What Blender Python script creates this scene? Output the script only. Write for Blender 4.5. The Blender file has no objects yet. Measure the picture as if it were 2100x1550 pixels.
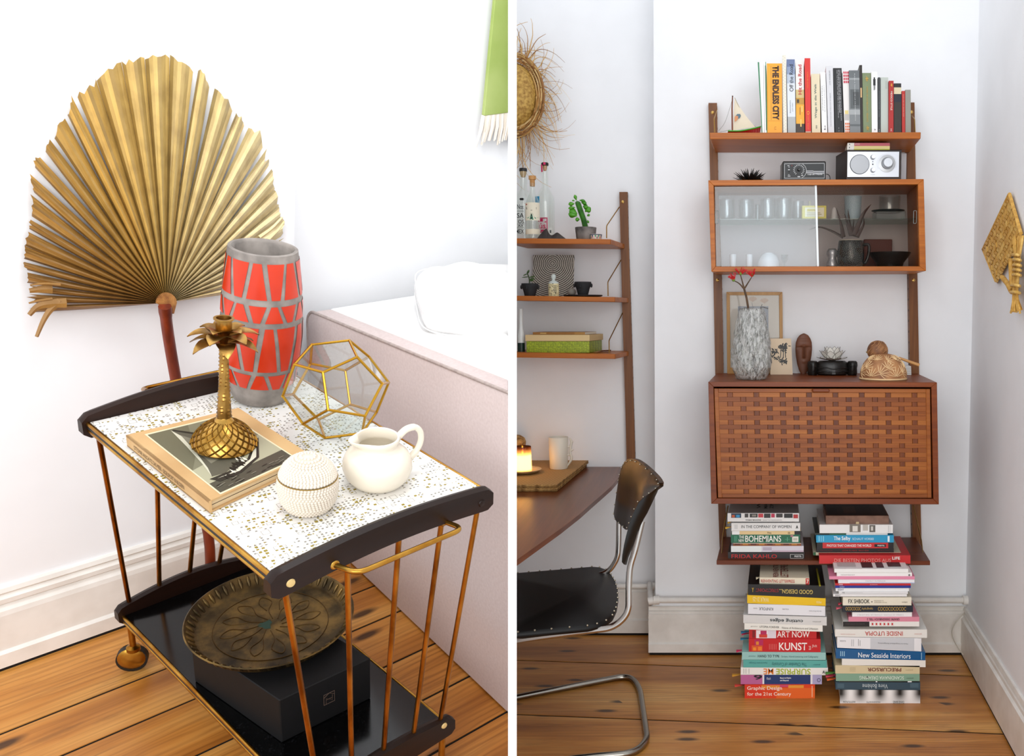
import bpy, bmesh, math, random
from mathutils import Vector, Matrix
V = Vector
rnd = random.Random(7)
scene = bpy.context.scene
COL = scene.collection

# ------------------------------------------------------------------ camera
F, PX, PY = 1850.0, 1420.0, 775.0          # focal length and optical centre, in pixels of the 2100 x 1550 frame
PITCH = math.atan((775 - 637) / F)         # the eye line of the shelf room
CAM = V((0, 0, 1.357))
cd = bpy.data.cameras.new('camera')
cam = bpy.data.objects.new('camera', cd)
COL.objects.link(cam)
cam.location = CAM
cam.rotation_euler = (math.pi / 2 - PITCH, 0, 0)
cd.sensor_fit = 'HORIZONTAL'
cd.sensor_width = 36
cd.lens = F / 2100 * 36
cd.shift_x = (1050 - PX) / 2100
cd.clip_start = 0.05
cd.clip_end = 60
scene.camera = cam

# ------------------------------------------------------------------ light, world, exposure
w = bpy.data.worlds.new('daylight')
scene.world = w
w.use_nodes = True
w.node_tree.nodes['Background'].inputs[0].default_value = (0.93, 0.96, 1.0, 1)
w.node_tree.nodes['Background'].inputs[1].default_value = 1.03
scene.view_settings.view_transform = 'Standard'
scene.view_settings.look = 'None'
scene.view_settings.gamma = 1
scene.view_settings.exposure = 0.27
scene.view_settings.use_curve_mapping = False
try:
    scene.cycles.use_denoising = True
    scene.cycles.max_bounces = 10
    scene.cycles.transparent_max_bounces = 24
    scene.cycles.caustics_reflective = False
    scene.cycles.caustics_refractive = False
except Exception:
    pass


def area_light(name, loc, target, size, power, color=(1, 1, 1)):
    ld = bpy.data.lights.new(name, 'AREA')
    ld.shape = 'RECTANGLE'
    ld.size, ld.size_y = size
    ld.energy = power
    ld.color = color
    o = bpy.data.objects.new(name, ld)
    COL.objects.link(o)
    o.location = loc
    o.rotation_euler = (V(target) - V(loc)).to_track_quat('-Z', 'Y').to_euler()
    return o


area_light('window_light', (0.0, -4.2, 1.9), (0.5, 3.4, 0.7), (6.0, 2.8), 190, (1.0, 0.985, 0.96))

# ------------------------------------------------------------------ frames of the two rooms
SN, CS = math.sin(PITCH), math.cos(PITCH)
B = Matrix(((1, 0, 0), (0, -SN, CS), (0, -CS, -SN)))     # columns: right, down, forward of the camera
RL = Matrix(((0.6753159, -0.7251313, 0.1346587),
             (-0.2039860, -0.3590982, -0.9107350),
             (0.7087581, 0.5875654, -0.3904214)))         # axes of the cart room seen from the camera
HL = 1.45                                                # eye height above the floor of the cart room
ROT_L = B @ RL
ML = Matrix.Translation(CAM - ROT_L @ V((0, 0, HL))) @ ROT_L.to_4x4()


def ray(px, py):
    return B @ V(((px - PX) / F, (py - PY) / F, 1))


def atY(px, py, Y):
    d = ray(px, py)
    return CAM + d * (Y / d.y)


def atZ(px, py, Z):
    d = ray(px, py)
    return CAM + d * ((Z - CAM.z) / d.z)


def lray(px, py):
    return RL.transposed() @ V(((px - PX) / F, (py - PY) / F, 1))


def lz(px, py, z):
    d = lray(px, py)
    return V((0, 0, HL)) + d * ((z - HL) / d.z)


def ly(px, py, y):
    d = lray(px, py)
    return V((0, 0, HL)) + d * (y / d.y)


def lx(px, py, x):
    d = lray(px, py)
    return V((0, 0, HL)) + d * (x / d.x)


def lproj(p):
    c = RL @ (V(p) - V((0, 0, HL)))
    return (PX + F * c.x / c.z, PY + F * c.y / c.z)


area_light('bed_window_light', ML @ V((0.62, 1.25, 2.1)), ML @ V((1.35, 2.05, 0.9)), (0.5, 0.5), 7.0, (1.0, 1.0, 1.0))  # fill lamp added above the cart, out of view, to whiten bed and wall

# dividing panel between the rooms: its plane, in world and in cart-room coordinates
DIV_N = (B @ V((1, 0, 0.2))).normalized()
DIV_H = 0.0057
DIV_CO_L = V((0, 0, HL))
DIV_N_L = (RL.transposed() @ V((1, 0, 0.2))).normalized()


# ------------------------------------------------------------------ materials
def lin(c):
    if isinstance(c, str):
        c = [int(c[i:i + 2], 16) / 255 for i in (1, 3, 5)]
        c = [x / 12.92 if x <= 0.04045 else ((x + 0.055) / 1.055) ** 2.4 for x in c]
        c = [x ** 1.24 for x in c]     # pigments a touch deeper than their screen colours
    return (c[0], c[1], c[2], 1)


_m = {}


def mat(c, rough=0.5, metal=0.0, spec=0.5, **kw):
    key = (c if isinstance(c, str) else tuple(c), rough, metal, spec, tuple(sorted(kw.items())))
    if key in _m:
        return _m[key]
    m = bpy.data.materials.new('plain')
    m.use_nodes = True
    b = m.node_tree.nodes['Principled BSDF']
    b.inputs['Base Color'].default_value = lin(c)
    b.inputs['Roughness'].default_value = rough
    b.inputs['Metallic'].default_value = metal
    b.inputs['Specular IOR Level'].default_value = spec
    for k, v in kw.items():
        b.inputs[k.replace('_', ' ')].default_value = v
    _m[key] = m
    return m


class NT:
    def __init__(s, name):
        s.m = bpy.data.materials.new(name)
        s.m.use_nodes = True
        s.t = s.m.node_tree
        s.b = s.t.nodes['Principled BSDF']
        s.out = s.t.nodes['Material Output']

    def n(s, typ, **kw):
        nd = s.t.nodes.new('ShaderNode' + typ)
        for k, v in kw.items():
            if k[0] == '_':
                setattr(nd, k[1:], v)
            else:
                nd.inputs[int(k[1:]) if k[0] == 'i' and k[1:].isdigit() else k.replace('_', ' ')].default_value = v
        return nd

    def l(s, a, b):
        s.t.links.new(a, b)

    def coords(s, scale=(1, 1, 1), rot=(0, 0, 0), kind='Object', loc=(0, 0, 0)):
        tc = s.n('TexCoord')
        mp = s.n('Mapping')
        mp.inputs['Scale'].default_value = scale
        mp.inputs['Rotation'].default_value = rot
        mp.inputs['Location'].default_value = loc
        s.l(tc.outputs[kind], mp.inputs[0])
        return mp.outputs[0]

    def ramp(s, fac, stops, interp='LINEAR'):
        r = s.n('ValToRGB')
        r.color_ramp.interpolation = interp
        el = r.color_ramp.elements
        while len(el) < len(stops):
            el.new(0.5)
        for e, (p, c) in zip(el, stops):
            e.position = p
            e.color = lin(c)
        s.l(fac, r.inputs[0])
        return r.outputs[0]

    def mix(s, fac, a, b, mode='MIX'):
        x = s.n('MixRGB', _blend_type=mode)
        for sock, val in ((x.inputs[0], fac), (x.inputs[1], a), (x.inputs[2], b)):
            if hasattr(val, 'links'):
                s.l(val, sock)
            elif isinstance(val, (int, float)):
                sock.default_value = val
            else:
                sock.default_value = lin(val)
        return x.outputs[0]

    def math(s, op, a, b=0.0, clamp=False):
        x = s.n('Math', _operation=op, _use_clamp=clamp)
        for sock, val in ((x.inputs[0], a), (x.inputs[1], b)):
            if hasattr(val, 'links'):
                s.l(val, sock)
            else:
                sock.default_value = val
        return x.outputs[0]

    def bump(s, h, strength=0.2, dist=0.002):
        b = s.n('Bump', Strength=strength, Distance=dist)
        s.l(h, b.inputs['Height'])
        s.l(b.outputs[0], s.b.inputs['Normal'])

    def color(s, sock, rough=None, metal=None):
        s.l(sock, s.b.inputs['Base Color'])
        if rough is not None:
            s.b.inputs['Roughness'].default_value = rough
        if metal is not None:
            s.b.inputs['Metallic'].default_value = metal
        return s.m


def wood(name, dark, mid, light, axis=0, fine=60, rough=0.42, rand=0.0):
    t = NT(name)
    sc = [fine, fine, fine]
    sc[axis] = fine * 0.04
    co = t.coords(tuple(sc))
    n1 = t.n('TexNoise', Scale=1.0, Detail=6.0, Roughness=0.6, Distortion=0.4)
    t.l(co, n1.inputs['Vector'])
    sc2 = [7, 7, 7]
    sc2[axis] = 1.2
    n2 = t.n('TexNoise', Scale=1.0, Detail=2.0)
    t.l(t.coords(tuple(sc2)), n2.inputs['Vector'])
    f = t.math('ADD', t.math('MULTIPLY', n1.outputs[0], 0.6), t.math('MULTIPLY', n2.outputs[0], 0.4))
    if rand:
        oi = t.n('ObjectInfo')
        f = t.math('ADD', f, t.math('MULTIPLY', t.math('SUBTRACT', oi.outputs['Random'], 0.5), rand))
    c = t.ramp(f, [(0.3, dark), (0.5, mid), (0.68, light)])
    t.bump(n1.outputs[0], 0.12, 0.001)
    t.b.inputs['Specular IOR Level'].default_value = 0.36
    return t.color(c, rough)


def noisy(name, a, b, scale=20, rough=0.8, bump=0.0, metal=0.0, detail=4, stretch=(1, 1, 1), bdist=0.002, lo=0.35, hi=0.65):
    t = NT(name)
    n1 = t.n('TexNoise', Scale=scale, Detail=detail)
    t.l(t.coords(stretch), n1.inputs['Vector'])
    c = t.ramp(n1.outputs[0], [(lo, a), (hi, b)])
    if bump:
        t.bump(n1.outputs[0], bump, bdist)
    return t.color(c, rough, metal)


def print_material():
    t = NT('colour_print')
    a = t.n('Attribute', _attribute_name='Col')
    return t.color(a.outputs['Color'], 0.45)


def thin_glass(name, tint, gloss, edge, rough=0.02):
    """A thin clear sheet: mostly see-through, mirror-like at a glance, greyer where seen edge-on."""
    t = NT(name)
    t.t.nodes.remove(t.b)
    tr = t.n('BsdfTransparent')
    lw = t.n('LayerWeight', Blend=0.35)
    c = t.ramp(lw.outputs['Facing'], [(0.0, tint), (0.75, tint), (1.0, edge)])
    t.l(c, tr.inputs[0])
    gl = t.n('BsdfGlossy', Roughness=rough)
    gl.inputs[0].default_value = (1, 1, 1, 1)
    lf = t.n('LayerWeight', Blend=0.5)
    k = t.math('ADD', t.math('MULTIPLY', t.math('POWER', lf.outputs['Facing'], 4.0), 0.55), gloss, True)
    mx = t.n('MixShader')
    t.l(k, mx.inputs[0])
    t.l(tr.outputs[0], mx.inputs[1])
    t.l(gl.outputs[0], mx.inputs[2])
    t.l(mx.outputs[0], t.out.inputs[0])
    return t.m


# ------------------------------------------------------------------ mesh builder
class MB:
    def __init__(s):
        s.v, s.f, s.c = [], [], []

    def add(s, vs, fs, col=None):
        k = len(s.v)
        s.v += [V(p) for p in vs]
        for f in fs:
            s.f.append([i + k for i in f])
            s.c.append(col)
        return s

    def hexa(s, p, col=None):
        """p: four corners of one face, then the four facing them."""
        return s.add(p, [(0, 1, 2, 3), (7, 6, 5, 4), (0, 4, 5, 1), (1, 5, 6, 2), (2, 6, 7, 3), (3, 7, 4, 0)], col)

    def box(s, a, b, col=None):
        (x0, y0, z0), (x1, y1, z1) = a, b
        return s.hexa([(x0, y0, z0), (x1, y0, z0), (x1, y1, z0), (x0, y1, z0),
                       (x0, y0, z1), (x1, y0, z1), (x1, y1, z1), (x0, y1, z1)], col)

    def prism(s, poly, vec, col=None):
        n = len(poly)
        poly = [V(p) for p in poly]
        vec = V(vec)
        return s.add(poly + [p + vec for p in poly],
                     [tuple(range(n)), tuple(range(2 * n - 1, n - 1, -1))] +
                     [(i, i + n, (i + 1) % n + n, (i + 1) % n) for i in range(n)], col)

    def poly(s, pts, col=None):
        return s.add(pts, [tuple(range(len(pts)))], col)

    def tube(s, path, r, n=8, closed=False, flat=1.0, cap=True, col=None):
        path = [V(p) for p in path]
        m = len(path)
        rs = r if isinstance(r, (list, tuple)) else [r] * m
        vs, fs = [], []
        prev = None
        for i, p in enumerate(path):
            if closed:
                t = path[(i + 1) % m] - path[i - 1]
            else:
                t = path[min(i + 1, m - 1)] - path[max(i - 1, 0)]
            t.normalize()
            if prev is None:
                a = t.orthogonal().normalized()
            else:
                a = (prev - t * prev.dot(t))
                a = a.normalized() if a.length > 1e-6 else t.orthogonal().normalized()
            prev = a
            b = t.cross(a)
            for k in range(n):
                an = 2 * math.pi * k / n
                vs.append(p + (a * math.cos(an) + b * math.sin(an) * flat) * rs[i])
        for i in range(m if closed else m - 1):
            j = (i + 1) % m
            for k in range(n):
                l = (k + 1) % n
                fs.append((i * n + k, i * n + l, j * n + l, j * n + k))
        if cap and not closed:
            fs += [tuple(range(n))[::-1], tuple(range((m - 1) * n, m * n))]
        return s.add(vs, fs, col)

    def lathe(s, prof, c, n=32, sx=1.0, sy=1.0, a0=0.0, a1=None, ax=None, col=None, wob=None):
        """prof: (radius, height) pairs turned round the vertical through c."""
        c = V(c)
        full = a1 is None
        steps = n if full else n + 1
        span = 2 * math.pi if full else a1 - a0
        X, Y, Z = ax or (V((1, 0, 0)), V((0, 1, 0)), V((0, 0, 1)))
        vs, fs = [], []
        for r, z in prof:
            for k in range(steps):
                a = a0 + span * k / n
                q = r * (wob(a, z) if wob else 1.0)
                vs.append(c + X * (q * sx * math.cos(a)) + Y * (q * sy * math.sin(a)) + Z * z)
        for i in range(len(prof) - 1):
            for k in range(n):
                l = (k + 1) % steps
                fs.append((i * steps + k, i * steps + l, (i + 1) * steps + l, (i + 1) * steps + k))
        return s.add(vs, fs, col)

    def ball(s, c, r, n=12, m=8, sx=1, sy=1, sz=1, ax=None, col=None):
        prof = [(max(1e-5, math.sin(math.pi * i / m)) * r, -math.cos(math.pi * i / m) * r * sz) for i in range(m + 1)]
        return s.lathe(prof, c, n, sx, sy, ax=ax, col=col)


def link(name, data=None):
    o = bpy.data.objects.new(name, data)
    COL.objects.link(o)
    return o


def mk(name, mb, material, base=V((0, 0, 0)), M=None, parent=None, smooth=None, bevel=0.0, clip=None, label=None, stuff=False, seg=1):
    me = bpy.data.meshes.new(name)
    me.from_pydata([p - base for p in mb.v] if not clip else mb.v, [], mb.f)
    colored = any(c is not None for c in mb.c)
    if colored:
        at = me.attributes.new('Col', 'FLOAT_COLOR', 'FACE')
        at.data.foreach_set('color', [x for c in mb.c for x in lin(c if c is not None else '#ffffff')])
    bm = bmesh.new()
    bm.from_mesh(me)
    if mb.v and not colored:
        bmesh.ops.remove_doubles(bm, verts=bm.verts, dist=1e-6)
        bmesh.ops.recalc_face_normals(bm, faces=bm.faces)
    if clip:
        co, no, sgn = (CAM, DIV_N, 1) if clip == 'R' else (DIV_CO_L, DIV_N_L, -1)
        r = bmesh.ops.bisect_plane(bm, geom=bm.verts[:] + bm.edges[:] + bm.faces[:], plane_co=co + no * (sgn * (DIV_H + 0.0006)),
                                   plane_no=no, clear_outer=sgn < 0, clear_inner=sgn > 0)
        ed = [e for e in r['geom_cut'] if isinstance(e, bmesh.types.BMEdge)]
        if ed and not colored:
            bmesh.ops.holes_fill(bm, edges=ed, sides=0)
        bmesh.ops.translate(bm, verts=bm.verts, vec=-base)
    if bevel:
        ed = [e for e in bm.edges if len(e.link_faces) == 2 and e.calc_face_angle(0) > 0.6]
        bmesh.ops.bevel(bm, geom=ed, offset=bevel, segments=seg, affect='EDGES', profile=0.5, clamp_overlap=True)
    bm.to_mesh(me)
    bm.free()
    if smooth is not None:
        me.polygons.foreach_set('use_smooth', [True] * len(me.polygons))
        if smooth < 180:
            me.set_sharp_from_angle(angle=math.radians(smooth))
    me.materials.append(material)
    o = link(name, me)
    if parent is not None:
        o.parent = parent
    elif M is not None:
        o.matrix_world = M
    if label:
        o['label'] = label
    if stuff:
        o['kind'] = 'stuff'
    return o


class Thing:
    """A thing as an Empty at its base; part() hangs one mesh under it."""

    def __init__(s, name, label, cat, base, group=None, left=False, clip=None):
        s.base = V(base)
        s.M = (ML if left else Matrix.Identity(4)) @ Matrix.Translation(s.base)
        s.o = link(name)
        s.o.empty_display_size = 0.05
        s.o.matrix_world = s.M
        s.o['label'] = label
        s.o['category'] = cat
        if group:
            s.o['group'] = group
        s.clip = clip

    def part(s, name, mb, material, parent=None, **kw):
        kw.setdefault('clip', s.clip)
        return mk(name, mb, material, s.base, None, parent or s.o, **kw)


def single(name, label, cat, mb, material, base, group=None, left=False, **kw):
    base = V(base)
    o = mk(name, mb, material, base, (ML if left else Matrix.Identity(4)) @ Matrix.Translation(base), **kw)
    o['label'] = label
    o['category'] = cat
    if group:
        o['group'] = group
    return o


def struct(name, mb, material, left=False, parent=None, base=(0, 0, 0), **kw):
    base = V(base)
    M = (ML if left else Matrix.Identity(4)) @ Matrix.Translation(base)
    o = mk(name, mb, material, base, M, parent, **kw)
    o['kind'] = 'structure'
    return o


# ------------------------------------------------------------------ lettering (all strings are turned into meshes in one go at the end)
TEXTS = []


def letter(s, org, ex, ey, material, thing, parent=None, bold=0.0, shear=0.0, name='lettering', clip=None):
    """Fit the string into the parallelogram org, ex (reading direction), ey (up)."""
    TEXTS.append((s, V(org), V(ex), V(ey), material, thing, parent, bold, shear, name))


def flush_text():
    obs = []
    for i, (s, org, ex, ey, m, th, par, bold, shear, name) in enumerate(TEXTS):
        cu = bpy.data.curves.new('txt', 'FONT')
        cu.body = s
        cu.offset = bold
        cu.shear = shear
        cu.resolution_u = 3
        cu.align_x = 'LEFT'
        o = bpy.data.objects.new('txt', cu)
        COL.objects.link(o)
        obs.append(o)
    dg = bpy.context.evaluated_depsgraph_get()
    dg.update()
    for o, (s, org, ex, ey, m, th, par, bold, shear, name) in zip(obs, TEXTS):
        me = bpy.data.meshes.new_from_object(o.evaluated_get(dg))
        if not me.vertices:
            continue
        xs = [v.co.x for v in me.vertices]
        ys = [v.co.y for v in me.vertices]
        x0, y0 = min(xs), min(ys)
        sx, sy = max(xs) - x0, max(ys) - y0
        for v in me.vertices:
            v.co = org + ex * ((v.co.x - x0) / sx) + ey * ((v.co.y - y0) / sy) - th.base
        me.materials.clear()
        me.materials.append(m)
        t = link(name, me)
        me.name = name
        t.parent = par or th.o
    for o in obs:
        cu = o.data
        bpy.data.objects.remove(o)
        bpy.data.curves.remove(cu)


def lerp(a, b, t):
    return a + (b - a) * t


def bez(pts, n=12):
    """Smooth polyline through pts (Catmull-Rom)."""
    pts = [V(p) for p in pts]
    P = [pts[0] * 2 - pts[1]] + pts + [pts[-1] * 2 - pts[-2]]
    out = []
    for i in range(1, len(P) - 2):
        for k in range(n):
            t = k / n
            a, b, c, d = P[i - 1], P[i], P[i + 1], P[i + 2]
            out.append(0.5 * ((2 * b) + (c - a) * t + (2 * a - 5 * b + 4 * c - d) * t * t + (3 * b - a - 3 * c + d) * t ** 3))
    out.append(pts[-1])
    return out


def bend(pts, r, n=6):
    """Polyline with corners rounded to radius r."""
    pts = [V(p) for p in pts]
    out = [pts[0]]
    for i in range(1, len(pts) - 1):
        a, b, c = pts[i - 1], pts[i], pts[i + 1]
        ra = min(r, (a - b).length * 0.49, (c - b).length * 0.49)
        p, q = b + (a - b).normalized() * ra, b + (c - b).normalized() * ra
        for k in range(n + 1):
            t = k / n
            out.append(p * (1 - t) ** 2 + b * 2 * t * (1 - t) + q * t * t)
    out.append(pts[-1])
    return out


PRINT = print_material()
# ================================================================== shelf room: shell
SK = 0.0957          # the shelves run back along (SK, 1): the unit hangs a touch out of square with the lens
YW, YR = 3.5, 3.717  # chimney breast and recessed wall


def back(p, Yb):
    p = V(p)
    return V((p.x + (Yb - p.y) * SK, Yb, p.z))


def mpp(p):
    """metres per pixel at p"""
    return ((V(p) - CAM) @ (B @ V((0, 0, 1)))) / F if False else (V(p) - CAM).dot(B @ V((0, 0, 1))) / F


def slab(mb, TL, TR, BL, BR, Yf, Yb, col=None):
    f = [atY(*BL, Yf), atY(*BR, Yf), atY(*TR, Yf), atY(*TL, Yf)]
    return mb.hexa(f + [back(p, Yb) for p in f], col)


def lathe_px(mb, cx, prof, Y, n=28, **kw):
    """prof: (radius, y) in pixels, measured on the photo, for a turned shape standing at depth Y."""
    c = atY(cx, prof[-1][1], Y)
    k = mpp(c)
    pr = [(max(r * k, 1e-5), atY(cx, y, Y).z - c.z) for r, y in prof]
    mb.lathe(pr, c, n, **kw)
    return c


def front_quad(mb, pts, Y, col=None):
    return mb.poly([atY(x, y, Y) for x, y in pts], col)


wall_paint = noisy('wall_paint', '#f1f2f4', '#f4f5f7', 6, 0.75, 0.03, detail=6)
trim_paint = noisy('trim_paint', '#e6e2dc', '#f0ede8', 14, 0.45, 0.06)
white_board = mat('#ffffff', 0.6)

XJ = atY(1343, 900, YW).x
RC = atY(1988, 900, YW).x
p1, p2 = atZ(1983, 1345, 0), atZ(2095, 1550, 0)
rdir = (p2 - p1).normalized()
ZT = 3.0

mb = MB().box((XJ, YW, -0.03), (RC + 0.25, YW + 0.4, ZT))
struct('wall_back', mb, wall_paint)
mb = MB().box((-1.6, YR, -0.03), (XJ, YR + 0.15, ZT))
struct('wall_recess', mb, wall_paint, clip='R')
nrm = V((-rdir.y, rdir.x, 0))
if nrm.x < 0:
    nrm = -nrm
w0 = V((RC, YW, 0))
w0 = w0 - rdir * 0.02
w1 = w0 + rdir * 1.9
mb = MB().prism([V((w0.x, w0.y, -0.03)), V((w1.x, w1.y, -0.03)), V((w1.x, w1.y, -0.03)) + nrm * 0.12, V((w0.x, w0.y, -0.03)) + nrm * 0.12], (0, 0, ZT + 0.03))
struct('wall_right', mb, wall_paint)

# floor boards
pine = NT('pine_boards')
oi = pine.n('ObjectInfo')
sep = pine.n('CombineXYZ')
pine.l(pine.math('MULTIPLY', oi.outputs['Random'], 37.0), sep.inputs[0])
pine.l(pine.math('MULTIPLY', oi.outputs['Random'], 11.0), sep.inputs[1])
add = pine.n('VectorMath', _operation='ADD')
tc = pine.n('TexCoord')
pine.l(tc.outputs['Object'], add.inputs[0])
pine.l(sep.outputs[0], add.inputs[1])


def pmap(scale):
    mp = pine.n('Mapping')
    mp.inputs['Scale'].default_value = scale
    pine.l(add.outputs[0], mp.inputs[0])
    return mp.outputs[0]


g2 = pine.n('TexNoise', Scale=1.0, Detail=4.0, Roughness=0.6)
pine.l(pmap((1.1, 8, 8)), g2.inputs['Vector'])
gc = pine.ramp(g2.outputs[0], [(0.32, '#aa7031'), (0.48, '#ca8f49'), (0.62, '#dca862'), (0.75, '#e6bb7c')])
g1 = pine.n('TexNoise', Scale=1.0, Detail=5.0, Roughness=0.65, Distortion=0.3)
pine.l(pmap((1.7, 120, 120)), g1.inputs['Vector'])
gc = pine.mix(pine.math('MULTIPLY', pine.ramp(g1.outputs[0], [(0.48, '#000000'), (0.70, '#ffffff')]), 0.5), gc, '#8d5727')
wv = pine.n('TexWave', _bands_direction='Y', Scale=11.0, Distortion=7.0, Detail=2.5)
wv.inputs['Detail Scale'].default_value = 0.9
pine.l(pmap((0.42, 1.7, 1.7)), wv.inputs['Vector'])
gate = pine.n('TexNoise', Scale=1.0, Detail=1.0)
pine.l(pmap((0.9, 3.2, 3.2)), gate.inputs['Vector'])
wf_ = pine.math('MULTIPLY', pine.math('POWER', wv.outputs['Fac'], 4.0), pine.ramp(gate.outputs[0], [(0.42, '#000000'), (0.62, '#b0b0b0')]))
gc = pine.mix(wf_, gc, '#7c4a20')
kv = pine.n('TexVoronoi', Scale=1.0, _voronoi_dimensions='2D')
pine.l(pmap((2.6, 8.0, 8.0)), kv.inputs['Vector'])
kn = pine.ramp(kv.outputs['Distance'], [(0.05, '#ffffff'), (0.12, '#000000')])
ks = pine.n('TexNoise', Scale=2.3, Detail=1.0)
pine.l(pmap((1.0, 1.6, 1.6)), ks.inputs['Vector'])
km = pine.math('MULTIPLY', kn, pine.math('GREATER_THAN', ks.outputs[0], 0.47))
st = pine.n('TexNoise', Scale=1.0, Detail=5.0, Roughness=0.7)
pine.l(pmap((4, 24, 24)), st.inputs['Vector'])
sm = pine.ramp(st.outputs[0], [(0.57, '#000000'), (0.72, '#b0b0b0')])
gc = pine.mix(sm, gc, '#5a3a1e')
gc = pine.mix(pine.math('MULTIPLY', km, 0.88), gc, '#3a1f10')
pine.bump(g1.outputs[0], 0.1, 0.001)
PINE = pine.color(gc, 0.34)

fl = struct('floor', MB().box((-1.6, 1.9, -0.06), (1.9, 4.0, -0.0022)), mat('#17100a', 0.95), clip='R')
lines = [3.95, 3.42, 2.955, 2.49, 2.02]
for i in range(4):
    a, b = lines[i + 1] + 0.005, lines[i] - 0.005
    pts = [(-1.6, a), (1.9, a), (1.9, b), (-1.6, b)]
    P = [V((x, y - 0.088 * (x + 0.66), -0.002)) for x, y in pts]
    mk('plank', MB().prism(P, (0, 0, 0.002)), PINE, parent=fl, clip='R')


def zY(py, Y):
    return atY(1600, py, Y).z


def skirting(mb, a, b, out, prof):
    """a, b: floor points at the wall; out: unit vector off the wall; prof: (off, z)."""
    n = len(prof)
    vs = [V((p.x, p.y, 0)) + V(out) * o + V((0, 0, z)) for p in (V(a), V(b)) for o, z in prof]
    mb.add(vs, [(i, i + 1, n + i + 1, n + i) for i in range(n - 1)] + [(n - 1, 0, n, 2 * n - 1)] + [tuple(range(n))[::-1], tuple(range(n, 2 * n))])
    return mb


zs = [zY(y, YW - 0.02) for y in (1245, 1248, 1253, 1259, 1260, 1317, 1320, 1331)]
profB = [(0.0, zs[0]), (0.010, zs[0]), (0.010, zs[1]), (0.005, zs[1] - 0.002), (0.006, zs[2]), (0.014, zs[2] - 0.004), (0.014, zs[3]),
         (0.019, zs[4]), (0.019, zs[5]), (0.027, zs[6]), (0.027, 0.010), (0.0, 0.010)]
struct('baseboard_back', skirting(MB(), (XJ - 0.027, YW, 0), (RC, YW, 0), (0, -1, 0), profB), trim_paint)
profR = [(o, z + 0.02) for o, z in profB[:-2]] + [(0.027, 0.010), (0.0, 0.010)]
struct('baseboard_recess', skirting(MB(), (-1.6, YR, 0), (XJ, YR, 0), (0, -1, 0), profR), trim_paint, clip='R')
profS = [(0.0, 0.19), (0.008, 0.19), (0.011, 0.176), (0.006, 0.170), (0.012, 0.165), (0.012, 0.152), (0.020, 0.146), (0.020, 0.010), (0, 0.010)]
struct('baseboard_right', skirting(MB(), w0, w1, -nrm, profS), trim_paint)
struct('baseboard_jog', skirting(MB(), (XJ, YW + 0.0005, 0), (XJ, YR, 0), (-1, 0, 0), profR), trim_paint)

shade_grime = mat('#1a130d', 0.95)  # dark strips put in as contact shadow and grime under the skirtings


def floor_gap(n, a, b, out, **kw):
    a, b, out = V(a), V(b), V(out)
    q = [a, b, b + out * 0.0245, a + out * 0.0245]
    struct('trim_%d' % n, MB().prism([V((p.x, p.y, 0.0)) for p in q], (0, 0, 0.0095)), shade_grime, **kw)


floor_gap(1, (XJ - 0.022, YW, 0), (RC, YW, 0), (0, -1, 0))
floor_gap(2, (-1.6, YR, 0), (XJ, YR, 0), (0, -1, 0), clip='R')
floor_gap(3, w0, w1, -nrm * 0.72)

# dividing panel: a thin white board standing edge-on between the two rooms
mid = V((-0.2, 0, 1))
e = V((1, 0, 0.2)).normalized() * 0.0
mb = MB()
front = 1.2
xs = [(1042 - PX) / F, (1059.5 - PX) / F]
vs = []
for yy in (-1.6, 1.6):
    for x in xs:
        vs.append(CAM + B @ V((x * front, yy, front)))
ext = (B @ V((-0.2, 0, 1))) * 3.3
mb.hexa([vs[0], vs[1], vs[3], vs[2]] + [p + ext for p in (vs[0], vs[1], vs[3], vs[2])])
struct('wall_divider', mb, white_board)

# heating pipe along the skirting
pipe_y = YW - 0.035
pts = [V((RC - 0.002, pipe_y, zY(1230.5, pipe_y))), V((atY(1334, 1231, pipe_y).x, pipe_y, zY(1230.5, pipe_y))),
       V((atY(1331, 1203, YR - 0.1).x, YR - 0.05, zY(1229, pipe_y))), V((atY(1331, 1203, YR - 0.1).x, YR - 0.05, zY(1202, YR - 0.05))),
       V((-1.6, YR - 0.05, zY(1199, YR - 0.05)))]
t = Thing('heating_pipe', 'white painted heating pipe running along the top of the skirting', 'pipe', pts[0], clip='R')
t.part('pipe_run', MB().tube(bend(pts, 0.03), 0.0112, 12), trim_paint, smooth=60)
mb = MB()
for i in (1, 3):
    p = pts[i]
    mb.tube([p + V((0.035, 0, 0)), p + V((0.012, 0, 0))], 0.017, 12)
    mb.tube([p + V((-0.008, 0, -0.004)), p + V((0.012, 0, 0.0))], 0.0155, 12)
t.part('elbow_fitting', mb, trim_paint, smooth=50)
mb = MB().tube([pts[0] + V((-0.02, 0, 0)), pts[0]], 0.018, 12)
t.part('end_sleeve', mb, trim_paint, smooth=50)

# loose cable in the corner
c0 = atY(1986, 1254, YW - 0.03)
pp = [c0, atY(1972, 1262, 3.45), atY(1955, 1284, 3.44), atY(1953, 1305, 3.44), atY(1966, 1330, 3.43), atZ(1983, 1352, 0.004), atZ(1990, 1366, 0.003)]
single('loose_cable', 'thin white cable hanging in a loop in the skirting corner', 'cable', MB().tube(bez(pp, 8), 0.0022, 6), mat('#cfcabf', 0.5), c0, smooth=60)

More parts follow.
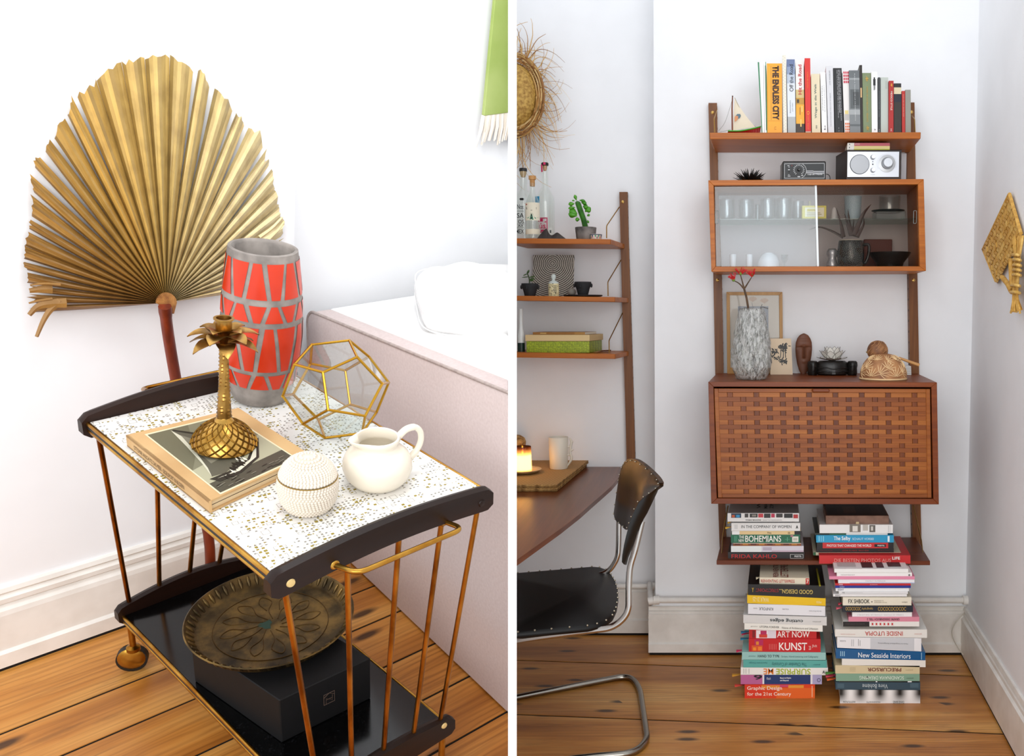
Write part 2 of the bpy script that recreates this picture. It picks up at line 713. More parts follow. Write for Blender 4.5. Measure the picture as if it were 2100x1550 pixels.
# ================================================================== wall units
rail_wood = wood('rail_wood', '#6b4425', '#86592f', '#9a6a3a', axis=2, fine=70)
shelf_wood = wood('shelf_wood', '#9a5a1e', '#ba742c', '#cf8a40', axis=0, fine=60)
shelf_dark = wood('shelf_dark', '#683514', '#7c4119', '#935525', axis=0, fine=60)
desk_wood = wood('desk_wood', '#6e3712', '#884918', '#9e5b22', axis=0, fine=60)
door_wood = wood('door_wood', '#844b18', '#9e5f24', '#b17332', axis=0, fine=70, rand=0.3)
weft_wood = wood('weft_wood', '#6a3613', '#7a4319', '#8c5021', axis=2, fine=70, rand=0.3)
brass = mat('#b08d52', 0.28, 1.0)
screw_brass = mat('#d9b878', 0.25, 1.0)
steel = mat('#b9b2a6', 0.3, 1.0)
dark_metal = mat('#20201f', 0.5)


def rail(label, rows, Yf, Yb, screws, slots=True, slot_side=1):
    """rows: (y, x_left, x_right) in pixels down the rail."""
    b = atY(rows[-1][1], rows[-1][0], Yf)
    t = Thing('wall_rail', label, 'shelf rail', b, 'wooden shelf rails')
    mb = MB()
    for (y0, a0, b0), (y1, a1, b1) in zip(rows, rows[1:]):
        f = [atY(a1, y1, Yf), atY(b1, y1, Yf), atY(b0, y0, Yf), atY(a0, y0, Yf)]
        mb.hexa(f + [V((p.x, Yb, p.z)) for p in f])
    t.part('upright', mb, rail_wood)
    for x, y in screws:
        c = atY(x, y, Yf)
        m2 = MB().lathe([(0.0001, 0.0035), (0.0035, 0.003), (0.0065, 0.001), (0.0065, -0.001)], c, 12, ax=(V((1, 0, 0)), V((0, 0, 1)), V((0, -1, 0))))
        t.part('screw', m2, screw_brass, smooth=40)
    if slots:
        m3 = MB()
        y0, yl = rows[0][0] + 8, rows[-1][0] - 10
        k = 0
        while y0 < yl:
            for (ya, a0, b0), (yb, a1, b1) in zip(rows, rows[1:]):
                if ya <= y0 <= yb:
                    xx = lerp(a0 if slot_side < 0 else b0, a1 if slot_side < 0 else b1, (y0 - ya) / (yb - ya))
            p = atY(xx, y0, Yf)
            m3.box((p.x - 0.0008, p.y + 0.009, p.z - 0.004), (p.x + 0.0008, p.y + 0.015, p.z + 0.004))
            y0 += 22
        t.part('peg_slots', m3, dark_metal, stuff=True)
    return t


YU = 3.472
rail('left upright rail of the tall unit, holding the glass cabinet', [(211, 1453, 1470.5), (366, 1456.5, 1473), (562, 1463, 1480.5), (765, 1467, 1484), (1036, 1473, 1487.5), (1152, 1477, 1491)], YU, YW,
     [(1461.5, 231), (1471.5, 574.5)], slot_side=1)
rail('right upright rail of the tall unit, nearest the corner', [(210, 1858, 1875.5), (366, 1859.5, 1878), (562, 1863.5, 1881.5), (765, 1866.5, 1885), (1036, 1869.6, 1888), (1152, 1873, 1891)], YU, YW,
     [(1869, 230), (1873.5, 574.5)], slot_side=-1)
rail('single rail of the small shelves, rising behind the black chair', [(393.5, 1270, 1287), (489, 1272.5, 1289), (606, 1275.5, 1293), (722, 1279, 1296.5), (860, 1283, 1300.5), (985, 1286, 1304)], YR - 0.032, YR,
     [(1277, 414)], slot_side=1)


def wire(pts, r=0.0022):
    return MB().tube(bend(pts, 0.008, 4), r, 8)


def shelf(label, TL, TR, BR, BL, Yf, Yb, material, wires, clip=None, corner=None):
    f = [atY(*BL, Yf), atY(*BR, Yf), atY(*TR, Yf), atY(*TL, Yf)]
    t = Thing('wall_shelf', label, 'shelf', (f[0] + f[1]) / 2, clip=clip)
    mb = MB()
    if corner:      # chamfered corner running back to the rail
        sh = corner
        for_front = f
        bk = [back(p, Yb) for p in f]
        bk[1] = V((bk[1].x + sh, bk[1].y, bk[1].z))
        bk[2] = V((bk[2].x + sh, bk[2].y, bk[2].z))
        mb.hexa(f + bk)
    else:
        mb.hexa(f + [back(p, Yb) for p in f])
    t.part('shelf_board', mb, material, bevel=0.0015)
    for wpts in wires:
        t.part('wire_bracket', wire(wpts), brass, smooth=60)
    return t


# tall unit, from the top
shelf('long top shelf of the tall unit carrying the upright books', (1455, 272), (1888.5, 271), (1888, 284.5), (1456, 285), 3.2, YU, shelf_wood,
      [[atY(1470.5, 224, YU - 0.004), atY(1464.5, 244, 3.38), atY(1466, 272, 3.36)], [atY(1866, 232, YU - 0.004), atY(1875.5, 244, 3.38), atY(1876.5, 271, 3.36)]])
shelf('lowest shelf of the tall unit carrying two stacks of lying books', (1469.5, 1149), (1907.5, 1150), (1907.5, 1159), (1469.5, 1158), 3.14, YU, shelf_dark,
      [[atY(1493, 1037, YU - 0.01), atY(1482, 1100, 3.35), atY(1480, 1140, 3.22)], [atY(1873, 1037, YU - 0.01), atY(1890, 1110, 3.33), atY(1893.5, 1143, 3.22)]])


def carcass(t, O, I, Yf, Yb, material, backmat):
    """O, I: outer and inner front corners TL, TR, BR, BL (pixels)."""
    o = [atY(*p, Yf) for p in O]
    i = [atY(*p, Yf) for p in I]
    for n, (a, b) in dict(top_panel=(0, 1), side_panel=(1, 2), bottom_panel=(2, 3), side_panel_=(3, 0)).items():
        f = [o[a], o[b], i[b], i[a]]
        t.part(n.rstrip('_'), MB().hexa(f + [back(p, Yb) for p in f]), material, bevel=0.001)
    f = [back(p, Yb - 0.012) for p in i]
    t.part('back_panel', MB().hexa(f + [back(p, Yb - 0.004) for p in f]), backmat)


# glazed cabinet
gO = [(1452.6, 369.5), (1894.5, 367), (1899, 555.5), (1458.8, 557)]
gI = [(1463.5, 380.3), (1882.5, 378), (1886, 546), (1467.5, 546.5)]
GC = Thing('glass_cabinet', 'teak wall cabinet with two sliding glass doors and glassware inside', 'cabinet', atY(1676, 557, 3.2))
carcass(GC, gO, gI, 3.2, YU + 0.015, shelf_wood, mat('#d5cfd0', 0.5))
pane_a = thin_glass('pane_glass', '#f6f9fb', 0.03, '#d4dedd', 0.03)
pane_b = thin_glass('pane_glass_clear', '#f2efec', 0.003, '#c4d0cc', 0.02)
shelf_glass = thin_glass('shelf_glass', '#e9f3f0', 0.04, '#b9d3cc')


def pane(name, x0, x1, Y, material):
    f = [atY(x0 + 3, 546, Y), atY(x1 + 3, 546, Y), atY(x1, 379.5, Y), atY(x0, 379.5, Y)]
    d = GC.part(name, MB().hexa(f + [p + V((0, 0.004, 0)) for p in f]), material)
    return d


d1 = pane('sliding_door', 1466, 1675, 3.216, pane_a)
d2 = pane('sliding_door', 1671, 1883, 3.226, pane_b)
f = [atY(1675.5, 546, 3.2135), atY(1679.5, 546, 3.2135), atY(1675, 380, 3.2135), atY(1671, 380, 3.2135)]
GC.part('edge_strip', MB().hexa(f + [p + V((0, 0.008, 0)) for p in f]), mat('#e3e8ea', 0.25), parent=d1)
for x, d, Y in ((1469.8, d1, 3.2155), (1876.5, d2, 3.2255)):
    a, b2 = atY(x - 3.2, 458, Y), atY(x + 3.2, 432, Y)
    GC.part('finger_pull', MB().tube(bend([V((a.x, Y, a.z)), V((b2.x, Y, a.z)), V((b2.x, Y, b2.z)), V((a.x, Y, b2.z)), V((a.x, Y, a.z + 0.0001))], 0.003, 3), 0.0007, 5), mat('#9fb0b0', 0.3), parent=d)
mb = MB()
f = [atY(1469, 450.5, 3.262), atY(1880, 449, 3.262), atY(1880, 447.5, 3.262), atY(1469, 449, 3.262)]
mb.hexa(f + [back(p, YU - 0.002) for p in f])
GC.part('glass_shelf', mb, shelf_glass)

# writing cabinet with the woven flap
dO = [(1452.5, 783), (1921.5, 784), (1925.5, 1034.3), (1458.5, 1033)]
dI = [(1463.3, 793), (1910, 794), (1914, 1023), (1470, 1022)]
DC = Thing('writing_cabinet', 'teak wall cabinet with a woven wooden drop-front door', 'cabinet', atY(1690, 1034, 3.05))
carcass(DC, dO, dI, 3.05, YU + 0.015, desk_wood, mat('#4a2412', 0.6))
DTL, DTR, DBR, DBL = [V(p) for p in ((1464.5, 796.5, 0), (1907.5, 797.5, 0), (1910.5, 1021, 0), (1472.5, 1020.5, 0))]
YD = 3.056


def dpt(s, t, Y=YD):
    """point of the flap: s across, t down, both 0..1"""
    q = lerp(lerp(DTL, DTR, s), lerp(DBL, DBR, s), t)
    return atY(q.x, q.y, Y)


def dquad(mb, s0, s1, t0, t1, Y0, Y1):
    f = [dpt(s0, t1, Y0), dpt(s1, t1, Y0), dpt(s1, t0, Y0), dpt(s0, t0, Y0)]
    return mb.hexa(f + [V((p.x, Y1, p.z)) for p in f])


flap = DC.part('drop_front', dquad(MB(), 0, 1, 0, 1, YD + 0.008, YD + 0.02), weft_wood)
su, tv = 8.5 / 443, 8.0 / 224
for a in ((0, su, 0, 1), (1 - su, 1, 0, 1), (su, 1 - su, 0, tv), (su, 1 - su, 1 - tv, 1)):
    DC.part('door_frame', dquad(MB(), *a, YD - 0.001, YD + 0.02), door_wood, parent=flap, bevel=0.001)
DC.part('door_pull', dquad(MB(), 0.455, 0.535, 0.002, 0.034, YD - 0.016, YD), desk_wood, parent=flap, bevel=0.003)
NR, NCOL = 22, 15
ta, tb, sa, sb = tv, 1 - tv, su, 1 - su
colc = [sa + (sb - sa) * (0.055 + 0.0635 * j) for j in range(NCOL)]
cw = 0.0115


def strip(path):
    """path: list of 4-point cross sections"""
    m = MB()
    vs = [p for q in path for p in q]
    fs = [(0, 1, 2, 3), tuple(range(len(vs) - 1, len(vs) - 5, -1))]
    for i in range(len(path) - 1):
        for k in range(4):
            l = (k + 1) % 4
            fs.append((i * 4 + k, i * 4 + l, i * 4 + 4 + l, i * 4 + 4 + k))
    return m.add(vs, fs)


for i in range(NR):
    t0, t1 = lerp(ta, tb, i / NR) + 0.0007, lerp(ta, tb, (i + 1) / NR) - 0.0007
    path = []
    st_ = [(sa, 0)]
    for j, c in enumerate(colc):
        if (i + j) % 2 == 0:
            st_ += [(c - cw - 0.002, 0), (c - cw, 1), (c + cw, 1), (c + cw + 0.002, 0)]
    st_.append((sb, 0))
    for s, u in st_:
        Y = YD + (0.0062 if u else 0.0022)
        path.append([dpt(s, t0, Y), dpt(s, t1, Y), dpt(s, t1, Y + 0.0014), dpt(s, t0, Y + 0.0014)])
    DC.part('slat', strip(path), door_wood, parent=flap)
for j, c in enumerate(colc):
    path = []
    for i in range(NR):
        over = (i + j) % 2 == 0
        t0, t1 = lerp(ta, tb, i / NR), lerp(ta, tb, (i + 1) / NR)
        for t in ((t0 + 0.001, t1 - 0.001) if over else (t0 + 0.004, t1 - 0.004)):
            Y = YD + (0.0033 if over else 0.0050)
            path.append([dpt(c - cw + 0.001, t, Y), dpt(c + cw - 0.001, t, Y), dpt(c + cw - 0.001, t, Y + 0.0013), dpt(c - cw + 0.001, t, Y + 0.0013)])
    DC.part('slat', strip(path), weft_wood, parent=flap)

# small shelves on the left
YS = 3.44
for lab, yt, yb, xr, w_ in (('upper small shelf holding the bottles and the green succulent', (488.3, 490.3), (499, 501), 1252, [(1270, 424.5), (1244, 463), (1244, 488)]),
                            ('middle small shelf holding the two dark head-shaped pots', (606, 609), (616, 619), 1261, [(1273.5, 533), (1246.5, 578), (1247, 606.5)]),
                            ('lowest small shelf holding the green snakeskin box', (722.5, 726), (732.8, 736), 1261.5, [(1276.5, 642), (1249, 698), (1249.5, 724)])):
    shelf(lab, (1040, yt[0]), (xr, yt[1]), (xr, yb[1]), (1040, yb[0]), YS, YR - 0.002, shelf_wood,
          [[atY(*w_[0], YR - 0.036), atY(*w_[1], 3.55), atY(*w_[2], 3.53)]], clip='R', corner=0.012)
# ================================================================== books
paper = mat('#e9e3d6', 0.8)
DARK = '#1d1c1c'


def book(name, label, group, q, depth, color, rough=0.45, prints=(), text=(), hard=True, upright=False, kind='book', rot=0.0, cover_mat=None, tabs=()):
    """q: spine corners (a0b0, a1b0, a0b1, a1b1) in space: a along the title, b across it. prints: (a0,a1,b0,b1,colour).
    text: (string, a0,a1,b0,b1,colour, flip, bold)."""
    q = [V(p) for p in q]
    dv = V((SK + rot, 1, 0)) * depth
    base = min(q, key=lambda p: p.z)
    base = V((sum(p.x for p in q) / 4, base.y + depth / 2, base.z))
    t = Thing(name, label, kind, base, group)

    def P(a, b, c):
        return lerp(lerp(q[0], q[1], a), lerp(q[2], q[3], a), b) + dv * c

    La, Lb = (q[1] - q[0]).length, (q[2] - q[0]).length
    th = min(0.0022, Lb * 0.22) if hard else min(0.0007, Lb * 0.15)
    fb = th / Lb
    fa = (0.0028 if hard else 0.0) / La
    fc = th / depth
    cm = cover_mat or mat(color, rough)
    mb = MB()

    def bx(m, a0, a1, b0, b1, c0, c1):
        m.hexa([P(a0, b0, c0), P(a1, b0, c0), P(a1, b1, c0), P(a0, b1, c0), P(a0, b0, c1), P(a1, b0, c1), P(a1, b1, c1), P(a0, b1, c1)])

    # one folded cover: spine and two boards as a U-shaped sheet
    outer = [(0, 1), (0, 0), (1, 0), (1, 1)]
    inner = [(1 - fb, 1), (1 - fb, fc), (fb, fc), (fb, 1)]
    ring = [(b, c) for b, c in outer] + inner
    n = 8
    vs = [P(0, b, c) for b, c in ring] + [P(1, b, c) for b, c in ring]
    fs = [(i, (i + 1) % n, (i + 1) % n + n, i + n) for i in range(n)]
    for k in (0, n):
        for a, b2, c2, d in ((0, 1, 6, 7), (1, 2, 5, 6), (2, 3, 4, 5)):
            fs.append((a + k, b2 + k, c2 + k, d + k))
    mb.add(vs, fs)
    cov = t.part('cover', mb, cm)
    pg = MB()
    bx(pg, fa, 1 - fa, fb, 1 - fb, fc * 1.01, 1 - (0.004 / depth if hard else 0.0005))
    t.part('pages', pg, paper)
    off = V((0, -0.0007, 0))
    if prints:
        pm = MB()
        for k, (a0, a1, b0, b1, c) in enumerate(prints):
            off = V((0, -0.0004 - 0.00006 * (k % 12) - 0.00004 * (k // 12), 0))
            pm.poly([P(a0, b0, 0) + off, P(a1, b0, 0) + off, P(a1, b1, 0) + off, P(a0, b1, 0) + off], c)
        t.part('spine_print', pm, PRINT, parent=cov, stuff=len(prints) > 1)
    off2 = V((0, -0.0016, 0))
    for s, a0, a1, b0, b1, c, flip, bold in text:
        if flip:
            o, ex, ey = P(a1, b1, 0), P(a0, b1, 0) - P(a1, b1, 0), P(a1, b0, 0) - P(a1, b1, 0)
        else:
            o, ex, ey = P(a0, b0, 0), P(a1, b0, 0) - P(a0, b0, 0), P(a0, b1, 0) - P(a0, b0, 0)
        letter(s, o + off2, ex, ey, mat(c, 0.5), t, cov, bold)
    for c, a, b, ln in tabs:
        p = P(0, b, a)
        t.part('page_marker', MB().hexa([p, p + V((-ln, 0, 0)), p + V((-ln, 0.012, 0)), p + V((0, 0.012, 0)),
                                         p + V((0, 0, 0.001)), p + V((-ln, 0, -0.006)), p + V((-ln, 0.012, -0.006)), p + V((0, 0.012, 0.001))]), mat(c, 0.6))
    t.P = P
    t.cov = cov
    return t


# ---- upright books of the top shelf; columns in the units of a 4.2x enlargement of (1420, 90)
def ux(u):
    return 1420 + u / 4.2


def uy(v):
    return 90 + v / 4.2


GU = 'books standing on the top shelf'
# (top u0,u1, bottom u0,u1, top v, colour, label, prints, text)
UP = [
    (562, 612, 599, 620, 157, '#eef0ee', 'thin white book with a green edge, first in the row next to the toy boat', [(0, 1, 0, 0.25, '#3f8f66')], []),
    (614, 634, 622, 645, 155, '#f3f3f2', 'thin white book with a dark inner cover, leaning against the thick yellow book', [(0, 1, 0.72, 1, '#5c9a72'), (0.05, 0.95, 0.55, 0.72, '#26302c')], []),
    (640, 772, 646, 773, 168, '#f2b43a', 'thick yellow book with large dark brown capitals down its spine', [(0.035, 0.80, 0.26, 0.285, '#c58a2a'), (0.81, 0.815, 0.03, 0.97, '#d99c30')],
     [('THE ENDLESS CITY', 0.035, 0.80, 0.36, 0.79, '#4a2413', 0, 0.045), ('U', 0.895, 0.935, 0.47, 0.60, '#c98c2c', 0, 0)]),
    (774, 806, 783, 814, 97, '#e7e4d8', 'tall cream book with small coloured dots, rising above the yellow one', [(0.012 + i * 0.019, 0.017 + i * 0.019, 0.12 + 0.5 * (i % 2), 0.27 + 0.5 * (i % 2), ('#a8b068', '#c9a24e', '#b5b8a0')[i % 3]) for i in range(51)], []),
    (811, 881, 822, 890, 133, '#dfe4ea', 'blue-grey fading book titled Off the Road', [(0, 0.10, 0, 1, '#7a88ab'), (0.10, 0.2, 0, 1, '#9aa8c2'), (0.2, 0.32, 0, 1, '#c0cad8'), (0.77, 1, 0, 1, '#b9bcbd')],
     [('Off the Road', 0.07, 0.43, 0.30, 0.78, '#20252d', 1, 0.0), ('Souvenirs', 0.55, 0.72, 0.28, 0.42, '#6c7278', 1, 0), ('und mehr', 0.58, 0.70, 0.58, 0.70, '#6c7278', 1, 0)]),
    (888, 958, 894, 966, 138, '#eceae6', 'book titled Hit the Road with a yellow photograph at its foot',
     [(0.40, 0.51, 0, 1, '#d8c48e'), (0.51, 0.60, 0, 1, '#c9a04a'), (0.53, 0.58, 0.1, 0.4, '#5a4a2c'), (0.60, 0.88, 0, 1, '#efb43e'), (0.64, 0.74, 0.42, 0.55, '#b98332'), (0.62, 0.70, 0.68, 0.78, '#f7dc96'),
      (0.86, 1, 0, 1, '#4b3a2c'), (0.80, 0.90, 0.5, 0.65, '#f4cf7a')],
     [('Hit the Road', 0.065, 0.465, 0.30, 0.72, '#c8283e', 1, 0.012)]),
    (966, 1015, 974, 1022, 123, '#dc3a30', 'tall bright red book with tiny yellow lettering', [(0.97, 1, 0, 1, '#c9b8a8')],
     [('COSTA DE FIESTA', 0.18, 0.40, 0.40, 0.56, '#efa93f', 1, 0), ('O', 0.70, 0.75, 0.3, 0.7, '#efc04f', 1, 0), ('CONTI', 0.76, 0.84, 0.4, 0.58, '#efa93f', 1, 0), ('press', 0.86, 0.94, 0.42, 0.58, '#efa93f', 1, 0)]),
    (1021, 1096, 1029, 1104, 258, '#e4d9be', 'cream book with teal slanted title beside the bright red book', [],
     [('Wege in die Welt', 0.17, 0.74, 0.36, 0.66, '#2d6a6c', 1, 0.004), ('III', 0.86, 0.91, 0.45, 0.62, '#4d5a58', 1, 0)]),
    (1101, 1146, 1116, 1163, 245, '#f6f6f6', 'plain white book with faint grey capitals, left of the pale grey one', [],
     [('JOHANN KÖNIG', 0.22, 0.62, 0.12, 0.38, '#8d8d93', 1, 0), ('BLINDER GALERIST', 0.20, 0.64, 0.55, 0.75, '#c4c4c9', 1, 0), ('b', 0.86, 0.93, 0.4, 0.7, '#77777c', 1, 0)]),
    (1150, 1209, 1170, 1222, 190, '#dcdcdf', 'pale grey book with a line of small capitals, left of the black book', [],
     [('LOS ANGELES', 0.07, 0.28, 0.42, 0.58, '#8b8b93', 1, 0), ('THIS WAS NOW AND THEN A CITY OF DREAMS', 0.40, 0.90, 0.42, 0.56, '#9a9aa2', 1, 0)]),
    (1211, 1285, 1231, 1301, 208, '#232529', 'black book with rows of small white type', [],
     [('DO YOU READ ME? ESSAYS ON THE NEED FOR MAGAZINES', 0.03, 0.68, 0.55, 0.68, '#d9d9dc', 0, 0), ('AND THE PLACES THAT KEEP THEM, A COLLECTION BY', 0.03, 0.76, 0.38, 0.49, '#c9c9cc', 0, 0),
      ('MANY READERS AND THEIR FAVOURITE SHOPS', 0.03, 0.80, 0.72, 0.83, '#c9c9cc', 0, 0), ('x x', 0.90, 0.97, 0.4, 0.5, '#a5a5a8', 0, 0)]),
    (1291, 1346, 1311, 1356, 238, '#eeebe8', 'white book with red chequered blocks at head and foot', [(0.0 + 0.05 * i, 0.035 + 0.05 * i, 0.15 + 0.3 * j, 0.38 + 0.3 * j, '#d4536a') for i in range(4) for j in range(3)] +
     [(0.62, 0.68, 0.2, 0.8, '#e8d79a'), (0.68, 0.78, 0.1, 0.85, '#c9c4c0')] + [(0.82 + 0.045 * i, 0.85 + 0.045 * i, 0.15 + 0.3 * j, 0.38 + 0.3 * j, '#e58a5e') for i in range(4) for j in range(3)], []),
    (1347, 1437, 1357, 1448, 228, '#8e9294', 'grey book with a black and white street photograph on its spine', [(0, 0.12, 0, 1, '#787d80'), (0.3, 0.60, 0.1, 0.95, '#6b7072'), (0.34, 0.55, 0.35, 0.95, '#55595b'), (0.62, 0.7, 0, 1, '#b0b3b4'), (0.85, 0.88, 0, 1, '#6f7476'), (0.12, 0.15, 0, 1, '#a8acae')],
     [('PLAZA A TRAVES DE LA CIUDAD ABIERTA', 0.05, 0.80, 0.5, 0.57, '#e0e2e3', 0, 0)]),
    (1438, 1461, 1450, 1468, 182, '#33271f', 'very thin dark brown book with a cream patch, tall beside the grey photograph book', [(0.33, 0.47, 0.2, 0.8, '#d9b98c')], []),
    (1463, 1536, 1471, 1545, 250, '#8d9a78', 'sage green book with gold emblems', [],
     [('SOMMER - KOCHBUCH des Südens', 0.22, 0.80, 0.42, 0.62, '#c9a85a', 1, 0), ('*', 0.05, 0.14, 0.35, 0.7, '#c9a85a', 1, 0.02), ('*', 0.86, 0.94, 0.35, 0.7, '#c9a85a', 1, 0.02)]),
    (1540, 1592, 1546, 1595, 240, '#f3f3f3', 'white book with a small dark figure of a man in a hat', [(0.09, 0.12, 0.38, 0.62, '#1d1d20'), (0.12, 0.13, 0.28, 0.72, '#1d1d20'), (0.13, 0.22, 0.30, 0.70, '#26262b'), (0.22, 0.30, 0.38, 0.48, '#26262b'), (0.22, 0.29, 0.55, 0.64, '#26262b')],
     [('A', 0.92, 0.95, 0.4, 0.65, '#333333', 0, 0)]),
    (1598, 1618, 1598, 1618, 288, '#4a4d4f', 'narrow charcoal book beside the one with the hatted man', [], [('MONOCHROME CITIES', 0.25, 0.70, 0.4, 0.6, '#9fa3a5', 0, 0), ('■', 0.92, 0.96, 0.35, 0.65, '#ddd', 0, 0) if False else ('H', 0.92, 0.96, 0.35, 0.65, '#d6d6d6', 0, 0)]),
    (1621, 1686, 1622, 1686, 288, '#c7cdc6', 'pale grey-green book without a title, left of the red one with white capitals', [(0.06, 0.2, 0.6, 0.9, '#bcc3bc')], []),
    (1692, 1733, 1690, 1732, 317, '#b9332f', 'small red book titled MEXICO STYLE', [], [('MEXICO STYLE', 0.20, 0.56, 0.36, 0.72, '#f1e3d9', 0, 0.008), ('*', 0.05, 0.12, 0.35, 0.75, '#e5b24a', 0, 0.02), ('■' if False else 'H', 0.91, 0.95, 0.35, 0.65, '#f3ece6', 0, 0)]),
    (1735, 1798, 1736, 1800, 340, '#3f3731', 'dark book with cream and navy bands near its head', [(0, 0.08, 0, 1, '#2c2b2c'), (0.08, 0.21, 0, 1, '#dfd3b4'), (0.21, 0.37, 0, 1, '#23263a')], [('MODA', 0.24, 0.31, 0.3, 0.62, '#d9c98f', 0, 0)] if False else []),
    (1803, 1831, 1806, 1833, 405, '#d0473f', 'thin red book, second from the corner end of the row', [], [('FRITZ UND DIE GROSSE REISE', 0.08, 0.6, 0.38, 0.6, '#f0c9b8', 0, 0)]),
    (1834, 1880, 1836, 1882, 395, '#a09f96', 'plain grey book closing the row at the corner end', [], []),
]
for k, (a0, a1, b0, b1, vt, col, lab, pr, tx) in enumerate(UP):
    Yf = 3.225 + (k % 3) * 0.004
    vb = 766
    zb = atY(1640, uy(764.5), 3.2).z
    pts = [atY(ux(a0), uy(vt), Yf), atY(ux(b0), uy(vb), Yf), atY(ux(a1), uy(vt), Yf), atY(ux(b1), uy(vb), Yf)]
    zs_ = atY(1670, 271.6, 3.2).z + 0.0008
    for i in (1, 3):
        pts[i].z = zs_
    book('book', lab, GU, pts, 0.17, col, prints=pr, text=tx, hard=(b1 - b0) > 40)

# ---- lying books: (x0, x1, y top left, y bottom left, slant of top, slant of bottom)


def flat(stack, label, group, x0, x1, yt, yb, Yf, depth, color, st=0.0, sb=0.0, Yz=None, **kw):
    Yz = Yz or Yf
    def pt(x, y):
        p = atY(x, y, Yz)
        q = atY(x, y, Yf)
        return V((q.x, Yf, p.z))
    # a along the title (left to right), b upwards
    q = [pt(x0, yb), pt(x1, yb + sb), pt(x0, yt), pt(x1, yt + st)]
    return book('book', label, group, q, depth, color, **kw)


def c4(u, v):
    return 1430 + u / 3.69, 760 + v / 3.69


def s4(label, group, u0, u1, v0, v1, color, depth=0.22, dy=0.0, Y=3.165, **kw):
    return flat(None, label, group, *[c4(u, 0)[0] for u in (u0, u1)], c4(0, v0)[1], c4(0, v1)[1], Y + dy, depth, color, Yz=Y, **kw)


G1 = 'books lying in the first stack on the lowest shelf'
s4('black book with red capitals FRIDA KAHLO, bottom of its stack on the lowest shelf' if False else 'black book with large red capitals, bottom of its stack on the lowest shelf', G1, 232, 810, 1372, 1429, '#2a2526', depth=0.24,
   prints=[(0.815, 0.985, 0.16, 0.72, '#d8d4d0'), (0.82, 0.98, 0.20, 0.68, '#171516')], text=[('FRIDA KAHLO', 0.045, 0.64, 0.18, 0.72, '#c8322f', 0, 0.01), ('PRESTEL', 0.87, 0.965, 0.33, 0.56, '#f0ecea', 0, 0.01)])
s4('lilac-white book lying on the black one with red capitals', G1, 255, 805, 1326, 1371, '#dcd6de', prints=[(0, 0.42, 0, 1, '#e9eceb'), (0.44, 0.56, 0.25, 0.8, '#c3b8c6'), (0.56, 1, 0, 0.25, '#cdb9c4')])
s4('thin orange-brown book under the green one titled THE NEW BOHEMIANS', G1, 272, 785, 1304, 1326, '#9a5a22', depth=0.2, hard=False, prints=[(0.02 + 0.12 * i, 0.10 + 0.12 * i, 0.3, 0.8, ('#6b2f16', '#c48a35')[i % 2]) for i in range(8)] + [(0, 1, 0.86, 1, '#e9e2d6')])
s4('green book titled THE NEW BOHEMIANS', G1, 255, 778, 1240, 1303, '#1f7a5c', text=[('BOHEMIANS', 0.205, 0.725, 0.13, 0.90, '#f3f2ea', 0, 0.012), ('THE', 0.115, 0.19, 0.55, 0.9, '#f3f2ea', 0, 0.01), ('NEW', 0.11, 0.19, 0.12, 0.46, '#f3f2ea', 0, 0.01)],
   prints=[(0.885, 0.975, 0.12, 0.78, '#e8e6dc'), (0.90, 0.96, 0.3, 0.6, '#c9c6ba'), (0.86, 0.90, 0.72, 0.95, '#b4868c'), (0.05, 0.065, 0.15, 0.85, '#5fa58a'), (0.075, 0.085, 0.15, 0.85, '#5fa58a'), (0.78, 0.85, 0.42, 0.46, '#6fb498'), (0.81, 0.82, 0.2, 0.7, '#6fb498')])
s4('thin cream book under the white one titled IN THE COMPANY OF WOMEN', G1, 262, 785, 1213, 1240, '#e8cfa0', hard=False, prints=[(0, 0.11, 0, 1, '#f0efee'), (0.905, 1, 0, 1, '#232021')], text=[('7ms', 0.51, 0.57, 0.3, 0.75, '#3a2d1a', 0, 0.01), ('o', 0.81, 0.84, 0.2, 0.7, '#3a2d1a', 0, 0.01)])
s4('white book titled IN THE COMPANY OF WOMEN', G1, 258, 779, 1152, 1212, '#ecebe9', text=[('IN THE COMPANY OF WOMEN', 0.145, 0.87, 0.36, 0.72, '#55565a', 0, 0.0), ('A', 0.935, 0.97, 0.3, 0.7, '#222', 0, 0.05) if False else ('A', 0.935, 0.97, 0.3, 0.7, '#222222', 0, 0.05)],
   prints=[(0.05, 0.06, 0.25, 0.8, '#c6c6c6'), (0.075, 0.085, 0.25, 0.8, '#c6c6c6')], tabs=[('#e3b93b', 0.05, 0.35, 0.022), ('#e3b93b', 0.16, 0.8, 0.015)])
s4('thin black and grey magazine under the topmost magazine', G1, 262, 720, 1143, 1151, '#6a6a6a', hard=False, depth=0.2)
g = s4('magazine with a photo strip on its spine, topmost of the first stack', G1, 229, 770, 1078, 1142, '#efeeec', depth=0.235, hard=False,
       prints=[(0.05, 0.19, 0.45, 0.98, '#2a4a63'), (0.06, 0.10, 0.5, 0.8, '#d06a2c'), (0.12, 0.17, 0.5, 0.8, '#3fa3d0'), (0.24, 0.29, 0.5, 0.95, '#58524e'), (0.31, 0.42, 0.5, 0.95, '#3a3a3a'), (0.34, 0.40, 0.6, 0.85, '#9a948c'), (0.43, 0.50, 0.5, 0.95, '#d24a56'),
               (0.51, 0.60, 0.45, 0.95, '#3d3a3a'), (0.61, 0.66, 0.5, 0.95, '#c8365e'), (0.68, 0.77, 0.5, 0.95, '#4d4846'), (0.79, 0.91, 0.45, 0.95, '#2e2a2a'), (0.92, 0.985, 0.4, 0.85, '#c43b3b')],
       text=[('WE MAKE MAGAZINES', 0.25, 0.47, 0.12, 0.27, '#4a4a4a', 0, 0.01), ('INSIDE THE INDEPENDENTS', 0.49, 0.76, 0.12, 0.24, '#a0a0a0', 0, 0)])
